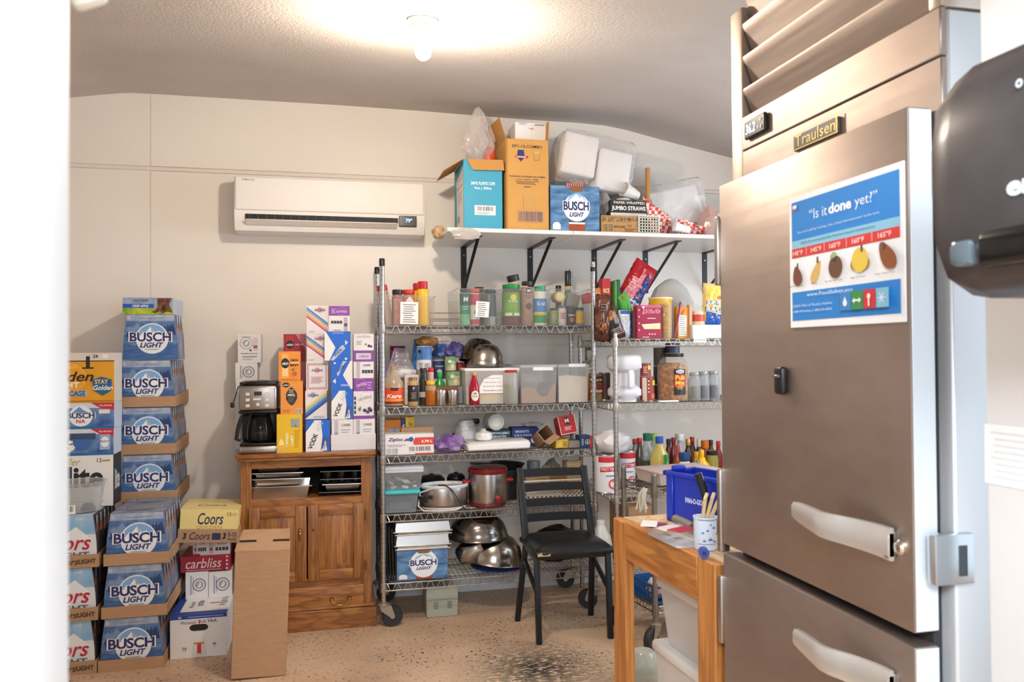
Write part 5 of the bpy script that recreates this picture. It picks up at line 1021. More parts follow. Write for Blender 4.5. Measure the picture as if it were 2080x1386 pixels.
bottle('spice_jar', 'green-labelled spice container in the second bin', 'spice jar', 946, 21, 586, Y1+.02, S1+.002, SHK, mat('#3f8a66', .4), (.9, .95, dkl), ((.55, .86, 1.0, mat('#2c5a4a', .5)), (.0, .3, 1.0, mat('#78b886', .5))), (.05, .85, 1.02, lambda A: A.text('M', .5, .82, '#d5e6dc', h=.16, bold=.03).lines(.2, .45, .8, .6, 2, '#a9d2ba')), G, seg=4*4)
bottle('spice_jar', 'red and white spice container in the second bin', 'spice jar', 966, 20, 586, Y1+.03, S1+.002, SHK, mat('#e2ded8', .4), (.9, .98, orr), ((.55, .85, 1.0, mat('#c23a4a', .5)), (.02, .16, 1.0, mat('#c23a4a', .5))), (.2, .5, 1.02, lambda A: A.circ(.5, .5, .16, '#5f8a4a', 14)), G)
bottle('spice_jar', 'dark spice jar behind the tilted paper list', 'spice jar', 997, 25, 588, Y1+.05, S1+.002, SHK, mat('#5a5f66', .4, var=.2, scale=30), (.9, .95, dkl), ((.0, .25, 1.0, mat('#a9a7a4', .5)),), None, G)
bottle('spice_jar', 'round black-lidded jar behind the others in the second bin', 'spice jar', 975, 20, 583, Y1+.16, S1+.002, JAR, glassd, (.87, .95, dkl), (), None, G)
o, w, h, xc = tub('spice_bin', 'clear plastic bin holding a big green-lidded jar, third on the top shelf', 1021, 1113, 588, Y1, S1, .36, CB2, .006)
def hw_(A): A.circ(.52, .78, .16, '#e6d23c', 18); A.text('Pepper', .52, .62, '#f2f6d6', w=.5, h=.10, bold=.02); A.rect(.1, .02, .45, .14, '#e3e8c4'); A.rect(.55, .02, .9, .14, '#e3e8c4')
bottle('spice_jar', 'big spice jar with a green lid and lime label', 'spice jar', 1042, 36, 577, Y1+.02, S1+.002, [(.95, 0), (1, .03), (1, .84), (.9, .87)], mat('#6a4030', .4), (.88, .98, grn), ((.22, .80, 1.0, mat('#7fae2e', .45, var=.5, col2='#4f8a2c', scale=12)),), (.22, .80, 1.01, hw_), G)
bottle('spice_jar', 'beige spice bottle with a black lid leaning in the third bin', 'spice jar', 1066, 24, 556, Y1+.13, S1+.002, SHK, mat('#cdb59a', .5), (.88, 1.0, dkl), (), None, G, tilt=(0, -.22))
bottle('spice_jar', 'pinkish spice container with a black square mark', 'spice jar', 1074, 25, 571, Y1+.03, S1+.002, SHK, mat('#b08874', .45, var=.2, scale=40), (.91, .9, dkl), (), (.3, .9, 1.0, lambda A: A.rect(.3, .70, .7, .90, '#2a2628').text('M', .5, .80, '#e9e2dc', h=.12, bold=.03).lines(.2, .5, .8, .64, 2, '#7a5240').circ(.5, .22, .24, '#5e463c', 14)), G)
bottle('spice_jar', 'green and blue landscape-labelled cheese jar with a green lid', 'spice jar', 1100, 26, 581, Y1+.025, S1+.002, SHK, mat('#e8e4d6', .4), (.88, .86, mat('#2ba07a', .4)), ((.06, .26, 1.0, mat('#3f9a54', .5)), (.26, .34, 1.0, mat('#d9c84a', .5)), (.34, .68, 1.0, mat('#3f86cc', .5))), (.45, .65, 1.01, lambda A: A.text('Kraft', .5, .5, '#eaf2fa', w=.6, h=.5, bold=.02)), G)
o, w, h, xc = tub('spice_bin', 'clear plastic bin of small jars at the right end of the top shelf', 1117, 1200, 588, Y1, S1, .36, CB2, .006)
bottle('spice_jar', 'small jar with a black cap standing at the back of the right bin', 'spice jar', 1136, 12, 580, Y1+.2, S1+.002, SHK, mat('#6b5a4c', .4), (.86, .95, dkl), (), None, G)
bottle('wine_bottle', 'tall slim green bottle with a black cap in the right bin', 'bottle', 1156, 14, 550, Y1+.12, S1+.002, [(.95, 0), (1, .02), (1, .60), (.85, .66), (.8, .70)], mat('#2f6a44', .15), (.72, .95, dkl), ((.66, .72, .9, mat('#d6b86a', .4)), (.70, .84, .86, mat('#d9d6d2', .4))), None)
for xc_, yt, m1, m2, lb, txt in ((1127, 626, '#8a9a62', '#b9c08a', 'small green herb jar in the right bin', None), (1144, 621, '#ddd6d0', '#b0343c', 'small white jar with red print in the right bin', None), (1162, 622, '#2c2c3c', '#c96a3a', 'small dark garlic jar in the right bin', 'GARLIC'), (1180, 625, '#8f8a92', '#e2b52c', 'small jar with a yellow label in the right bin', None)):
    fn = (lambda t, c: (lambda A: A.text(t, .5, .62, '#f0e6dc', w=.8, h=.16, bold=.03).circ(.5, .25, .25, c, 14) if t else A.lines(.2, .3, .8, .8, 4, c)))(txt, m2)
    bottle('spice_jar', lb, 'spice jar', xc_, 17, yt, Y1+.018, S1+.002, SHK, mat(m1, .4), (.88, .95, mat('#5f7a86' if xc_ == 1144 else '#3a3a40', .4)), ((.12, .78, 1.0, mat(m2 if xc_ == 1180 else m1, .5)),), (.12, .78, 1.01, fn), G)
for xc_, yc_, r, c_, lb in ((1137, 603, 11, '#d9b64c', 'jar lying flat with its yellow lid facing out'), (1194, 606, 11, '#c0313f', 'jar lying flat with its red lid facing out')):
    p = at(xc_, yc_, Y1+.02); R = r*p.y/F*1.03
    zb = S1+.100; o = thing('spice_jar', lb, 'spice jar', (p.x, Y1+.012, p.z), group=G); Mx = Matrix.Rotation(-PI/2, 4, 'X')
    MB().lathe([(R*.86, .02), (R*.95, .03), (R*.95, .10), (R*.8, .11)], glassd, 18, Mx).build('jar', o); MB().lathe([(R*.9, 0), (R, .002), (R, .02)], mat(c_, .4), 20, Mx).build('lid', o); MB().lathe([(R*.72, -.0012), (R*.72, -.0002)], mat('#e6d9a8' if xc_ < 1150 else '#d65a60', .4), 20, Mx).build('lid_print', o)
pcarton('spice_grinder', 'grey box-shaped spice grinder lying across the jars in the right bin', 'grinder', 1148, 1172, 596, Y1+.05, S1+.105, .05, '#8c8782', None, tilt=(0, .25))
pcarton('spice_packet', 'small white spice packet standing in the right bin', 'packet', 1170, 1183, 601, Y1+.06, S1+.085, .02, '#dedbd6')
# ================================================================== unit 1, second shelf
Y2 = 4.285
def karo(A): A.rect(0, 0, 1, 1, '#e24a1e'); A.rect(0, 0, 1, .14, '#8a2a14'); A.rect(.06, .18, .94, .30, '#e9a02a'); A.poly([(.3, .98), (.7, .98), (.66, .80), (.34, .80)], '#3a2418'); A.text('Karo', .5, .48, '#fff4ea', w=.72, h=.24, bold=.03, shear=.2)
bottle('syrup_bottle', 'clear corn syrup bottle with an orange label at the left of the second shelf', 'bottle', 801, 42, 744, Y2, S2, [(.85, 0), (1, .03), (1, .5), (.94, .60), (.5, .76), (.34, .82), (.34, .90)], mat('#c9b69a', .15, clear=.35), (.90, .36, mat('#a88a66', .5)), ((.05, .48, 1.0, mat('#d8c7ae', .3)),), (.06, .47, 1.0, karo))
pcarton('snack_box', 'white box with faint print behind the gold spice bottle', 'box', 822, 850, 762, Y2+.12, S2, .05, '#e9e2da', lambda w, d, h: {'f': Art(w, h).lines(.1, .3, .9, .9, 8, '#b9a9a0')})
def gsp(A): A.rect(0, 0, 1, 1, '#1e1d1f'); A.text('g', .5, .78, '#e3dccb', h=.22, bold=.02); A.lines(.25, .15, .75, .58, 5, '#8f8a82')
bottle('spice_bottle', 'spice bottle with a black label and tan contents, second shelf', 'spice bottle', 840, 21, 767, Y2, S2, [(.95, 0), (1, .03), (1, .80), (.8, .86), (.78, .90)], mat('#b89464', .35), (.90, .85, mat('#9a8a70', .3, .5)), ((.16, .72, 1.0, mat('#1e1d1f', .45)),), (.16, .72, 1.01, gsp))
bottle('sauce_bottle', 'dark glass bottle with a black cap between the spices', 'bottle', 861, 18, 748, Y2+.04, S2, [(.95, 0), (1, .02), (1, .66), (.9, .74), (.72, .80), (.72, .88)], mat('#3a3a3e', .12, clear=.2), (.88, .82, dkl), ((.22, .36, 1.0, mat('#b9b6b4', .5)),))
bottle('sauce_bottle', 'small bottle with a red cap and checked wrap behind the honey', 'bottle', 876, 12, 747, Y2+.10, S2, [(.95, 0), (1, .02), (1, .86), (.8, .9)], mat('#d6a9a2', .4), (.88, 1.0, red))
bottle('honey_jar', 'amber honey jar with a yellow lid, second shelf', 'jar', 876, 22, 774, Y2+.005, S2, [(.92, 0), (1, .04), (1, .70), (.9, .8), (.78, .84)], mat('#b8691a', .12, clear=.25), (.85, .82, mat('#f0c62c', .4)), ((.62, .80, .98, mat('#c8b894', .15, clear=.4)),))
zcan = at(918, 782, Y2+.10).z; zc0 = S2
pcarton('cocoa_box', 'brown box standing behind the metal shakers', 'box', 886, 931, 785, Y2+.06, S2, .06, '#7a4a34')
for xc_, lb in ((897, 'left metal shaker'), (921, 'right metal shaker')):
    o = bottle('metal_shaker', '%s of the two on the second shelf' % lb, 'shaker', xc_, 22, 792, Y2-.002, S2, [(.96, 0), (1, .02), (1, .78), (.97, .79), (1.02, .81), (1.02, .95), (.9, 1)], steel(), None, (), None, 'metal shakers on the second shelf')
bottle('green_bottle', 'bright green juice bottle with a green cap behind the shakers', 'bottle', 895, 24, 757, Y2+.125, S2, [(.9, 0), (1, .05), (1, .52), (.85, .66), (.42, .78), (.40, .86)], mat('#1f9a44', .15), (.86, .48, mat('#2cae5a', .4)))
zc1 = at(918, 783, Y2+.12).z
pcarton('tin_box', 'plain tin box under the green vegetable cans', 'box', 908, 940, 785, Y2+.13, S2, .08, '#8a8f98')
gz = at(924, 785, Y2+.13).z+.001
def gcan(A): A.circ(.36, .66, .12, '#e6eef6', 14); A.text('Corn', .68, .62, '#fdf6e6', w=.4, h=.16, bold=.02); A.circ(.60, .28, .17, '#e9d9b0', 14)
can('vegetable_can', 'green vegetable can, lower of the two stacked at the back', 923, 30, 754, Y2+.135, gz, mat('#5aa35a', .45, var=.6, col2='#d8d6b8', scale=14), gcan, 'green vegetable cans')
gz2 = at(923, 754, Y2+.135).z+.001
can('vegetable_can', 'green vegetable can, upper of the two stacked at the back', 917, 24, 724, Y2+.14, gz2, mat('#4f9f58', .45, var=.6, col2='#d8d6b8', scale=14), gcan, 'green vegetable cans')
pcarton('spread_stand', 'low white box hidden under the navy tub', 'box', 880, 906, 770, Y2+.19, S2, .08, '#d6d2cc')
bottle('frosting_tub', 'navy and white frosting tub on the pile behind the green bottle', 'tub', 893, 26, 727, Y2+.20, at(893, 770, Y2+.19).z+.001, [(.85, 0), (.95, .9), (1, .9), (1, 1)], mat('#3c4a78', .4), (.86, 1.0, mat('#e6e4e6', .4)), (), (.1, .8, .92, lambda A: A.text('Frosting', .5, .7, '#eef0f8', w=.7, h=.14, bold=.02).circ(.5, .32, .2, '#d9d2c8', 14)))
# bag of white powder, red lid, salt, blue bags
pcarton('storage_tin', 'dark storage tin holding up the bag of white powder', 'box', 790, 845, 768, Y2+.18, S2, .12, '#5a4038')
zb = at(818, 768, Y2+.18).z+.001
wbg = thing('powder_bag', 'clear zip bag with white powder and a purple zip edge', 'bag', (at(815, 750, Y2+.24).x, Y2+.24, zb))
blob(.075, .05, .030, mat('#eceae8', .8), 3, .2).build('powder', wbg, (.02, 0, 0)); w, h, xc = pxbox(785, 846, 703, Y2+.24, zb)
MB().sheet(lambda u, v: ((u-.5)*.17*(1-.62*v)+.012*noise.noise(Vector((u*5, v*4, 1)))-.005, -.05*(1-v)+.014*noise.noise(Vector((u*6, v*6, 4))), v*h*.93), 14, 14, mat('#e6e2ea', .12, clear=.62)).build('clear_film', wbg)
MB().tube([(-.088, -.05, .005), (-.062, -.03, h*.45), (-.036, -.005, h*.93), (.02, .0, h*.90)], .004, mat('#b27cc0', .4), 6).build('zip_strip', wbg)
bottle('jam_jar', 'jar with a dark red lid behind the bag of powder', 'jar', 809, 32, 703, Y2+.31, zb-.02, [(.95, 0), (1, .05), (1, .85), (.9, .9)], mat('#6a4a48', .3), (.88, 1, mat('#7c1f2c', .4)))
bottle('salt_canister', 'blue and white salt canister on the second shelf', 'canister', 863, 31, 703, Y2+.16, at(863, 752, Y2+.14).z, CYL, mat('#e3e4ea', .45), None, ((.42, .97, 1.0, mat('#2f6fc0', .45, var=1, col2='#8fb8e6', scale=8)),), (.05, .9, 1.01, lambda A: A.rect(.05, .78, .26, .92, '#2a2a3a').bars(.5, .05, .8, .28, 8).lines(.1, .05, .4, .3, 3, '#8a8c9a')))
pcarton('tea_box', 'plain box under the salt canister', 'box', 848, 878, 752, Y2+.14, S2, .10, '#8a7a6e')
tan = mat('#b98c56', .7, var=.5, scale=35, bump=.5, col2='#8a5c30')
zp = at(870, 703, Y2+.22).z
bag('tan_bag', 'bag of tan grains lying on top of the salt canister', 845, 897, 681, Y2+.13, zp+.001, .14, tan, 5, .2)
pouch('blue_pouch', 'narrow blue pouch standing at the left of the salt canister', 833, 847, 689, Y2+.22, zb, .03, mat('#2a6cb4', .3), .12, -.05, 3)
bag('blue_bag', 'crumpled blue bag right of the tan bag', 880, 918, 695, Y2+.24, at(893, 727, Y2+.2).z+.001, .10, mat('#2a4aa8', .25, var=.6, col2='#7fb0e0', scale=14), 8, .45, 2.6)
bag('purple_bag', 'crumpled shiny purple-blue bag beside the steel bowls', 902, 949, 693, Y2+.20, gz2+.075, .10, mat('#3c3a8c', .22, var=.7, col2='#8a86c0', scale=18), 11, .5, 2.8)
pcarton('red_box', 'small red box between the green cans and the steel bowls', 'box', 930, 948, 737, Y2+.20, gz2-.045, .08, '#a3232c')
# large lidded container, bowls on it
o, w, h, xc = tub('lidded_container', 'large clear container with a white lid and a printed word list', 945, 1055, 748, Y2+.03, S2, .30, plastic('#eceae4', .55), .006, mat('#f1efee', .4), 'container', lidh=.016)
MB().rbox(-w/2+.012, w/2-.012, .012, .28, .002, h*.45, mat('#d9d2c4', .8, var=.2, scale=20), .01, 2).build('contents', o); MB().box(-.06, .03, .004, .012, .02, .055, mat('#e0b640', .6)).build('yellow_packet', o)
A = Art(.13, .10); A.poly([(0, 0), (1, 0), (1, 1), (.55, 1), (.2, .8), (0, .35)], '#f2f0ee'); [A.text(t, .56, v, '#4a484e', w=w_, h=.085) for t, v, w_ in (('ground mustard  Cream', .82, .62), ('Pumpkin pie spice  Curry', .60, .78), ('Sliced almonds   Pickling', .38, .82), ('Marshmallow cream', .16, .8))]; put('paper_list', A.mesh(), o, (-.008, -.002, h*.30))
zl = S2+h+.001
def bowl(R, H, m, seg=32): return MB().lathe([(R*.42, 0), (R*.62, H*.08), (R*.86, H*.38), (R*.97, H*.78), (R*1.0, H*.97), (R*1.035, H), (R*.99, H*.97), (R*.95, H*.76), (R*.84, H*.40), (R*.60, H*.11), (R*.1, H*.04)], m, seg)
stl = mat('#b5aea6', .16, 1.0)
p = at(985, 747, Y2+.14); Rb = .112
tag(bowl(Rb, .125, stl).build('steel_bowl', None, (p.x+.008, Y2+.15, zl+.133), (PI, .10, 0)), 'upside-down steel bowl in front on the lidded container', 'bowl', 'upturned steel bowls on the container')
tag(bowl(Rb*.92, .13, mat('#6e6560', .16, 1.0)).build('steel_bowl', None, (p.x-.016, Y2+.185, zl+.158), (PI-.1, .16, 0)), 'darker upside-down steel bowl behind and above the front one', 'bowl', 'upturned steel bowls on the container')
pcarton('tea_box', 'flat box with red and blue ends behind the lidded container', 'box', 1022, 1056, 740, Y2+.34, S2, .02, '#7a8ea8')
# red syrup bottle, herb jar
def grn_(A): A.circ(.5, .5, .34, '#f2efe6', 24, .44); A.circ(.5, .5, .30, '#e6e0d2', 24, .38); A.poly([(.34, .62), (.66, .62), (.5, .82)], '#5f8a4a'); A.text('grenadine', .5, .45, '#8a1626', w=.48, h=.12, bold=.02)
bottle('syrup_bottle', 'slim red syrup bottle with a white oval label and gold cap', 'bottle', 965, 22, 757, Y2-.004, S2, [(.92, 0), (1, .02), (1, .46), (.96, .55), (.6, .76), (.40, .86), (.40, .91)], mat('#a3142c', .1), (.905, .46, mat('#c99a5a', .35, .4)), ((.10, .15, 1.0, mat('#7a0f20', .4)),), (.10, .46, 1.0, grn_))
bottle('herb_jar', 'square clear jar of dried herbs with a red lid', 'jar', 1040, 32, 752, Y2-.004, S2, [(.96, 0), (1, .02), (1, .88), (.9, .92)], mat('#d9dcd8', .1, clear=.6), (.92, .82, red), ((.02, .60, .96, mat('#75633e', .7, var=.4, scale=60)),), None, None, 16)
def dry(name, label, x0, x1, yt, fill, m, slump, lbl):
    o, w, h, xc = tub(name, label, x0, x1, yt, Y2+.0, S2, .30, plastic('#dfe3e6', .72), .006, None, 'container')
    MB().rbox(-w/2-.001, w/2+.001, -.001, .301, h*.93, h, plastic('#e6eaec', .55), .003, 1).build('lid', o)
    s = MB(); n = 12; x0_, x1_ = -w/2+.008, w/2-.008
    top = lambda u: h*fill(u); vs = []; fs = []
    for j, y in enumerate((.008, .29)):
        for i in range(n+1): u = i/n; vs += [(x0_+(x1_-x0_)*u, y, .002), (x0_+(x1_-x0_)*u, y, top(u))]
    k = 2*(n+1)
    for i in range(n): a = 2*i; fs += [(a, a+2, a+3, a+1), (a+k, a+k+1, a+k+3, a+k+2), (a+1, a+3, a+3+k, a+1+k)]
    fs += [(0, 1, 1+k, k), (2*n, 2*n+k, 2*n+k+1, 2*n+1)]
    s.add(vs, fs, m); s.build('contents', o); A = Art(w*.55, .018); A.rect(0, 0, 1, 1, '#eef0f2'); put('label_strip', A.mesh(), o, (w*.12, -.001, h*.86 if lbl else h*.94)); return o
o = dry('flour_bin', 'clear bin part filled with brown sugar, dark scoop inside', 1057, 1131, 742, lambda u: .36+.07*math.sin(u*7)-.12*(abs(u-.62) < .2)+.10*(u > .85), mat('#b07c48', .9, var=.12, scale=60), 1, True)
MB().lathe([(.022, 0), (.024, .01), (.024, .05)], mat('#5a6068', .4), 14, Matrix.Translation((.03, .06, .05)) @ Matrix.Rotation(1.2, 4, 'Y')).build('scoop', o)
dry('flour_bin', 'clear bin nearly full of white flour at the right end of the second shelf', 1133, 1196, 741, lambda u: .70+.02*math.sin(u*5), mat('#e6d6bd', .9), 0, False)
# ================================================================== unit 1, third shelf
Y3 = 4.28
def zipl(w, d, h):
    A = Art(w, h); A.rect(0, 0, 1, 1, '#e9e4e4'); A.text('Ziploc', .23, .72, '#27366e', w=.30, h=.22, bold=.03, shear=.2); A.poly([(.38, .66), (.44, .78), (.56, .78), (.56, .66)], '#5c6470'); A.circ(.54, .74, .05, '#2c5aa8', 14); A.poly([(.58, .60), (.62, .82), (1, .82), (1, .46), (.60, .46)], '#d8453c'); A.text('3,78 L', .86, .62, '#fff0ea', w=.22, h=.15, bold=.03); A.bars(.50, .16, .95, .38, 22); A.bars(.05, .03, .28, .32, 14, '#8a878c'); A.rect(.62, .0, 1, .06, '#d8453c'); A.lines(.05, .38, .45, .52, 2, '#b3afb4'); A.rect(0, 0, .02, .80, '#c8383a'); return {'f': A}
pcarton('freezer_bag_box', 'white and red freezer bag carton at the front left of the third shelf', 'box', 780, 881, 882, Y3, S3, .12, '#e4dfdf', zipl)
pcarton('tea_carton', 'orange carton with two blue windows behind the freezer bags', 'box', 775, 814, 853, Y3+.16, S3, .12, '#d9822c', lambda w, d, h: {'f': Art(w, h).rect(.36, .45, .62, .72, '#8fb0cc').rect(.68, .45, .94, .72, '#8fb0cc').rect(0, .05, 1, .18, '#b8641e')})
pcarton('pasta_box', 'yellow and navy box beside the orange carton', 'box', 815, 842, 848, Y3+.17, S3, .10, '#e6c22e', lambda w, d, h: {'f': Art(w, h).rect(0, 0, .34, 1, '#27396e').text('PASTA', .17, .6, '#e6e6f2', w=.4, h=.16, bold=.03, rot=90).text('Thin', .7, .8, '#4a3a10', w=.3, h=.1)})
pcarton('brown_box', 'low brown box behind the freezer bag carton', 'box', 815, 880, 868, Y3+.125, S3, .03, card())
purp = mat('#7a4aa0', .25, clear=.30, var=.5, col2='#b79acb', scale=14)
bag('plastic_bag', 'crumpled purple zip bag lying beside the freezer bag carton', 881, 950, 882, Y3+.01, S3, .14, purp, 4, .28, 2.4)
def circ_tray(): pass
w, h, xc = pxbox(950, 1078, 903, Y3+.01, S3+.012)
tr_ = carton('white_tray', 'long white plastic lid lying flat on the third shelf', 'tray', w, .22, .040, (xc, Y3+.01, S3+.005), mat('#eeecea', .35), None, tilt=(0, -.02), r=.008)
MB().rbox(-w/2+.006, w/2-.006, .006, .214, .040, .046, mat('#dcdad8', .4), .003, 2).build('raised_rim', tr_)
p = at(950, 870, Y3+.20); jg = thing('white_jug', 'translucent white plastic jug lying behind the purple bag', 'jug', (at(950, 900, Y3+.25).x, Y3+.30, S3))
MB().lathe([(.045, 0), (.058, .012), (.06, .085), (.05, .112), (.042, .120), (.042, .135)], mat('#e3e4ea', .35), 24, None, 1.15).build('body', jg)
MB().lathe([(.0435, .128), (.0435, .15)], mat('#d6d8e0', .4), 20).build('cap', jg)
dkh = thing('dish_brush', 'black utensil handle sticking up diagonally behind the white jug', 'utensil', (at(905, 880, Y3+.36).x, Y3+.38, S3+.001))
MB().tube([(0, 0, .008), (.06, -.01, .065), (.12, -.015, .110), (.175, -.02, .135)], .011, mat('#26282a', .4), 10).build('handle', dkh); MB().rbox(.15, .20, -.035, -.005, .120, .150, mat('#1c1d20', .35), .008, 2).build('head', dkh)
sg_ = thing('sugar_bowl', 'small white lidded bowl resting on the long white lid', 'bowl', (at(982, 890, Y3+.10).x, Y3+.10, S3+.048))
MB().lathe([(.03, 0), (.046, .01), (.05, .025), (.047, .034)], mat('#eceae8', .3), 24).build('bowl', sg_); MB().lathe([(.05, .033), (.045, .045), (.02, .056), (.012, .060), (.014, .066), (.004, .069)], mat('#e6e4e2', .3), 24).build('lid', sg_)
pcarton('glove_box', 'dark teal glove box with upside-down white lettering', 'box', 990, 1038, 874, Y3+.20, S3, .10, '#24404c', lambda w, d, h: {'f': Art(w, h).text('DISPOSABLE', .5, .82, '#cfe0e6', w=.84, h=.14, bold=.03, rot=180).text('GLOVES', .5, .62, '#cfe0e6', w=.6, h=.12, bold=.03, rot=180).rect(.62, .18, .9, .5, '#dfe6e8')})
pcarton('foil_box', 'navy blue deli paper box with pale lettering on the third shelf', 'box', 1040, 1094, 869, Y3+.18, S3, .10, '#22367c', lambda w, d, h: {'f': Art(w, h).text('BRISKETS', .38, .80, '#d6dff2', w=.5, h=.12, bold=.02).text('12 IN. X 10-3/4 IN.', .42, .60, '#d6dff2', w=.66, h=.12, bold=.02).circ(.8, .32, .10, '#e6e0c8', 18)})
zg = at(1014, 874, Y3+.2).z+.001; p = at(1009, 858, Y3+.16)
cp = thing('cup_sleeve', 'stack of white cups lying with the round bottom facing out', 'cups', (p.x, Y3+.17, zg+.046)); Mx = Matrix.Rotation(-PI/2, 4, 'X')
MB().lathe([(.040, 0), (.046, .004), (.050, .14), (.048, .145)], mat('#dcdcd2', .4), 26, Mx).build('cups', cp); MB().lathe([(.040, -.004), (.040, .002)], mat('#c3c6bc', .4), 26, Mx).build('cup_rim', cp); MB().lathe([(.024, -.0045), (.024, -.001)], mat('#dfe0d8', .4), 22, Mx).build('cup_base', cp)
bag('film_wrap', 'loose clear plastic film over the navy box', 1062, 1108, 858, Y3+.20, at(1067, 869, Y3+.18).z+.001, .07, mat('#e6e6ea', .12, clear=.72), 7, .4)
cb = thing('open_carton', 'brown open carton tilted forward between the navy and red boxes', 'carton', (at(1117, 905, Y3+.05).x, Y3+.055, S3+.058), (math.radians(-25), math.radians(-30), math.radians(14)))
c = card(); MB().box(-.04, .04, 0, .18, 0, .003, c).box(-.04, .04, 0, .18, .067, .07, c).box(-.04, -.037, 0, .18, .003, .067, c).box(.037, .04, 0, .18, .003, .067, c).build('walls', cb)
MB().box(-.04, .04, -.048, -.001, -.001, .002, c, Matrix.Rotation(.75, 4, 'X')).build('flap', cb); A = Art(.07, .045); A.lines(.1, .1, .9, .9, 6, '#8a5a3a'); put('printed_flap', A.mesh(), cb, (0, -.036, -.032), (-.82, 0, 0))
def mcc(w, d, h):
    A = Art(w, h); A.rect(0, 0, 1, 1, '#b3202c'); A.rect(.0, .0, 1, .04, '#e9c9c2'); A.rect(.0, .0, .04, 1, '#e9c9c2'); A.rect(.96, .0, 1, 1, '#e9c9c2'); A.rect(.36, .52, .64, .92, '#26201f'); A.text('M', .5, .72, '#f2ede6', h=.22, bold=.03); A.lines(.25, .2, .75, .42, 3, '#efc6c0')
    B = Art(w, d); B.rect(0, 0, 1, 1, '#2a1a1c'); B.rect(.1, .2, .9, .5, '#b3202c'); return {'f': A, 't': B}
carton('pepper_box', 'red and black pepper box tipped on the pile, right of the third shelf', 'box', .098, .10, .105, (at(1157, 890, Y3+.05).x, Y3+.05, S3+.078), '#b3202c', mcc(.098, .10, .105), tilt=(math.radians(-12), math.radians(-9)), rz=0)
pcarton('gelatin_box', 'small yellow box under the red pepper box', 'box', 1128, 1155, 893, Y3+.04, S3, .12, '#c9a83a', lambda w, d, h: {'f': Art(w, h).rect(.1, .1, .5, .9, '#e0c24c').lines(.55, .2, .95, .8, 4, '#8a6a20')})
pcarton('grey_box', 'small grey-brown box between the yellow box and the navy box', 'box', 1156, 1178, 896, Y3+.03, S3, .12, '#8a8078')
pcarton('tissue_box', 'small navy box with a red edge and white emblem at the right post', 'box', 1179, 1203, 886, Y3+.015, S3, .10, '#24426e', lambda w, d, h: {'f': Art(w, h).rect(.78, 0, 1, 1, '#d2483e').circ(.6, .5, .22, '#e6ecf4', 8).circ(.6, .5, .18, '#24426e', 8).poly([(.5, .4), (.7, .4), (.6, .66)], '#e6ecf4').text('8-2318', .18, .5, '#d6e0ec', w=.5, h=.14, bold=.03, rot=90)})
# ================================================================== unit 1, fourth shelf
Y4 = 4.28
tl_ = mat('#3cc0c4', .35)
o, w, h, xc = tub('storage_box', 'clear storage box with a teal lid at the left end of the fourth shelf', 779, 850, 997, Y4-.005, S4, .32, plastic('#c9d4da', .74), .014, tl_, 'storage box', lipf=.010, lidh=.018)
blob(.03, .03, .02, mat('#e3e6e8', .6), 2, .3).build('crumpled_tissue', o, (.0, .10, .003)); MB().rbox(-w/2+.03, w/2-.03, .05, .28, .004, .05, mat('#5a666c', .5), .01, 2).build('contents', o)
z5 = S4+h+.001
o, w, h, xc = tub('storage_box', 'clear storage box with a white lid stacked on the teal-lidded one', 781, 858, 949, Y4+.01, z5, .27, plastic('#dfe0e2', .80), .012, mat('#dcdde6', .4), 'storage box', lipf=.006, lidh=.030)
rd = random.Random(5)
for i in range(16):
    c_ = ('#c8502c', '#d9d6d2', '#8c8a8a', '#e6e2da', '#6a6a70', '#b9b0a4')[i % 6]; x, y, z = rd.uniform(-w/2+.03, w/2-.03), rd.uniform(.03, .20), .004+.016*(i//6)
    MB().rbox(-.018, .018, -.009, .009, 0, .012, mat(c_, .45), .003, 1).build('small_part', o, (x, y, z), (rd.uniform(-.4, .4), rd.uniform(-.3, .3), rd.uniform(0, 3)))
# slow cookers
def cooker(name, label, xc, wpx, yt, yb, Y, z0, base, body, rim, sy, lidm=None, cordm=None):
    p = at(xc, yt, Y); R = wpx/2*(p.y)/F*1.03; H = p.z-z0
    o = thing(name, label, 'slow cooker', (p.x, Y+R*sy, z0)); 
    MB().lathe([(.90*R, 0), (.95*R, .006), (.93*R, H*.10), (.97*R, H*.13)], base, 36, None, 1, sy).build('base', o)
    MB().lathe([(.965*R, H*.10), (.985*R, H*.14), (.985*R, H*.82), (.97*R, H*.85)], body, 36, None, 1, sy).build('shell', o)
    MB().lathe([(.97*R, H*.82), (1.02*R, H*.86), (1.03*R, H*.93), (.98*R, H*.96), (.92*R, H*.96), (.88*R, H*.90), (.84*R, H*.3), (.02, H*.28)], rim, 36, None, 1, sy).build('crock', o)
    return o, R, H
o, R, H = cooker('slow_cooker', 'oval steel slow cooker with a white rim and base', 907, 97, 986, 1042, Y4+.0, S4, mat('#e6e4e6', .35), ss, mat('#dfe3e6', .25), .72)
MB().rbox(-R*.98-.012, -R*.80, -.04, .04, H*.36, H*.58, dkl, .008, 2).build('handle', o); A = Art(R*.5, H*.3); A.rect(0, .1, 1, .9, '#1c1c20'); put('control_plate', A.mesh(wrap=R*.74), o, (-R*.52, -.02, H*.32), (0, 0, -.7))
MB().tube([(-R*.55, -R*.74, H*.9), (-R*1.06, -R*.55, H*.72), (-R*1.14, -R*.60, H*.20), (-R*.95, -R*.82, .006), (-R*.3, -R*.93, .004), (R*.35, -R*.90, .005), (R*.72, -R*.78, H*.16)], .0042, mat('#d9d4cc', .45), 8).build('white_cord', o)
MB().tube([(-.04, -R*.52, H*.98), (-.005, -R*.76, H*1.0), (.03, -R*.80, H*.80), (.06, -R*.83, H*.42), (.095, -R*.93, .006), (.12, -R*.9, .005)], .0035, dkl, 8).build('black_cord', o)
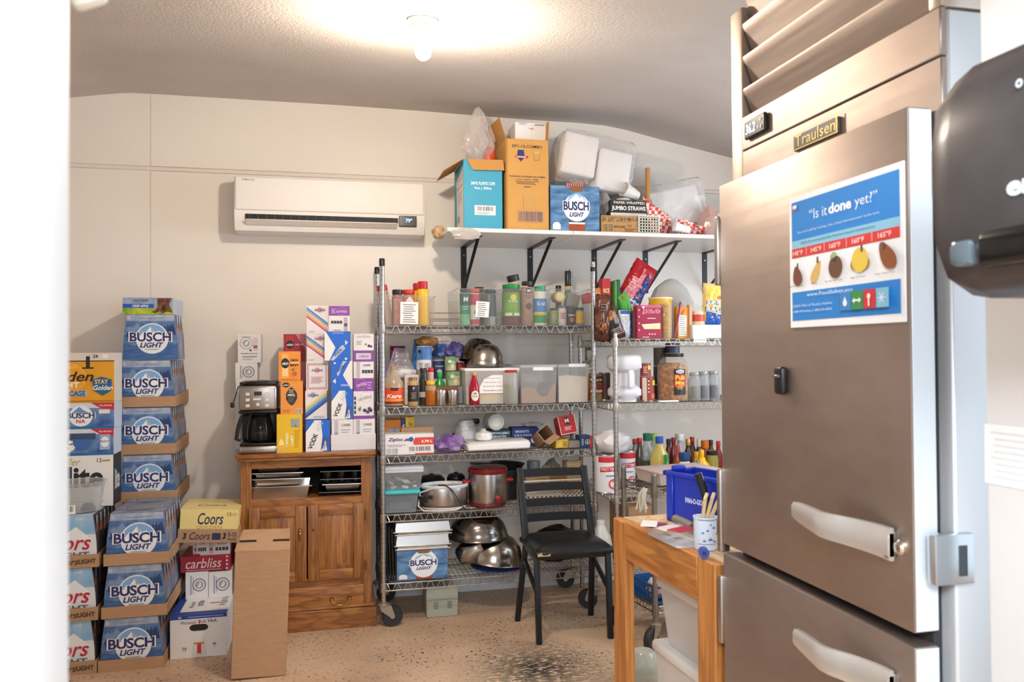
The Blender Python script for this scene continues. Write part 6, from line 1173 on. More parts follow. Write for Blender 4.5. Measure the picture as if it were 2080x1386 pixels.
o, R, H = cooker('slow_cooker', 'tall round steel slow cooker with a dark red rim and knob', 998, 80, 952, 1035, Y4+.01, S4, mat('#7c1a20', .35), ss, mat('#7c1c20', .2), .95)
MB().lathe([(R*1.0, H*.955), (R*.96, H*.985), (R*.5, H*1.0), (.001, H*1.002)], mat('#5a1218', .12, clear=.2), 32, None, 1, .95).build('lid', o)
rdk = mat('#a8202a', .3)
MB().rbox(-R-.035, -R*.93, -.022, .022, H*.58, H*.67, rdk, .008, 3).build('handle', o); MB().rbox(R*.93, R+.035, -.022, .022, H*.58, H*.67, rdk, .008, 3).build('handle', o)
q = .38; MB().lathe([(.015, 0), (.016, .012), (.011, .018), (.001, .019)], rdk, 18, Matrix.Rotation(q, 4, 'Z') @ Matrix.Translation((0, -R*.935, H*.22)) @ Matrix.Rotation(PI/2, 4, 'X')).build('knob', o)
YK2 = Y4+.215
for xc_, wpx, yt, lb, z_ in ((880, 52, 966, 'black oval roasting pan lid behind the steel slow cooker', .0), (929, 36, 961, 'dark pot standing between the two slow cookers', 0)):
    o = bottle('dark_pot', lb, 'pot', xc_, wpx, yt, YK2, S4, [(.85, 0), (.95, .05), (1, .72), (1.05, .76), (1.04, .82), (.8, .93), (.15, .97), (.15, 1)], mat('#1a1b1e', .18), None, ((.70, .74, 1.045, mat('#8f9092', .3, .9)),))
o = thing('frying_pan', 'black frying pan lying on top behind the red slow cooker', 'pan', (at(1035, 945, YK2).x, YK2+.06, at(1035, 952, YK2).z-.006), (0, .05, 0))
MB().lathe([(.07, 0), (.085, .006), (.10, .030), (.103, .031), (.083, .009), (.001, .006)], mat('#1b1b1d', .3), 32).build('pan', o); MB().rbox(-.22, -.098, -.011, .011, .018, .030, mat('#1b1b1d', .4), .005, 2).build('handle', o)
bottle('stock_pot', 'dark stock pot under the black frying pan', 'pot', 1036, 64, 954, YK2-.01, S4, CYL, mat('#25262a', .3), None, (), None, None, 28)
# lattice basket with wooden pieces behind the chair
w, h, xc = pxbox(1065, 1197, 972, Y4+.03, S4); wl = mat('#e0d8ca', .5)
bs = thing('lattice_basket', 'cream plastic lattice basket of wooden pieces behind the chair back', 'basket', (xc, Y4+.03, S4))
MB().rbox(-w/2, w/2, 0, .30, 0, .006, wl, .002, 1).build('bottom', bs); s = MB(); hb = h*.92
for x in range(0, 16):
    for sgn in (-1, 1):
        xa = -w/2+w*x/15; dxx = hb*.5*sgn; x1_ = xa+dxx*2
        t0 = 0; t1 = 1.0
        if x1_ > w/2: t1 = (w/2-xa)/(dxx*2)
        if x1_ < -w/2: t1 = (-w/2-xa)/(dxx*2)
        if abs(t1) < .05: continue
        s.tube([(xa, .003, .01), (xa+dxx*2*t1, .003, .01+(hb-.02)*t1)], .004, wl, 4)
s.tube([(-w/2, .003, hb), (w/2, .003, hb)], .005, wl, 6).tube([(-w/2, .003, .008), (w/2, .003, .008)], .005, wl, 6).build('lattice_front', bs)
MB().rbox(-w/2, w/2, .295, .30, .006, hb, wl, .002, 1).build('back', bs); MB().rbox(-w/2, -w/2+.005, .006, .295, .006, hb, wl, .002, 1).build('side', bs); MB().rbox(w/2-.005, w/2, .006, .295, .006, hb, wl, .002, 1).build('side', bs)
MB().rbox(-w/2+.01, w/2-.16, .001, .008, h*.32, h*.74, mat('#cfc6b6', .5), .002, 1).build('front_plate', bs)
for x0, x1, yt, c_, lb, dy in ((1068, 1118, 963, '#c9a97c', 'long pale wooden board lying in the lattice basket', .06), (1118, 1150, 955, '#b08a5c', 'short brown wooden block in the lattice basket', .10), (1152, 1180, 936, '#c9ad84', 'stack of pale wooden slats standing at the right of the basket', .06)):
    pcarton('wood_piece', lb, 'wood', x0, x1, yt, Y4+.03+dy, S4+.008, .10, mat(c_, .6, var=.4, scale=12, stretch=(1, 1, 8)))
bottle('grey_cup', 'grey plastic cup standing behind the lattice basket rim', 'cup', 1087, 26, 938, Y4+.20, S4+.02, [(.8, 0), (1, .97), (.96, 1)], mat('#7a828c', .4))
bag('paper_bag', 'crumpled grey paper bag at the back of the lattice basket', 1100, 1150, 930, Y4+.20, S4+.02, .12, mat('#8d8678', .7), 9, .25)
bag('clear_bag', 'small clear plastic bag on top of the wooden slats', 1145, 1180, 921, Y4+.07, at(1165, 936, Y4+.09).z+.001, .06, mat('#cfd2d6', .15, clear=.6), 13, .35)
# ================================================================== unit 1, bottom shelf
Y5 = 4.285
o = thing('tray_stack', 'black serving trays standing on edge at the left of the bottom shelf', 'trays', (at(786, 1190, Y5).x, Y5, S5)); 
bx0 = at(786, 1190, Y5).x
bpy.data.objects.remove(o)
for i in range(4):
    o = MB().rbox(-.003, .003, 0, .36, 0, .30-.012*i, mat('#121214', .35), .002, 1).build('serving_tray', None, (bx0+.008+i*.015, Y5, S5+.001), (0, -.035, 0)); MB().tube([(-.004, 0, .004), (-.004, 0, .295-.012*i), (-.004, .36, .295-.012*i), (-.004, .36, .004)], .004, mat('#1a1a1c', .3), 6).build('rim', o)
    tag(o, 'black serving tray on edge, %s from the left post on the bottom shelf' % ORD(i), 'tray', 'black trays on the bottom shelf')
w, h, xc = pxbox(806, 909, 1117, Y5, S5)
def bcan(w, h):
    A = Art(w, h); A.rect(0, 0, 1, 1, mat('#6f9cc4', .45, var=1, col2='#345f92', scale=14, stretch=(.8, 1, 2.5))); A.rect(.37, .0, .70, .30, '#3b4a66'); A.rect(.37, .02, .70, .16, mat('#b0522c', .4, var=.5, scale=8)); A.rect(.37, .16, .70, .20, '#e6e8ec'); A.circ(.53, .52, .27, '#eef2f6', 30); A.poly([(.34, .66), (.38, .76), (.45, .82), (.53, .845), (.61, .82), (.68, .76), (.72, .66)], '#8fc0e6'); A.poly([(.34, .64), (.44, .74), (.52, .82), (.60, .74), (.64, .77), (.72, .64)], '#f2f6fa')
    A.text('BUSCH', .52, .56, '#27306b', w=.52, h=.20, bold=.03, line='#f4f6fa'); A.text('LIGHT', .53, .37, '#27306b', w=.30, h=.10, bold=.03, shear=.25); A.poly([(.04, .03), (.20, .03), (.20, .14), (.16, .19), (.08, .19), (.04, .14)], '#e3e8ee')
    hd = [(.40, .995), (.66, .995), (.65, .90), (.61, .87), (.45, .87), (.41, .90)]; A.poly(hd, '#8a5f3a'); return A
o = carton('beer_carton', 'blue beer can carton on the bottom shelf under the sheet pans', 'carton', w, .30, h, (xc, Y5, S5+.001), '#3f6f9f', {'f': bcan(w, h)}); zp = S5+h+.002
for i, (x0, x1, yt, lb) in enumerate(((803, 914, 1110, 'lowest'), (801, 916, 1088, 'second'), (803, 917, 1082, 'third'), (799, 918, 1063, 'topmost'))):
    w, h, xc = pxbox(x0, x1, yt, Y5, zp); h = max(h, .008); s = pan(w, .36, h, mat('#d6d6d6', .3, .9), .008, .008)
    o = s.build('sheet_pan', None, (xc, Y5-.005, zp+h+.003), (0, PI, 0)); tag(o, 'upside-down aluminium sheet pan, %s of the four on the beer carton' % lb, 'pan', 'sheet pans on the bottom shelf'); zp += h+.0035
bowlm = mat('#aaa49c', .2, 1.0)
def upbowl(name, label, x, y_rim, wpx, H, Y, tilt=0, lean=0, m=bowlm):
    p = at(x, y_rim, Y); R = wpx/2*p.y/F*1.02
    o = MB().lathe([(R, 0), (R*1.02, .003), (R*.99, .008), (R*.96, H*.25), (R*.84, H*.62), (R*.60, H*.90), (R*.36, H*.985), (.001, H)], m, 40, cap=False).build(name, None, (p.x, Y+R*.9, max(p.z, S5+R*abs(math.sin(tilt))+.016)), (lean, tilt, 0)); return tag(o, label, 'bowl', 'steel mixing bowls on the bottom shelf')
upbowl('mixing_bowl', 'large upturned steel mixing bowl leaning low on the bottom shelf', 1014, 1163, 124, .150, Y5-.01, .13, 0)
upbowl('mixing_bowl', 'large upturned steel mixing bowl lying on top of the lower bowls', 982, 1103, 126, .130, Y5+.01, -.01, 0, mat('#8f8a84', .2, 1.0))
b_ = bowl(.075, .14, bowlm).build('mixing_bowl', None, (at(932, 1150, Y5+.05).x, Y5+.10, S5+.075), (.25, 1.15, .3)); tag(b_, 'small steel bowl lying on its side behind the blue carton', 'bowl', 'steel mixing bowls on the bottom shelf')
b_ = MB().lathe([(.145, 0), (.150, .006), (.10, .012), (.001, .013)], mat('#3a4a9c', .4), 32).build('blue_platter', None, (at(1014, 1165, Y5).x+.02, Y5+.16, S5+.001), (0, .03, 0)); tag(b_, 'flat blue plastic platter under the lower mixing bowl', 'platter')
o = bag('black_bag', 'black bag slumped behind the chair seat on the bottom shelf', 1085, 1190, 1068, Y5+.12, S5, .20, mat('#0f1012', .4), 6, .18)
# grey vented box on the floor under the unit
w, h, xc = pxbox(867, 932, 1196, 4.30, 0)
vb = carton('vented_box', 'small grey-green metal box with two vent patches on the floor under the shelves', 'box', w, .16, h, (xc, 4.325, 0), mat('#a5aa9c', .5), None, r=.004)
A = Art(w, h)
for u in (.25, .68):
    for i in range(3):
        for j in range(4): A.circ(u+.05*i, .30+.065*j, .017, '#33362f', 8)
A.rect(0, .58, 1, .595, '#7f8478'); face(vb, A, 'f', w, .16, h, 'vents')
# ================================================================== on the wall shelf
ZBT += .0005; Yb = YB+.03
def lily(w, d, h):
    A = Art(w, h); A.rect(.01, .01, .99, .99, '#3f9fbe'); A.text('lilymandy', .5, .87, '#d6eaf2', w=.42, h=.05, shear=.3); A.text('260ML PLASTIC CUPS', .5, .66, '#f2f8fa', w=.62, h=.045, bold=.02); A.text('9oz | 300ct', .5, .585, '#f2f8fa', w=.44, h=.045, bold=.015); A.rect(.28, .20, .82, .34, '#f2f2f0'); A.bars(.34, .26, .76, .325, 18, '#3a3a40', None); A.lines(.32, .21, .70, .245, 2, '#8a8a90')
    B = Art(d, h); B.poly([(.3, .02), (1, .0), (1, .92), (.25, .78)], '#e6e0da'); B.text('lilymandy', .62, .76, '#6a6a70', w=.5, h=.03, shear=.3); B.text('260ML PLASTIC CUPS', .62, .65, '#55555c', w=.6, h=.025, bold=.02); B.lines(.4, .4, .9, .58, 5, '#b9b2aa'); B.bars(.4, .14, .6, .24, 8, '#8a8580', None); return {'f': A, 'l': B}
w, h, xc = pxbox(941, 1020, 325, Yb, ZBT); d = .30
lb_ = carton('cup_carton', 'turquoise cup carton with open brown flaps on the wall shelf', 'carton', w, d, h, (xc, Yb, ZBT), mat('#3f9fbe', .5), lily(w, d, h)); cf = mat('#c48f4c', .8)
MB().add([(-w/2+.02, -.003, h+.001), (w/2+.004, -.003, h+.004), (w/2+.008, -.018, h-.055), (-w/2+.05, -.016, h-.058), (-w/2+.02, .0, h+.001), (w/2+.004, .0, h+.004), (w/2+.008, -.015, h-.055), (-w/2+.05, -.013, h-.058)], [(3, 2, 1, 0), (4, 5, 6, 7), (0, 1, 5, 4), (1, 2, 6, 5), (2, 3, 7, 6), (3, 0, 4, 7)], cf).build('front_flap', lb_)
MB().add([(-w/2, .0, h), (-w/2, d, h), (-w/2-.10, d, h-.06), (-w/2-.10, .02, h-.06), (-w/2, .0, h+.003), (-w/2, d, h+.003), (-w/2-.10, d, h-.057), (-w/2-.10, .02, h-.057)], [(0, 1, 2, 3), (7, 6, 5, 4), (0, 4, 5, 1), (1, 5, 6, 2), (2, 6, 7, 3), (3, 7, 4, 0)], cf).build('side_flap', lb_)
film = mat('#efeaea', .1, clear=.70)
w2, h2, x2 = pxbox(944, 1015, 212, Yb+.08, ZBT+h+.002)
pb = thing('plastic_bag', 'tall clear plastic bag with orange nets inside on the turquoise carton', 'bag', (x2-.01, Yb+.14, ZBT+h+.002))
s = MB(); bm = bmesh.new(); bmesh.ops.create_icosphere(bm, subdivisions=4, radius=1)
for v in bm.verts:
    t = (v.co.z+1)/2; k = 1-.78*max(0, t-.25)**.9; n_ = 1+.32*noise.noise(v.co*2.5+Vector((3, 1, 0)))+.18*noise.noise(v.co*6)
    v.co = Vector((v.co.x*w2*.50*k*n_+.02*(t > .6)*0, v.co.y*.09*k*n_, t*h2*(1+.05*noise.noise(v.co*3))))
bm.verts.index_update(); s.add([v.co[:] for v in bm.verts], [[v.index for v in f.verts] for f in bm.faces], film); bm.free(); s.build('clear_film', pb, smooth=25)
blob(.035, .03, .055, mat('#e0521e', .4), 4, .15).build('orange_net', pb, (.055, -.02, .004))
def efc(w, d, h):
    A = Art(w, h); A.text('EFC-12-COMBO', .5, .92, '#3a3440', w=.70, h=.032, bold=.02); A.poly([(.28, .88), (.42, .88), (.44, .80), (.35, .75), (.26, .80)], '#2c3a78'); A.rect(.22, .79, .52, .815, '#b0343c'); A.text('EMPRESS', .36, .802, '#f2e6d6', w=.22, h=.016, bold=.02); A.rect(.64, .84, .80, .87, '#d6a862'); [A.poly([(.64, .87), (.66, .77), (.78, .77), (.80, .87), (.79, .865), (.775, .777), (.665, .777), (.65, .865)], '#9a7440')]
    A.text('FOOD/SOUP CONTAINER & LID (COMBO)', .5, .585, '#3a3048', w=.84, h=.02, bold=.015); A.text('12 OZ • WHITE • PAPER', .5, .555, '#3a3048', w=.5, h=.018); A.lines(.2, .50, .8, .54, 3, '#7a5a48'); A.text('250/CS', .5, .475, '#3a3048', w=.16, h=.018); A.rect(.41, .23, .62, .385, '#c79a5a'); A.bars(.29, .095, .85, .205, 34, '#4a3a6a', '#c9a06a'); A.rect(0, 0, .035, 1, '#b07c3c'); return {'f': A}
w, h, xc = pxbox(1027, 1114, 283, Yb, ZBT); d = .30
eb = carton('container_carton', 'tall kraft container carton with open flaps on the wall shelf', 'carton', w, d, h, (xc, Yb, ZBT), mat('#cf9c54', .75, var=.06, scale=8), efc(w, d, h))
MB().add([(-w/2, .0, h), (-w/2, d, h), (-w/2-.045, d-.02, h+.125), (-w/2-.03, .02, h+.115), (-w/2+.003, .0, h), (-w/2+.003, d, h), (-w/2-.042, d-.02, h+.125), (-w/2-.027, .02, h+.115)], [(0, 3, 2, 1), (4, 5, 6, 7), (0, 1, 5, 4), (1, 2, 6, 5), (2, 3, 7, 6), (3, 0, 4, 7)], cf).build('left_flap', eb)
MB().add([(w/2-.003, .0, h), (w/2-.003, d, h), (w/2+.01, d, h+.11), (w/2+.002, .0, h+.105), (w/2, .0, h), (w/2, d, h), (w/2+.013, d, h+.11), (w/2+.005, .0, h+.105)], [(0, 3, 2, 1), (4, 5, 6, 7), (0, 1, 5, 4), (1, 2, 6, 5), (2, 3, 7, 6), (3, 0, 4, 7)], cf).build('right_flap', eb)
pcarton('white_carton', 'small white carton sticking out of the tall kraft carton', 'carton', 1046, 1110, 249, Yb+.06, ZBT+h+.001, .16, '#efeceb', lambda w, d, h: {'f': Art(w, h).rect(.52, 0, .525, .8, '#c9c4c2').rect(.0, .82, 1, .825, '#cfcac8').lines(.1, .86, .4, .97, 2, '#7a86c0').lines(.62, .84, .95, .95, 1, '#6a7aa8').poly([(.4, .72), (.6, .70), (.55, .62)], '#c9a27a')})
w, h, xc = pxbox(1118, 1217, 378, Yb-.005, ZBT)
o = carton('beer_carton', 'torn blue beer can carton with wooden sticks on the wall shelf', 'carton', w, .24, h, (xc, Yb-.005, ZBT), '#4a6f98', {'f': bcan(w, h)}, rz=.0)
A = Art(.10, .03); A.rect(0, 0, 1, 1, '#a83a3c'); [A.rect(.06+.12*i, .1, .10+.12*i, 1, '#e0b9b4') for i in range(8)]; put('carton_flap', A.mesh(), o, (-.0, -.001, h-.015), (-.15, 0, 0))
stm = mat('#c08a4c', .6)
for i in range(12): MB().tube([(0, 0, 0), (rd.uniform(-.06, .06), rd.uniform(-.01, .02), rd.uniform(.02, .055))], .0035, stm, 5).build('wooden_stick', o, (-w*.02+.010*i, .05+.01*(i % 3), h-.004))
# foam containers in a bag
foam = mat('#f0eeee', .45)
zf = ZBT+h+.03
fb = thing('foam_container_pack', 'clear bag of stacked white foam containers above the blue carton', 'containers', (at(1200, 320, Yb+.12).x, Yb+.12, zf-.0), (0, math.radians(9), 0))
for x, dz, ww, hh_ in ((-.105, .03, .20, .235), (.105, -.02, .195, .235)):
    for k in range(5): MB().rbox(-ww/2, ww/2, 0, .034, 0, hh_, foam, .016, 3).build('foam_container', fb, (x+.003*k, .042*k-.06, dz+.002*k))
bm = bmesh.new(); bmesh.ops.create_icosphere(bm, subdivisions=4, radius=1); s = MB()
for v in bm.verts:
    c_ = v.co; f_ = max(abs(c_.x), abs(c_.y), abs(c_.z)); c2 = c_.lerp(c_/f_, .72); n_ = 1+.05*noise.noise(c_*4)+.03*noise.noise(c_*9)
    v.co = Vector((c2.x*.232*n_, .05+c2.y*.15*n_, .125+c2.z*.165*n_))
bm.verts.index_update(); s.add([v.co[:] for v in bm.verts], [[v.index for v in f.verts] for f in bm.faces], mat('#f2f0f0', .12, clear=.80)); bm.free(); s.build('clear_film', fb, smooth=25)
# straws carton, kraft carton, small basket, cup, lids
w, h, xc = pxbox(1221, 1295, 438, Yb+.0, ZBT)
kb = carton('kraft_carton', 'low printed kraft carton under the straw box on the wall shelf', 'carton', w, .22, h, (xc, Yb, ZBT), mat('#b88c58', .8), {'f': Art(w, h).rect(0, .62, 1, .92, mat('#4a3a2a', .6, var=1, col2='#c0945c', scale=60)).bars(.06, .08, .32, .5, 12, '#3a2c22', '#c9a06a').text('EARTHQUAKE', .50, .34, '#3a2c22', w=.32, h=.16, bold=.01).text('PACK', .78, .42, '#3a2c22', w=.12, h=.12).lines(.62, .08, .95, .28, 2, '#5a4430')}); zk = ZBT+h+.001
def straws(w, d, h): return {'f': Art(w, h).rect(0, 0, 1, 1, '#262628').rect(0, 0, 1, .20, '#d9d4cc').text('PAPER WRAPPED', .52, .84, '#e6e2da', w=.86, h=.16, bold=.02).text('JUMBO STRAWS', .50, .46, '#f2efe8', w=.94, h=.34, bold=.03)}
w, h, xc = pxbox(1240, 1313, 407, Yb+.02, zk); pcarton('straw_box', 'black box of jumbo straws with bold white lettering', 'box', 1240, 1313, 407, Yb+.02, zk, .20, '#262628', straws); zs_ = at(1276, 407, Yb+.02).z+.001
w, h, xc = pxbox(1297, 1340, 437, Yb-.01, ZBT); hb = h
bs = thing('white_basket', 'small white perforated plastic basket at the shelf edge', 'basket', (xc, Yb-.01, ZBT)); bw_ = mat('#e6e6d8', .45)
s = MB()
for i in range(8): x = -w/2+.006+i*(w-.012)/7; s.box(x-.0022, x+.0022, 0, .003, .004, h-.008, bw_)
for j in range(6): z = .006+j*(h-.022)/5; s.box(-w/2, w/2, 0, .0028, z-.002, z+.002, bw_)
s.build('lattice_front', bs); MB().rbox(-w/2-.006, w/2+.006, -.004, .20, h-.009, h-.001, bw_, .003, 1).build('rim', bs); MB().box(-w/2, -w/2+.003, .003, .19, .002, h-.009, bw_).box(w/2-.003, w/2, .003, .19, .002, h-.009, bw_).box(-w/2, w/2, .187, .19, .002, h-.009, bw_).build('walls', bs); MB().box(-w/2+.003, w/2-.003, .003, .187, 0, .003, mat('#3a3a38', .6)).build('bottom', bs)
cupm = mat('#ece8e2', .4)
o = MB().lathe([(.028, 0), (.040, .10), (.042, .102), (.040, .104), (.037, .10), (.025, .004)], cupm, 26).build('paper_cup', None, (at(1296, 392, Yb+.06).x, Yb+.08, zs_+.036), (0, math.radians(-72), math.radians(20))); tag(o, 'white paper cup lying on its side on the straw box', 'cup')
for i, (x, dz) in enumerate(((1262, 0), (1300, 0), (1281, .021))):
    o = MB().lathe([(.046, 0), (.047, .004), (.040, .010), (.036, .016), (.001, .017)], mat('#d9d8d0', .3, clear=.25), 26).build('portion_saucer', None, (at(x, 395, Yb+.1).x, Yb+.075+.05*i, zs_+dz*0), (0, 0, 0)); tag(o, 'translucent domed cup cover on the straw box, %s' % ('left one', 'right one', 'rear middle one')[i], 'cup cover', 'cup covers on the straw box')
bag('clear_bag', 'crumpled clear bag of lids between the blue carton and the straw box', 1212, 1246, 380, Yb+.05, zk, .12, film, 15, .35, 2.6)
pcarton('divider_board', 'thin upright cardboard divider beside the straw box', 'board', 1314, 1320, 340, Yb+.05, ZBT, .03, mat('#b5834c', .8))
fb = thing('foam_tray_pack', 'clear bag of white foam trays leaning at the right of the wall shelf', 'containers', (at(1382, 400, Yb+.2).x, Yb+.16, ZBT+.075), (0, math.radians(-14), 0))
for k in range(6): MB().rbox(-.155, .155, .0, .030, 0, .235, foam, .02, 3).build('foam_tray', fb, (.004*k, .034*k, .004*k), (-.12, 0, 0))
bm = bmesh.new(); bmesh.ops.create_icosphere(bm, subdivisions=4, radius=1); s = MB()
for v in bm.verts:
    c_ = v.co; f_ = max(abs(c_.x), abs(c_.y), abs(c_.z)); c2 = c_.lerp(c_/f_, .75); n_ = 1+.06*noise.noise(c_*4)+.04*noise.noise(c_*9)
    v.co = Vector((c2.x*.185*n_, .11+c2.y*.15*n_, .125+c2.z*.150*n_))
bm.verts.index_update(); s.add([v.co[:] for v in bm.verts], [[v.index for v in f.verts] for f in bm.faces], mat('#f2f0f0', .12, clear=.74)); bm.free(); s.build('clear_film', fb, smooth=25)
chk = bpy.data.materials.new('red_check_paper'); chk.use_nodes = True; nt = chk.node_tree; b_ = nt.nodes['Principled BSDF']; tcn = nd(nt, 'ShaderNodeTexCoord'); ck = nd(nt, 'ShaderNodeTexChecker'); ck.inputs['Scale'].default_value = 52; ck.inputs['Color1'].default_value = lin('#d2483e'); ck.inputs['Color2'].default_value = lin('#f0dcd6'); nt.links.new(tcn.outputs['Object'], ck.inputs['Vector']); nt.links.new(ck.outputs[0], b_.inputs['Base Color'])
def liner(nm, lb, x0, x1, yt, Y, seed):
    w, h, xc = pxbox(x0, x1, yt, Y, ZBT)
    o = MB().sheet(lambda u, v: ((u-.5)*w+.3*h*(.5-v), .12*(1-v)*u+.02*noise.noise(Vector((u*4, v*4, seed))), max(.001, h*v*(1.0-.55*u)+.010*noise.noise(Vector((u*5, v*5, seed+3))))), 14, 10, chk).build(nm, None, (xc, Y, ZBT)); md = o.modifiers.new('thickness', 'SOLIDIFY'); md.thickness = .003; tag(o, lb, 'paper liner', 'red checked liners')
liner('checked_liner', 'red and white checked paper liner standing against the divider', 1316, 1372, 400, Yb+.02, 2); liner('checked_liner', 'red and white checked paper liner lying low at the shelf edge', 1378, 1440, 443, Yb+.03, 5)
o = MB().lathe([(.020, 0), (.026, .09), (.027, .092)], white(), 20).build('paper_cup', None, (at(1404, 464, Yb-.01).x, Yb+.015, ZBT+.028), (0, math.radians(-78), 0)); tag(o, 'small white paper cup lying on the checked liner', 'cup')
bag('pink_bag', 'crumpled pinkish plastic bag at the far right of the wall shelf', 1430, 1475, 410, Yb+.02, ZBT, .14, mat('#e3c0b8', .2, clear=.4), 17, .3)
bag('tan_sack', 'tan paper scrap with an orange corner hanging at the left shelf end', 879, 909, 453, YB+.14, ZB-.01, .10, mat('#d8b78a', .6, var=.3, scale=18), 19, .25)
o = blob(.075, .02, .035, mat('#dcd8d4', .1, clear=.55), 23, .35).build('plastic_wrap', None, (at(948, 482, YB-.02).x, YB-.023, ZB-.045), smooth=25); tag(o, 'crumpled clear plastic hanging over the wall shelf edge', 'plastic wrap')
# ================================================================== unit 2, upper shelf
YA = VY0+.03; ZA = TA+.001
# cluster of dark bags and boxes at the left end
def cb_(A): A.circ(.45, .30, .30, '#9a5230', 18); A.circ(.5, .32, .18, '#c07a48', 16); A.lines(.2, .62, .8, .8, 3, '#8a7a70')
pouch('coffee_bag', 'dark brown chocolate bag slumped at the left end of the second unit', 1211, 1240, 597, YA-.02, ZA-.015, .06, mat('#241613', .2, var=.9, col2='#7a4630', scale=16), .05, -.05, 3, cb_, wr=.016)
pouch('coffee_bag', 'black snack bag with orange print leaning beside the brown bag', 1240, 1278, 612, YA+.01, ZA-.005, .06, mat('#1c1615', .2, var=.9, col2='#5e3828', scale=16), -.38, -.06, 5, lambda A: A.circ(.45, .68, .28, '#b8703c', 18).circ(.42, .66, .2, '#d09050', 16).lines(.25, .12, .8, .32, 4, '#a39a94'))
pcarton('rice_box', 'red rice box standing behind the dark bags', 'box', 1223, 1240, 566, YA+.12, ZA, .06, '#b0242c', lambda w, d, h: {'f': Art(w, h).text('RICE', .5, .80, '#f0d9a0', w=.7, h=.07, bold=.02).circ(.5, .6, .25, '#d8723a', 14), 'r': Art(d, h).lines(.2, .5, .8, .95, 8, '#e6c9c4')})
pcarton('cracker_box', 'pink and white box low behind the dark bags', 'box', 1209, 1230, 586, YA+.15, ZA, .05, '#e0c6d2', lambda w, d, h: {'f': Art(w, h).circ(.5, .82, .4, '#dfe2f0', 18, .08).text('Salt', .55, .82, '#3a5aa8', w=.5, h=.06, bold=.02).rect(0, .93, 1, 1, '#e2a24a')})
pcarton('granola_box', 'narrow green box behind the dark bags', 'box', 1248, 1254, 570, YA+.11, ZA, .08, '#4f8a34'); pcarton('granola_box', 'narrow dark teal box beside the green one', 'box', 1254.5, 1260, 568, YA+.11, ZA, .08, '#1f5a4a')
pouch('green_pouch', 'green and white snack pouch leaning behind the black bag', 1258, 1284, 592, YA+.06, ZA+.05, .03, mat('#3f9a3a', .3), -.75, -.05, 7, lambda A: A.rect(.3, .2, .6, .8, '#e2ecd8'))
pouch('green_pouch', 'bright green and blue pouch right of the white-striped one', 1274, 1296, 594, YA+.09, ZA+.045, .03, mat('#48a83e', .3), -.25, -.05, 9, lambda A: A.rect(.5, .1, 1, .45, '#3a9ad6').rect(.35, .82, .55, .92, '#d8442c'))
pouch('sugar_bag', 'white bag with a blue edge standing between the dark bags and the pudding box', 1260, 1285, 630, YA+.03, ZA, .05, mat('#dfe4ee', .5), 0, -.03, 11, lambda A: A.lines(.15, .1, .7, .8, 9, '#b9c0d0').rect(.78, 0, .98, .9, '#2f6fc4').rect(.1, .86, .9, .98, '#2f6fc4'))
pcarton('brown_packet', 'narrow brown packet beside the pudding box', 'packet', 1286, 1293, 631, YA+.03, ZA, .05, '#6b5040')
def jello(w, d, h):
    A = Art(w, h); A.rect(0, 0, 1, 1, mat('#a31d44', .4, var=.15, scale=10)); A.rect(.16, .92, 1, 1, '#c75a86'); A.text('JELL-O', .58, .80, '#b01c40', w=.68, h=.13, bold=.05, line='#f6ecec'); A.rect(.42, .59, .76, .615, '#efc9d2'); A.poly([(.18, .42), (.95, .46), (.95, .28), (.28, .28)], '#f0dca6'); A.poly([(.18, .42), (.95, .46), (.95, .43), (.2, .38)], '#f7eed2'); [A.circ(.50+.11*i, .13, .035, '#e9b9c6', 12) for i in range(3)]; A.lines(.2, .02, .5, .06, 1, '#f2dce2')
    [A.circ(.07, .85-.2*i, .035, '#e9a9bc', 10) for i in range(4)]; A.circ(.25, .93, .05, '#f2e4e8', 12); return {'f': A}
pcarton('pudding_box', 'crimson gelatin dessert box with white lettering on the second unit', 'box', 1294, 1343, 620, YA, ZA, .06, '#a31d44', jello)
def redp(A): A.poly([(.55, .04), (.95, .04), (.95, .6), (.70, .8)], '#24408c'); A.circ(.76, .25, .1, '#b8923a', 12); A.poly([(.1, .05), (.6, .05), (.55, .6), (.2, .6)], '#d8848c'); A.lines(.15, .3, .5, .6, 5, '#f0c9c6')
w, h, xc = pxbox(1262, 1312, 530, YA+.18, ZA+.16)
o = pillow(w, h, .06, mat('#b81e2a', .25, var=.25, scale=10), 13, .010).build('candy_pouch', None, (xc-.035, YA+.22, ZA+.195), (-.12, .55, 0)); tag(o, 'red and blue shiny pouch balanced on its corner against the wall bracket', 'pouch'); A = Art(w, h); redp(A); conform(A, w, h, .06, 13, .010); put('printed_panel', A.mesh(), o)
pcarton('cereal_box', 'tall plain box holding up the red pouch at the back', 'box', 1266, 1298, 604, YA+.20, ZA, .08, '#c9d2d6')
bottle('yellow_cup', 'large yellow paper cup with a white rim behind the pudding box', 'cup', 1351, 45, 603, YA+.12, ZA, [(.8, 0), (.98, .95), (1.02, .955), (1.02, 1), (.94, 1), (.9, .94)], mat('#edbb1e', .4), None, ((.955, .985, 1.025, white()),), (.5, .8, .93, lambda A: A.text('C', .4, .6, '#2a2a2a', h=.6, bold=.03)))
cs = thing('chip_sleeve', 'clear sleeve of stacked tan crackers beside the pudding box', 'crackers', (at(1355, 680, YA+.02).x, YA+.04, ZA)); hcs = at(1355, 612, YA+.02).z-ZA
for i in range(18): MB().lathe([(.030, 0), (.032, .004), (.028, .008)], mat('#d6a04a' if i % 2 else '#c48a34', .6), 18, None, .85, .85).build('cracker', cs, (.004*math.sin(i*2.1), .003*math.cos(i*1.7), i*hcs*.93/18), (.12*math.sin(i*1.3), .14, 0))
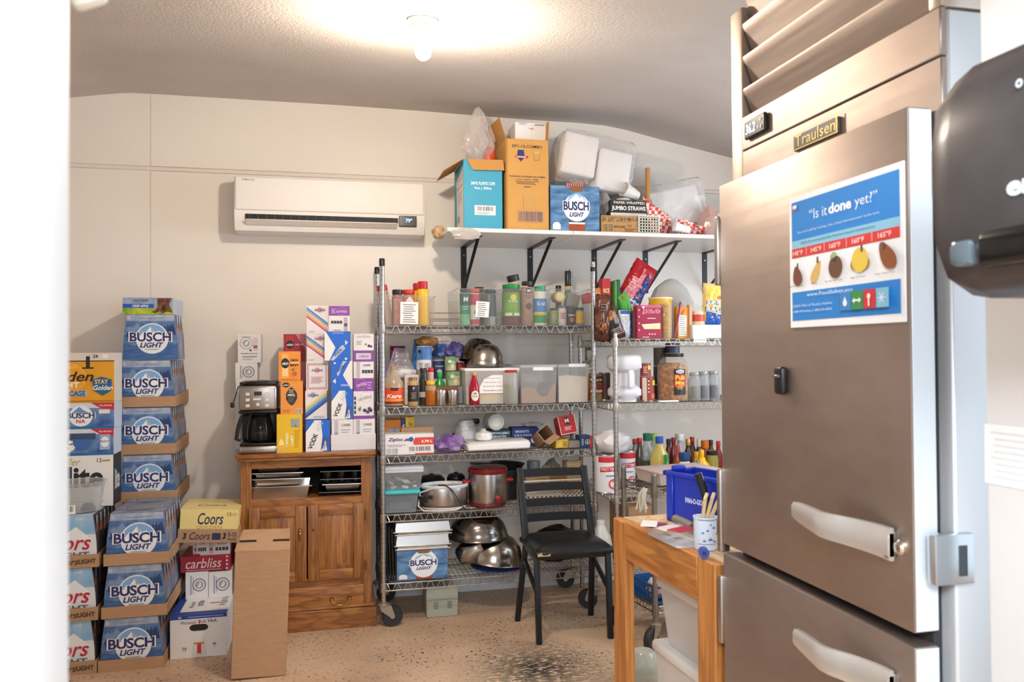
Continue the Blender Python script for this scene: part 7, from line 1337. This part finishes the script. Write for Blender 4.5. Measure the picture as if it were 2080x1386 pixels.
MB().lathe([(.034, 0), (.035, .01), (.035, hcs*.9), (.020, hcs)], mat('#f0dcae', .12, clear=.7), 18).build('sleeve', cs)
o = MB().tube([(0, 0, 0), (.022, 0, .10), (.040, .0, .195)], .006, mat('#8c2a62', .4), 8).build('drinking_straw', None, (at(1371, 683, YA).x, YA+.01, ZA+.005)); tag(o, 'purple straw leaning against the orange box', 'straw')
pcarton('mix_box', 'orange box with a white facts panel on the second unit', 'box', 1376, 1399, 623, YA+.03, ZA, .05, '#e29a24', lambda w, d, h: {'f': Art(w, h).rect(.12, .08, .80, .72, '#f0ece2').lines(.16, .1, .76, .7, 9, '#a9a39c').poly([(.2, .8), (.7, .95), (.5, .75)], '#d6562c')})
pcarton('wooden_ruler', 'thin pale wooden ruler standing beside the orange box', 'wood', 1400, 1406, 619, YA+.02, ZA, .04, '#cfa888')
bag('clear_jug_bag', 'big translucent bag of white jugs at the back of the upper shelf', 1328, 1428, 553, YA+.22, ZA, .22, mat('#cfcfcf', .25, clear=.35), 25, .10, 1.8)
w, h, xc = pxbox(1407, 1475, 659, YA, ZA); pcarton('white_box', 'low white box at the right of the upper shelf', 'box', 1407, 1475, 660, YA, ZA, .15, '#eceae8')
zw = at(1440, 660, YA).z+.001
bottle('sauce_jar', 'squat jar with a red label on the low white box', 'jar', 1423, 33, 632, YA+.03, zw, [(.95, 0), (1, .05), (1, .85), (.92, .95), (.9, 1)], mat('#e0c9a6', .3), None, ((.25, .75, 1.0, mat('#c8472c', .45)),))
pouch('gum_bag', 'yellow and blue bubble gum bag beside the refrigerator edge', 1430, 1470, 575, YA+.02, zw-.0, .06, mat('#f0c634', .25, var=.5, col2='#f2e6b0', scale=8), .06, -.04, 15, lambda A: A.poly([(.1, 0), (.9, 0), (.9, .25), (.1, .30)], '#2a5ab0').text('SUPER', .42, .52, '#f4f4fa', w=.62, h=.10, bold=.04, line='#27386e').text('BUBBLE', .48, .36, '#f4f4fa', w=.80, h=.11, bold=.04, line='#27386e').circ(.7, .65, .1, '#e88a6a', 14))
# ================================================================== unit 2, middle shelf
ZM = TB+.001
def cn(c, c2): return mat(c, .45, var=.8, col2=c2, scale=16)
can('food_can', 'brown bean can with a cream band seen past the shelf posts', 1213, 30, 760, YA+.20, ZM, cn('#7a3a22', '#b08a5a'), lambda A: A.rect(0, .70, 1, .95, '#3a1a12').text('Rosarita', .5, .82, '#f0d080', w=.9, h=.13, bold=.03).circ(.5, .48, .3, '#8a2a24', 14).rect(.1, .30, .9, .40, '#e9d4a0'), 'cans on the second unit')
for xc_, yt, z_, lb in ((1194, 734, None, 'dark labelled can, lower of the pair seen behind the flour bin'), (1199, 706, 1, 'dark labelled can, upper of the pair seen behind the flour bin')):
    if z_ is None: zq = at(1199, 775, YA+.42).z; zq = ZM+.055; z_top = at(xc_, yt, YA+.42).z
    can('food_can', lb, xc_+4, 22, yt, YA+.42, zq, cn('#3a3c38', '#b5b5ac'), lambda A: A.rect(.1, .2, .9, .8, '#c9c9c0').lines(.15, .25, .85, .75, 5, '#5a5a56'), 'cans on the second unit'); zq = at(xc_, yt, YA+.42).z+.001
can('food_can', 'dark can carrying the labelled pair at the back', 1201, 24, 772, YA+.41, ZM, cn('#4a3030', '#222024'), None, 'cans on the second unit')
can('food_can', 'dark red can between the bean can and the white jug', 1232, 22, 757, YA+.22, ZM, cn('#4a1c20', '#2a3a2c'), None, 'cans on the second unit')
# white waisted jug
w, h, xc = pxbox(1248, 1311, 721, YA+.02, ZM); jm = mat('#e2e1e6', .35)
jg = thing('waisted_jug', 'white plastic container with a pinched waist on the middle shelf', 'container', (xc, YA+.02, ZM))
pr_ = [(.34, 0), (.34, .06), (.48, .14), (.48, .26), (.38, .33), (.30, .36), (.30, .62), (.40, .66), (.5, .72), (.5, .93), (.46, .98), (.40, 1)]
s = MB(); n = len(pr_); seg = 24; vs = []; fs = []
for r, z in pr_:
    for k in range(seg):
        a = 2*PI*k/seg; e = 3.2; cx_ = abs(math.cos(a))**(2/e)*(1 if math.cos(a) > 0 else -1); sy_ = abs(math.sin(a))**(2/e)*(1 if math.sin(a) > 0 else -1); vs.append((cx_*r*w, .09+sy_*r*.17, z*h))
for i in range(n-1):
    for k in range(seg): k2 = (k+1) % seg; fs.append((i*seg+k, i*seg+k2, (i+1)*seg+k2, (i+1)*seg+k))
fs += [tuple(range(seg-1, -1, -1)), tuple((n-1)*seg+k for k in range(seg))]; s.add(vs, fs, jm); s.build('body', jg, smooth=50)
MB().rbox(-w*.07, w*.10, -.012, .014, h*.30, h*.68, jm, .006, 3).build('grip_rib', jg)
def sc_(A): A.rect(0, 0, .3, 1, '#d9cdbc'); [A.circ(.42, .85-.16*i, .05, '#f0e2d8', 10) for i in range(4)]; A.rect(.68, .66, 1, .88, '#e6c92c'); A.circ(.75, .18, .2, '#c46a3a', 12)
can('soup_can', 'red-brown soup can, lower of two beside the white jug', 1320, 28, 765, YA+.05, ZM, mat('#96382c', .45), sc_, 'soup cans'); zz = at(1320, 765, YA+.05).z+.001
can('soup_can', 'red-brown soup can, upper of two beside the white jug', 1315, 20, 738, YA+.055, zz, mat('#96382c', .45), lambda A: A.rect(.55, .5, .9, .85, '#e6c92c').lines(.1, .2, .5, .8, 4, '#e6c9bc'), 'soup cans')
zz = ZM
for i, yt in enumerate((782, 744, 706)):
    can('soup_can', 'dark can, %s in the column behind the snack jar' % ('lowest', 'middle', 'topmost')[i], 1345, 24, yt, YA+.18, zz, cn('#2a2426', '#4a4038') if i < 2 else mat('#6a6258', .5), None, 'dark cans behind the snack jar'); zz = at(1345, yt, YA+.18).z+.001
mixm = mat('#e09a34', .6, var=1, col2='#7a3f14', scale=48, bump=1.0)
def pub(A): A.rect(.33, .02, .71, .98, '#241a1c'); A.rect(.345, .30, .695, .78, '#c42a20'); A.circ(.52, .89, .13, '#e9ecf2', 18, .07); A.text('Utz', .52, .89, '#2a3a70', w=.18, h=.08, bold=.03); A.text('Pub', .52, .67, '#f2c83a', w=.30, h=.17, bold=.03); A.text('Mix', .52, .47, '#f2c83a', w=.30, h=.15, bold=.03); A.lines(.40, .22, .64, .38, 3, '#e6b04a')
o = bottle('snack_jar', 'big clear jar of orange pub snack mix with a black lid', 'jar', 1380, 60, 718, YA+.03, ZM, [(.92, 0), (.98, .03), (1, .5), (.97, .72), (.80, .86), (.66, .90), (.66, .93)], mat('#e6ddd2', .08, clear=.85), (.925, .70, dkl), (), (.12, .68, .985, pub))
p = at(1380, 718, YA+.03); Rj = (at(1410, 718, YA+.03).x-at(1350, 718, YA+.03).x)/2; Hj = p.z-ZM
MB().lathe([(.90*Rj, .004), (.955*Rj, .03*Hj), (.965*Rj, .5*Hj), (.90*Rj, .72*Hj), (.55*Rj, .80*Hj)], mixm, 24).build('snack_mix', o)
zt_ = p.z+.001; can('food_can', 'small navy can behind the lid of the snack jar', 1372, 28, 697, YA+.12, zt_+.0, cn('#2a2c4a', '#5a5c7a'), None, 'cans on the second unit')
w, h, xc = pxbox(1337, 1377, 811, YA-.012, ZM); o = MB().lathe([(w/2, 0), (w/2, .010), (w/2-.004, .012)], white(), 28).build('white_coaster', None, (xc, YA+.035-.03, ZM)); bpy.data.objects.remove(o)
o = carton('white_card', 'thin white plastic strip at the front of the middle shelf', 'strip', w, .03, .009, (xc, YA-.026, ZM), '#eceae8')
for i, (xc_, yt, lb) in enumerate(((1416, 757, 'left empty glass jar beside the snack jar'), (1434, 755, 'middle empty glass jar with a glass stopper'), (1455, 754, 'right empty glass jar at the refrigerator edge'))):
    bottle('glass_jar', lb, 'jar', xc_, 22, yt, YA+.03+.012*i, ZM, [(.9, 0), (1, .05), (1, .72), (.9, .80), (.78, .84), (.80, .88)], mat('#c9ccd0', .05, clear=.70), (.87, .84, mat('#b9bcbf', .15, .6)), ((.08, .5, .7, mat('#4a3234' if i else '#8a8f6a', .5)),), None, 'glass jars on the middle shelf')
# ================================================================== unit 2, third shelf
ZN = TC_+.001; YN = VY0+.06
def tomt(A): A.rect(0, .84, 1, 1, '#c6272e'); A.poly([(.08, .70), (.92, .74), (.92, .60), (.08, .56)], '#c6272e'); A.text('FANCY TOMATO', .5, .65, '#f4e6e2', w=.76, h=.09, bold=.02); A.circ(.62, .22, .2, '#d84a3c', 16); A.circ(.62, .22, .14, '#f0e6e4', 14); A.lines(.3, .42, .7, .5, 1, '#8a8a92')
can('tomato_can', 'large white tomato can with red banners on the third shelf', 1240, 46, 925, YN+.0, ZN, mat('#e4e4ea', .45), tomt, 'tomato cans')
can('tomato_can', 'second white tomato can with red banners, further back', 1279, 36, 917, YN+.10, ZN, mat('#dfe0e8', .45), tomt, 'tomato cans')
zz = at(1240, 925, YN).z+.002
bag('white_sack', 'white plastic sack resting on the tomato cans', 1217, 1295, 873, YN+.0, zz, .20, mat('#dcd8d8', .3, var=.1, scale=6), 31, .20, 1.9)
def bt(name, lb, xc, wpx, yt, dy, body, capm, capf=.88, bands=(), prof=None, cat='bottle', art=None, capr=.5): return bottle(name, lb, cat, xc, wpx, yt, YN+dy, ZN, prof or [(.92, 0), (1, .03), (1, .55), (.9, .66), (.46, .80), (.44, capf)], body, (capf, capr, capm), bands, art)
bt('oil_bottle', 'dark bottle with a red cap beside the tomato cans', 1303, 20, 891, .16, mat('#5a4a3e', .15), red, .9)
bt('soda_bottle', 'clear bottle with a dark green cap', 1320, 30, 882, .14, mat('#c9d2d2', .08, clear=.6), mat('#1f6a54', .4), .86, ((.25, .5, 1.0, mat('#3a4a34', .4)),))
bt('soda_bottle', 'clear bottle with a light green cap', 1334, 26, 882, .24, mat('#cfd6d0', .08, clear=.6), mat('#a3cf5c', .4), .86)
bt('oil_bottle', 'round bottle of yellow cooking oil with a blue cap', 1347, 36, 889, .03, mat('#d2c26a', .08, clear=.25), mat('#2f56b8', .4), .87, ((.05, .30, 1.0, mat('#3f8ac0', .4)),), capr=.42)
bt('sauce_bottle', 'small green-topped sauce bottle before the oil', 1357, 15, 925, .0, mat('#3f8a4c', .2), grn, .8, ((.0, .4, 1.0, mat('#a8442c', .4)),))
bt('sauce_bottle', 'tall dark red sauce bottle at the back of the third shelf', 1372, 18, 890, .18, mat('#6a1a1c', .2), mat('#7a2026', .4), .9)
bt('sauce_bottle', 'orange-red hot sauce bottle with a red cap', 1380, 16, 906, .06, mat('#a83a1e', .2), mat('#b8362c', .4), .88, ((.3, .6, 1.0, mat('#1f7a44', .4)),))
bt('milk_bottle', 'white-capped plastic bottle at the back', 1384, 18, 882, .26, mat('#b9bcc6', .3), white(), .86, capr=.9)
bt('wine_bottle', 'dark glass bottle with a gold cap behind the mayonnaise', 1402, 19, 893, .14, mat('#3a2a26', .1), mat('#c9a24a', .3, .6), .86)
bt('sauce_bottle', 'dark bottle with a pale cap behind the mustard', 1423, 16, 893, .22, mat('#3a1c20', .15), mat('#cfc6bc', .4), .82)
def mayo(A): A.rect(0, 0, 1, 1, '#1f5ca8'); A.text('Miracle', .5, .72, '#e6eef8', w=.6, h=.14, bold=.02); A.text('WHIP', .5, .42, '#f2f6fa', w=.8, h=.26, bold=.03)
bt('mayo_bottle', 'cream mayonnaise squeeze bottle with a dark blue cap and blue label', 1397, 34, 922, .02, mat('#ead9bd', .4), mat('#22407a', .4), .76, (), [(.9, 0), (1, .06), (1, .42), (.92, .58), (.66, .72), (.62, .76)], 'bottle', (.08, .48, 1.0, mayo), .64)
mus = mat('#eab318', .35)
for xc_, dy, yt, lb in ((1433, .015, 916, 'front yellow mustard squeeze bottle'), (1422, .13, 920, 'rear yellow mustard squeeze bottle')):
    bt('mustard_bottle', lb, xc_, 32, yt, dy, mus, mus, .80, (), [(.9, 0), (1, .05), (1, .46), (.85, .62), (.48, .72), (.40, .80)], 'bottle', (.1, .5, 1.0, lambda A: A.circ(.5, .6, .14, '#4a6a3a', 14).lines(.2, .1, .8, .3, 2, '#c8402c')), .30)
bt('sauce_bottle', 'bottle with a square orange cap behind the mustard', 1436, 20, 896, .26, mat('#8a3a22', .3), mat('#e07a22', .4), .80, capr=.8)
bt('pickle_jar', 'jar of pickles at the refrigerator edge', 1452, 24, 917, .05, mat('#8f8a3a', .15), mat('#3a3a34', .3, .6), .88, (), [(.95, 0), (1, .04), (1, .78), (.86, .86), (.86, .88)], 'jar', None, .9)
bt('red_bottle', 'dark red bottle lying low at the far right of the third shelf', 1463, 16, 897, .24, mat('#8a1f26', .3), red, .85)
for i, (x, yt, dy, c_) in enumerate(((1362, 893, .30, '#6a2228'), (1410, 889, .32, '#5a1e26'), (1448, 895, .34, '#7c3a20'), (1293, 893, .30, '#8a8a80'))): bt('sauce_bottle', 'sauce bottle in the back row of the third shelf, %s from the left' % ('second', 'third', 'fourth', 'first')[i], x, 18, yt, dy, mat(c_, .25), mat('#b03030' if i % 2 else '#3a3a3c', .4), .88)
# tote on the cart's upper shelf
Mc = crt.matrix_basis.copy()
w = .36; tt = thing('food_tote', 'shallow translucent food tote with a lid on the cart, under the bottles', 'tote', (Mc @ Vector((.05, .03, CZU-.003))), (0, 0, math.radians(8)))
MB().frus((.01, w-.01, .01, .23), (0, w, 0, .24), 0.001, .055, plastic('#d9c6c2', .35)).build('tub', tt); MB().rbox(-.005, w+.005, -.005, .245, .055, .066, mat('#bfaaa7', .4, clear=.1), .004, 2).build('lid', tt)
mp_ = thing('mop_strings', 'white cotton mop strings hanging over the cart side', 'mop', (Mc @ Vector((-.012, .055, CZU-.012))), (0, 0, math.radians(8)))
for i in range(14):
    x, y = rd.uniform(-.022, .004), rd.uniform(-.035, .035); L = rd.uniform(.07, .125)
    MB().tube([(x*.3, y*.5, 0), (x-.010, y*.8, -.03), (x-.012, y+rd.uniform(-.01, .01), -L*.6), (x-.012+rd.uniform(-.01, .01), y*1.1, -L)], .0042, mat('#d8d2c6', .8), 5).build('string', mp_)
pcarton('brown_carton', 'brown carton low behind the cart posts', 'carton', 1276, 1335, 1030, YN+.05, TD+.001, .3, card())
w, h, xc = pxbox(1276, 1326, 1143, 3.70, CZL+.001); bsk = thing('blue_basket', 'dark blue plastic basket of wrapped food on the lower cart shelf', 'basket', (Mc @ Vector((.02, .02, CZL+.001))), (0, 0, math.radians(8)))
h = .085; w = .30; blu = mat('#1f4f88', .4); s = MB()
for i in range(9): x = i*w/8; s.box(x-.006, x+.006, 0, .004, .004, h, blu)
for z in (.006, h*.5, h-.006): s.box(-.004, w+.004, -.0005, .0045, z-.006, z+.006, blu)
s.build('front_grid', bsk); s = MB()
for i in range(7): y = i*.24/6; s.box(-.004, .0, y-.006, y+.006, .004, h, blu)
for z in (.006, h*.5, h-.006): s.box(-.0045, .0005, 0, .24, z-.006, z+.006, blu)
s.build('side_grid', bsk); MB().box(0, w, .004, .24, 0, .003, blu).build('bottom', bsk); MB().box(0, w, .236, .24, .003, h, blu).build('back', bsk)
for i in range(6): blob(.05, .05, .045, mat(('#c99a86', '#e0d4d0', '#8a3a5a')[i % 3], .35), 40+i, .25).build('wrapped_food', bsk, (.05+.045*i, .08+.07*(i % 2), .004))
# ================================================================== on the wooden table
ZTT = ZTB+.002
tc_ = thing('blue_crate', 'bright blue plastic bread crate standing on the wooden table', 'crate', (0, 0, 0)); bl_ = mat('#1d37b4', .35)
pf = atz(1352, 1056, ZTT); pn = at(1352, 960, pf.y); cr_h = at(1352, 955, pf.y).z-ZTT
tc_.location = (pf.x, pf.y-.005, ZTT); tc_.rotation_euler = (0, 0, math.radians(-70))
L_, Dp = .29, .12; rm = .012
MB().rbox(0, L_, 0, Dp, 0, .006, bl_, .002, 1).build('bottom', tc_)
MB().rbox(0, L_, 0, .006, .006, cr_h, bl_, .002, 1).build('front_wall', tc_); MB().rbox(0, L_, Dp-.006, Dp, .006, cr_h, bl_, .002, 1).build('back_wall', tc_)
MB().rbox(0, .006, .006, Dp-.006, .006, cr_h, bl_, .002, 1).build('end_wall', tc_); MB().rbox(L_-.006, L_, .006, Dp-.006, .006, cr_h, bl_, .002, 1).build('end_wall', tc_)
MB().rbox(-.006, L_+.006, -.008, .006, cr_h-.014, cr_h, bl_, .003, 2).rbox(-.006, .008, -.008, Dp+.008, cr_h-.014, cr_h, bl_, .003, 2).rbox(-.006, L_+.006, Dp-.006, Dp+.008, cr_h-.014, cr_h, bl_, .003, 2).build('rim', tc_)
for x in (.03, .27): MB().rbox(x-.004, x+.004, -.006, .0, .006, cr_h-.014, bl_, .002, 1).build('rib', tc_)
MB().rbox(.0, .03, .02, .06, cr_h-.002, cr_h+.014, bl_, .006, 2).build('stacking_lug', tc_)
A = Art(.085, .020); A.text('PAN-O-GOLD', .5, .5, '#dfe4f6', w=1, h=.8, bold=.035); put('lettering', A.mesh(), tc_, (.125, -.0003, cr_h*.42))
# crock with utensils
pc = atz(1440, 1118, ZTT); Rc = .030
ck_ = thing('utensil_crock', 'white and blue patterned crock on the table edge', 'crock', (pc.x, pc.y+.02, ZTT)); hc_ = at(1436, 1052, pc.y).z-ZTT
MB().lathe([(Rc*.95, 0), (Rc, .004), (Rc, hc_*.94), (Rc*1.05, hc_*.96), (Rc*1.05, hc_), (Rc*.92, hc_), (Rc*.90, .01), (.001, .008)], mat('#d3dfec', .2), 28).build('crock', ck_)
A = Art(.08, hc_); bb = '#4a72b4'
for u, v, q in ((.3, .3, .05), (.5, .34, .07), (.65, .28, .05), (.4, .62, .04), (.62, .7, .05), (.5, .8, .03), (.25, .55, .035), (.75, .5, .04)): A.poly([(u-q*1.4, v-.02), (u-q*.3, v+.015), (u, v+q), (u+q*.4, v+.02), (u+q*1.5, v-.01), (u+q*.3, v-.03)], bb)
A.rect(.1, .2, .9, .215, bb); A.rect(.1, .93, .9, .945, bb); put('painted_pattern', A.mesh(wrap=Rc+.0004), ck_)
for i in range(3): MB().tube([(0, 0, .02), (.012*(i-1), -.012, hc_), (.02*(i-1)+.01, -.022, hc_+.05), (.02*(i-1)+.02, -.012, hc_+.06)], .005, mat('#d8bd96', .6), 8).build('wooden_spoon', ck_)
o = MB().tube([(0, 0, 0), (-.006, .01, .07), (-.016, .018, .12), (-.030, .022, .165)], .011, mat('#1e1f22', .4), 10).build('black_brush', None, (atz(1446, 1082, ZTT).x, atz(1446, 1082, ZTT).y, ZTT+.001)); tag(o, 'black utensil handle standing in front of the blue crate', 'utensil')
# scoop, egg-shaped handle, packets
p = atz(1366, 1068, ZTT); q = atz(1412, 1086, ZTT); g = thing('scoop_handle', 'grey and black peeler handle lying on the table', 'utensil', (p.x, p.y-.02, ZTT))
v = Vector((q.x-p.x, q.y-p.y, 0)); MB().tube([(0, 0, .024), tuple(v*.5+Vector((0, 0, .022))), tuple(v*.8+Vector((0, 0, .018)))], .013, mat('#77736c', .5), 12).build('grip', g); MB().tube([tuple(v*.8+Vector((0, 0, .018))), tuple(v*1.1+Vector((0, 0, .016)))], .014, mat('#2a2a2c', .4), 12).build('collar', g)
p = atz(1404, 1060, ZTT); o = blob(.017, .02, .014, mat('#d6d2ca', .5), 2, .1).build('white_ball', None, (p.x, p.y+.01, ZTT)); tag(o, 'small off-white ball-shaped lump beside the crock', 'lump')
p = atz(1392, 1108, ZTT); tr2 = thing('clear_tray', 'clear plastic tray of packets on the table edge', 'tray', (p.x-.015, p.y+.10, ZTT), (0, 0, math.radians(3)))
MB().frus((-.03, .06, -.13, .04), (-.036, .066, -.136, .046), .0005, .026, plastic('#e6e8ea', .80), cap=False).build('walls', tr2); MB().box(-.03, .06, -.13, .04, .0004, .002, plastic('#e6e8ea', .6)).build('bottom', tr2)
zq = ZTT+.028
for x, y, r, c_, lb, dz in ((-.02, .03, .5, '#8c2a6a', 'purple seed packet on the clear tray', 0), (.0, -.03, .35, '#e0dada', 'white packet lying across the clear tray', .0035), (.018, -.075, .45, '#b8303a', 'red packet at the front of the clear tray', .0075), (-.045, -.0, 1.1, '#efeae6', 'folded white paper at the left of the clear tray', .011)):
    o = MB().rbox(-.036, .036, -.022, .022, 0, .003, mat(c_, .35), .001, 1).build('seed_packet', None, (p.x-.015+x, p.y+.10+y, zq+dz), (0, 0, r)); tag(o, lb, 'packet', 'packets on the table')
o = thing('cardboard_scrap', 'loose grey cardboard scrap lying on the plywood', 'scrap', (0, 0, 0)); bpy.data.objects.remove(o)
p = atz(1452, 1140, ZTT); o = thing('tape_roll', 'small blue tape roll at the table corner', 'tape', (p.x-.012, p.y+.035, ZTT+.0135), (0, 0, math.radians(70)))
Mx = Matrix.Rotation(PI/2, 4, 'Y'); MB().lathe([(.006, -.012), (.013, -.012), (.013, .012), (.006, .012)], mat('#2740a0', .4), 20, Mx).build('roll', o); MB().lathe([(.0055, -.0125), (.0055, .0125)], mat('#2a1a1c', .5), 16, Mx).build('core', o)
# ================================================================== under the table
def tote(label, px0, ytop, Y0_, z0, h, d=.42, w=.34):
    a = at(px0, ytop, Y0_); o = thing('storage_tote', label, 'tote', (a.x, Y0_, z0), (0, 0, math.radians(3.5)), 'totes under the table'); tm = mat('#e6e4e0', .3, clear=.5)
    MB().frus((.03, w-.02, -d+.03, -.03), (.012, w-.01, -d+.012, -.012), .001, h-.03, tm).build('tub', o)
    MB().rbox(0, w, -d, 0, h-.035, h, mat('#e6e3dd', .4), .012, 3).build('lid', o)
    MB().rbox(.05, w-.05, -d+.06, -.06, .004, h*.6, mat('#cfc4b4', .6), .02, 2).build('contents', o); return o
yT = 2.33
zlt1 = at(1322, 1297, yT).z; tote('translucent storage tote with a pale lid on the floor under the table', 1322, 1330, yT, 0.0, zlt1, .44, .36)
zlt2 = at(1328, 1166, yT-.03).z; tote('translucent storage tote stacked on top of the other one under the table', 1330, 1200, yT-.03, zlt1+.001, zlt2-zlt1, .42, .33)
p = atz(1316, 1386, 0); gl = thing('glass_cake_stand', 'greenish ribbed glass bowls stacked upside down on the floor by the table leg', 'glass bowls', (p.x+.0, p.y+.05, 0)); hg = at(1316, 1330, p.y).z
gm = mat('#c9cdc4', .08, clear=.6)
for i, k in enumerate((1.0, .96)): MB().lathe([(.075*k, hg*.0+.25*hg*i), (.078*k, hg*(.1+.25*i)), (.074*k, hg*(.35+.3*i)), (.062*k, hg*(.55+.32*i)), (.045*k, hg*(.66+.34*i)), (.001, hg*(.66+.34*i))], gm, 32, cap=False).build('bowl', gl)

bottle('bleach_jug', 'white plastic jug low behind the chair and the table leg', 'jug', 1228, 44, 1062, VY0+.04, TD+.001, [(.9, 0), (1, .04), (1, .55), (.85, .72), (.45, .88), (.32, .92)], mat('#dcd9d6', .4), (.91, .36, mat('#e6e4e2', .4)))
o = MB().tube([(.250+.012, 4.40, .86), (.272, 4.36, .62), (.268, 4.38, .36), (.276, 4.33, .16), (.30, 4.36, .006), (.40, 4.42, .005)], .004, black(), 6).build('power_cord', None); tag(o, 'black power cord hanging between the oak cabinet and the wire shelves', 'cord')
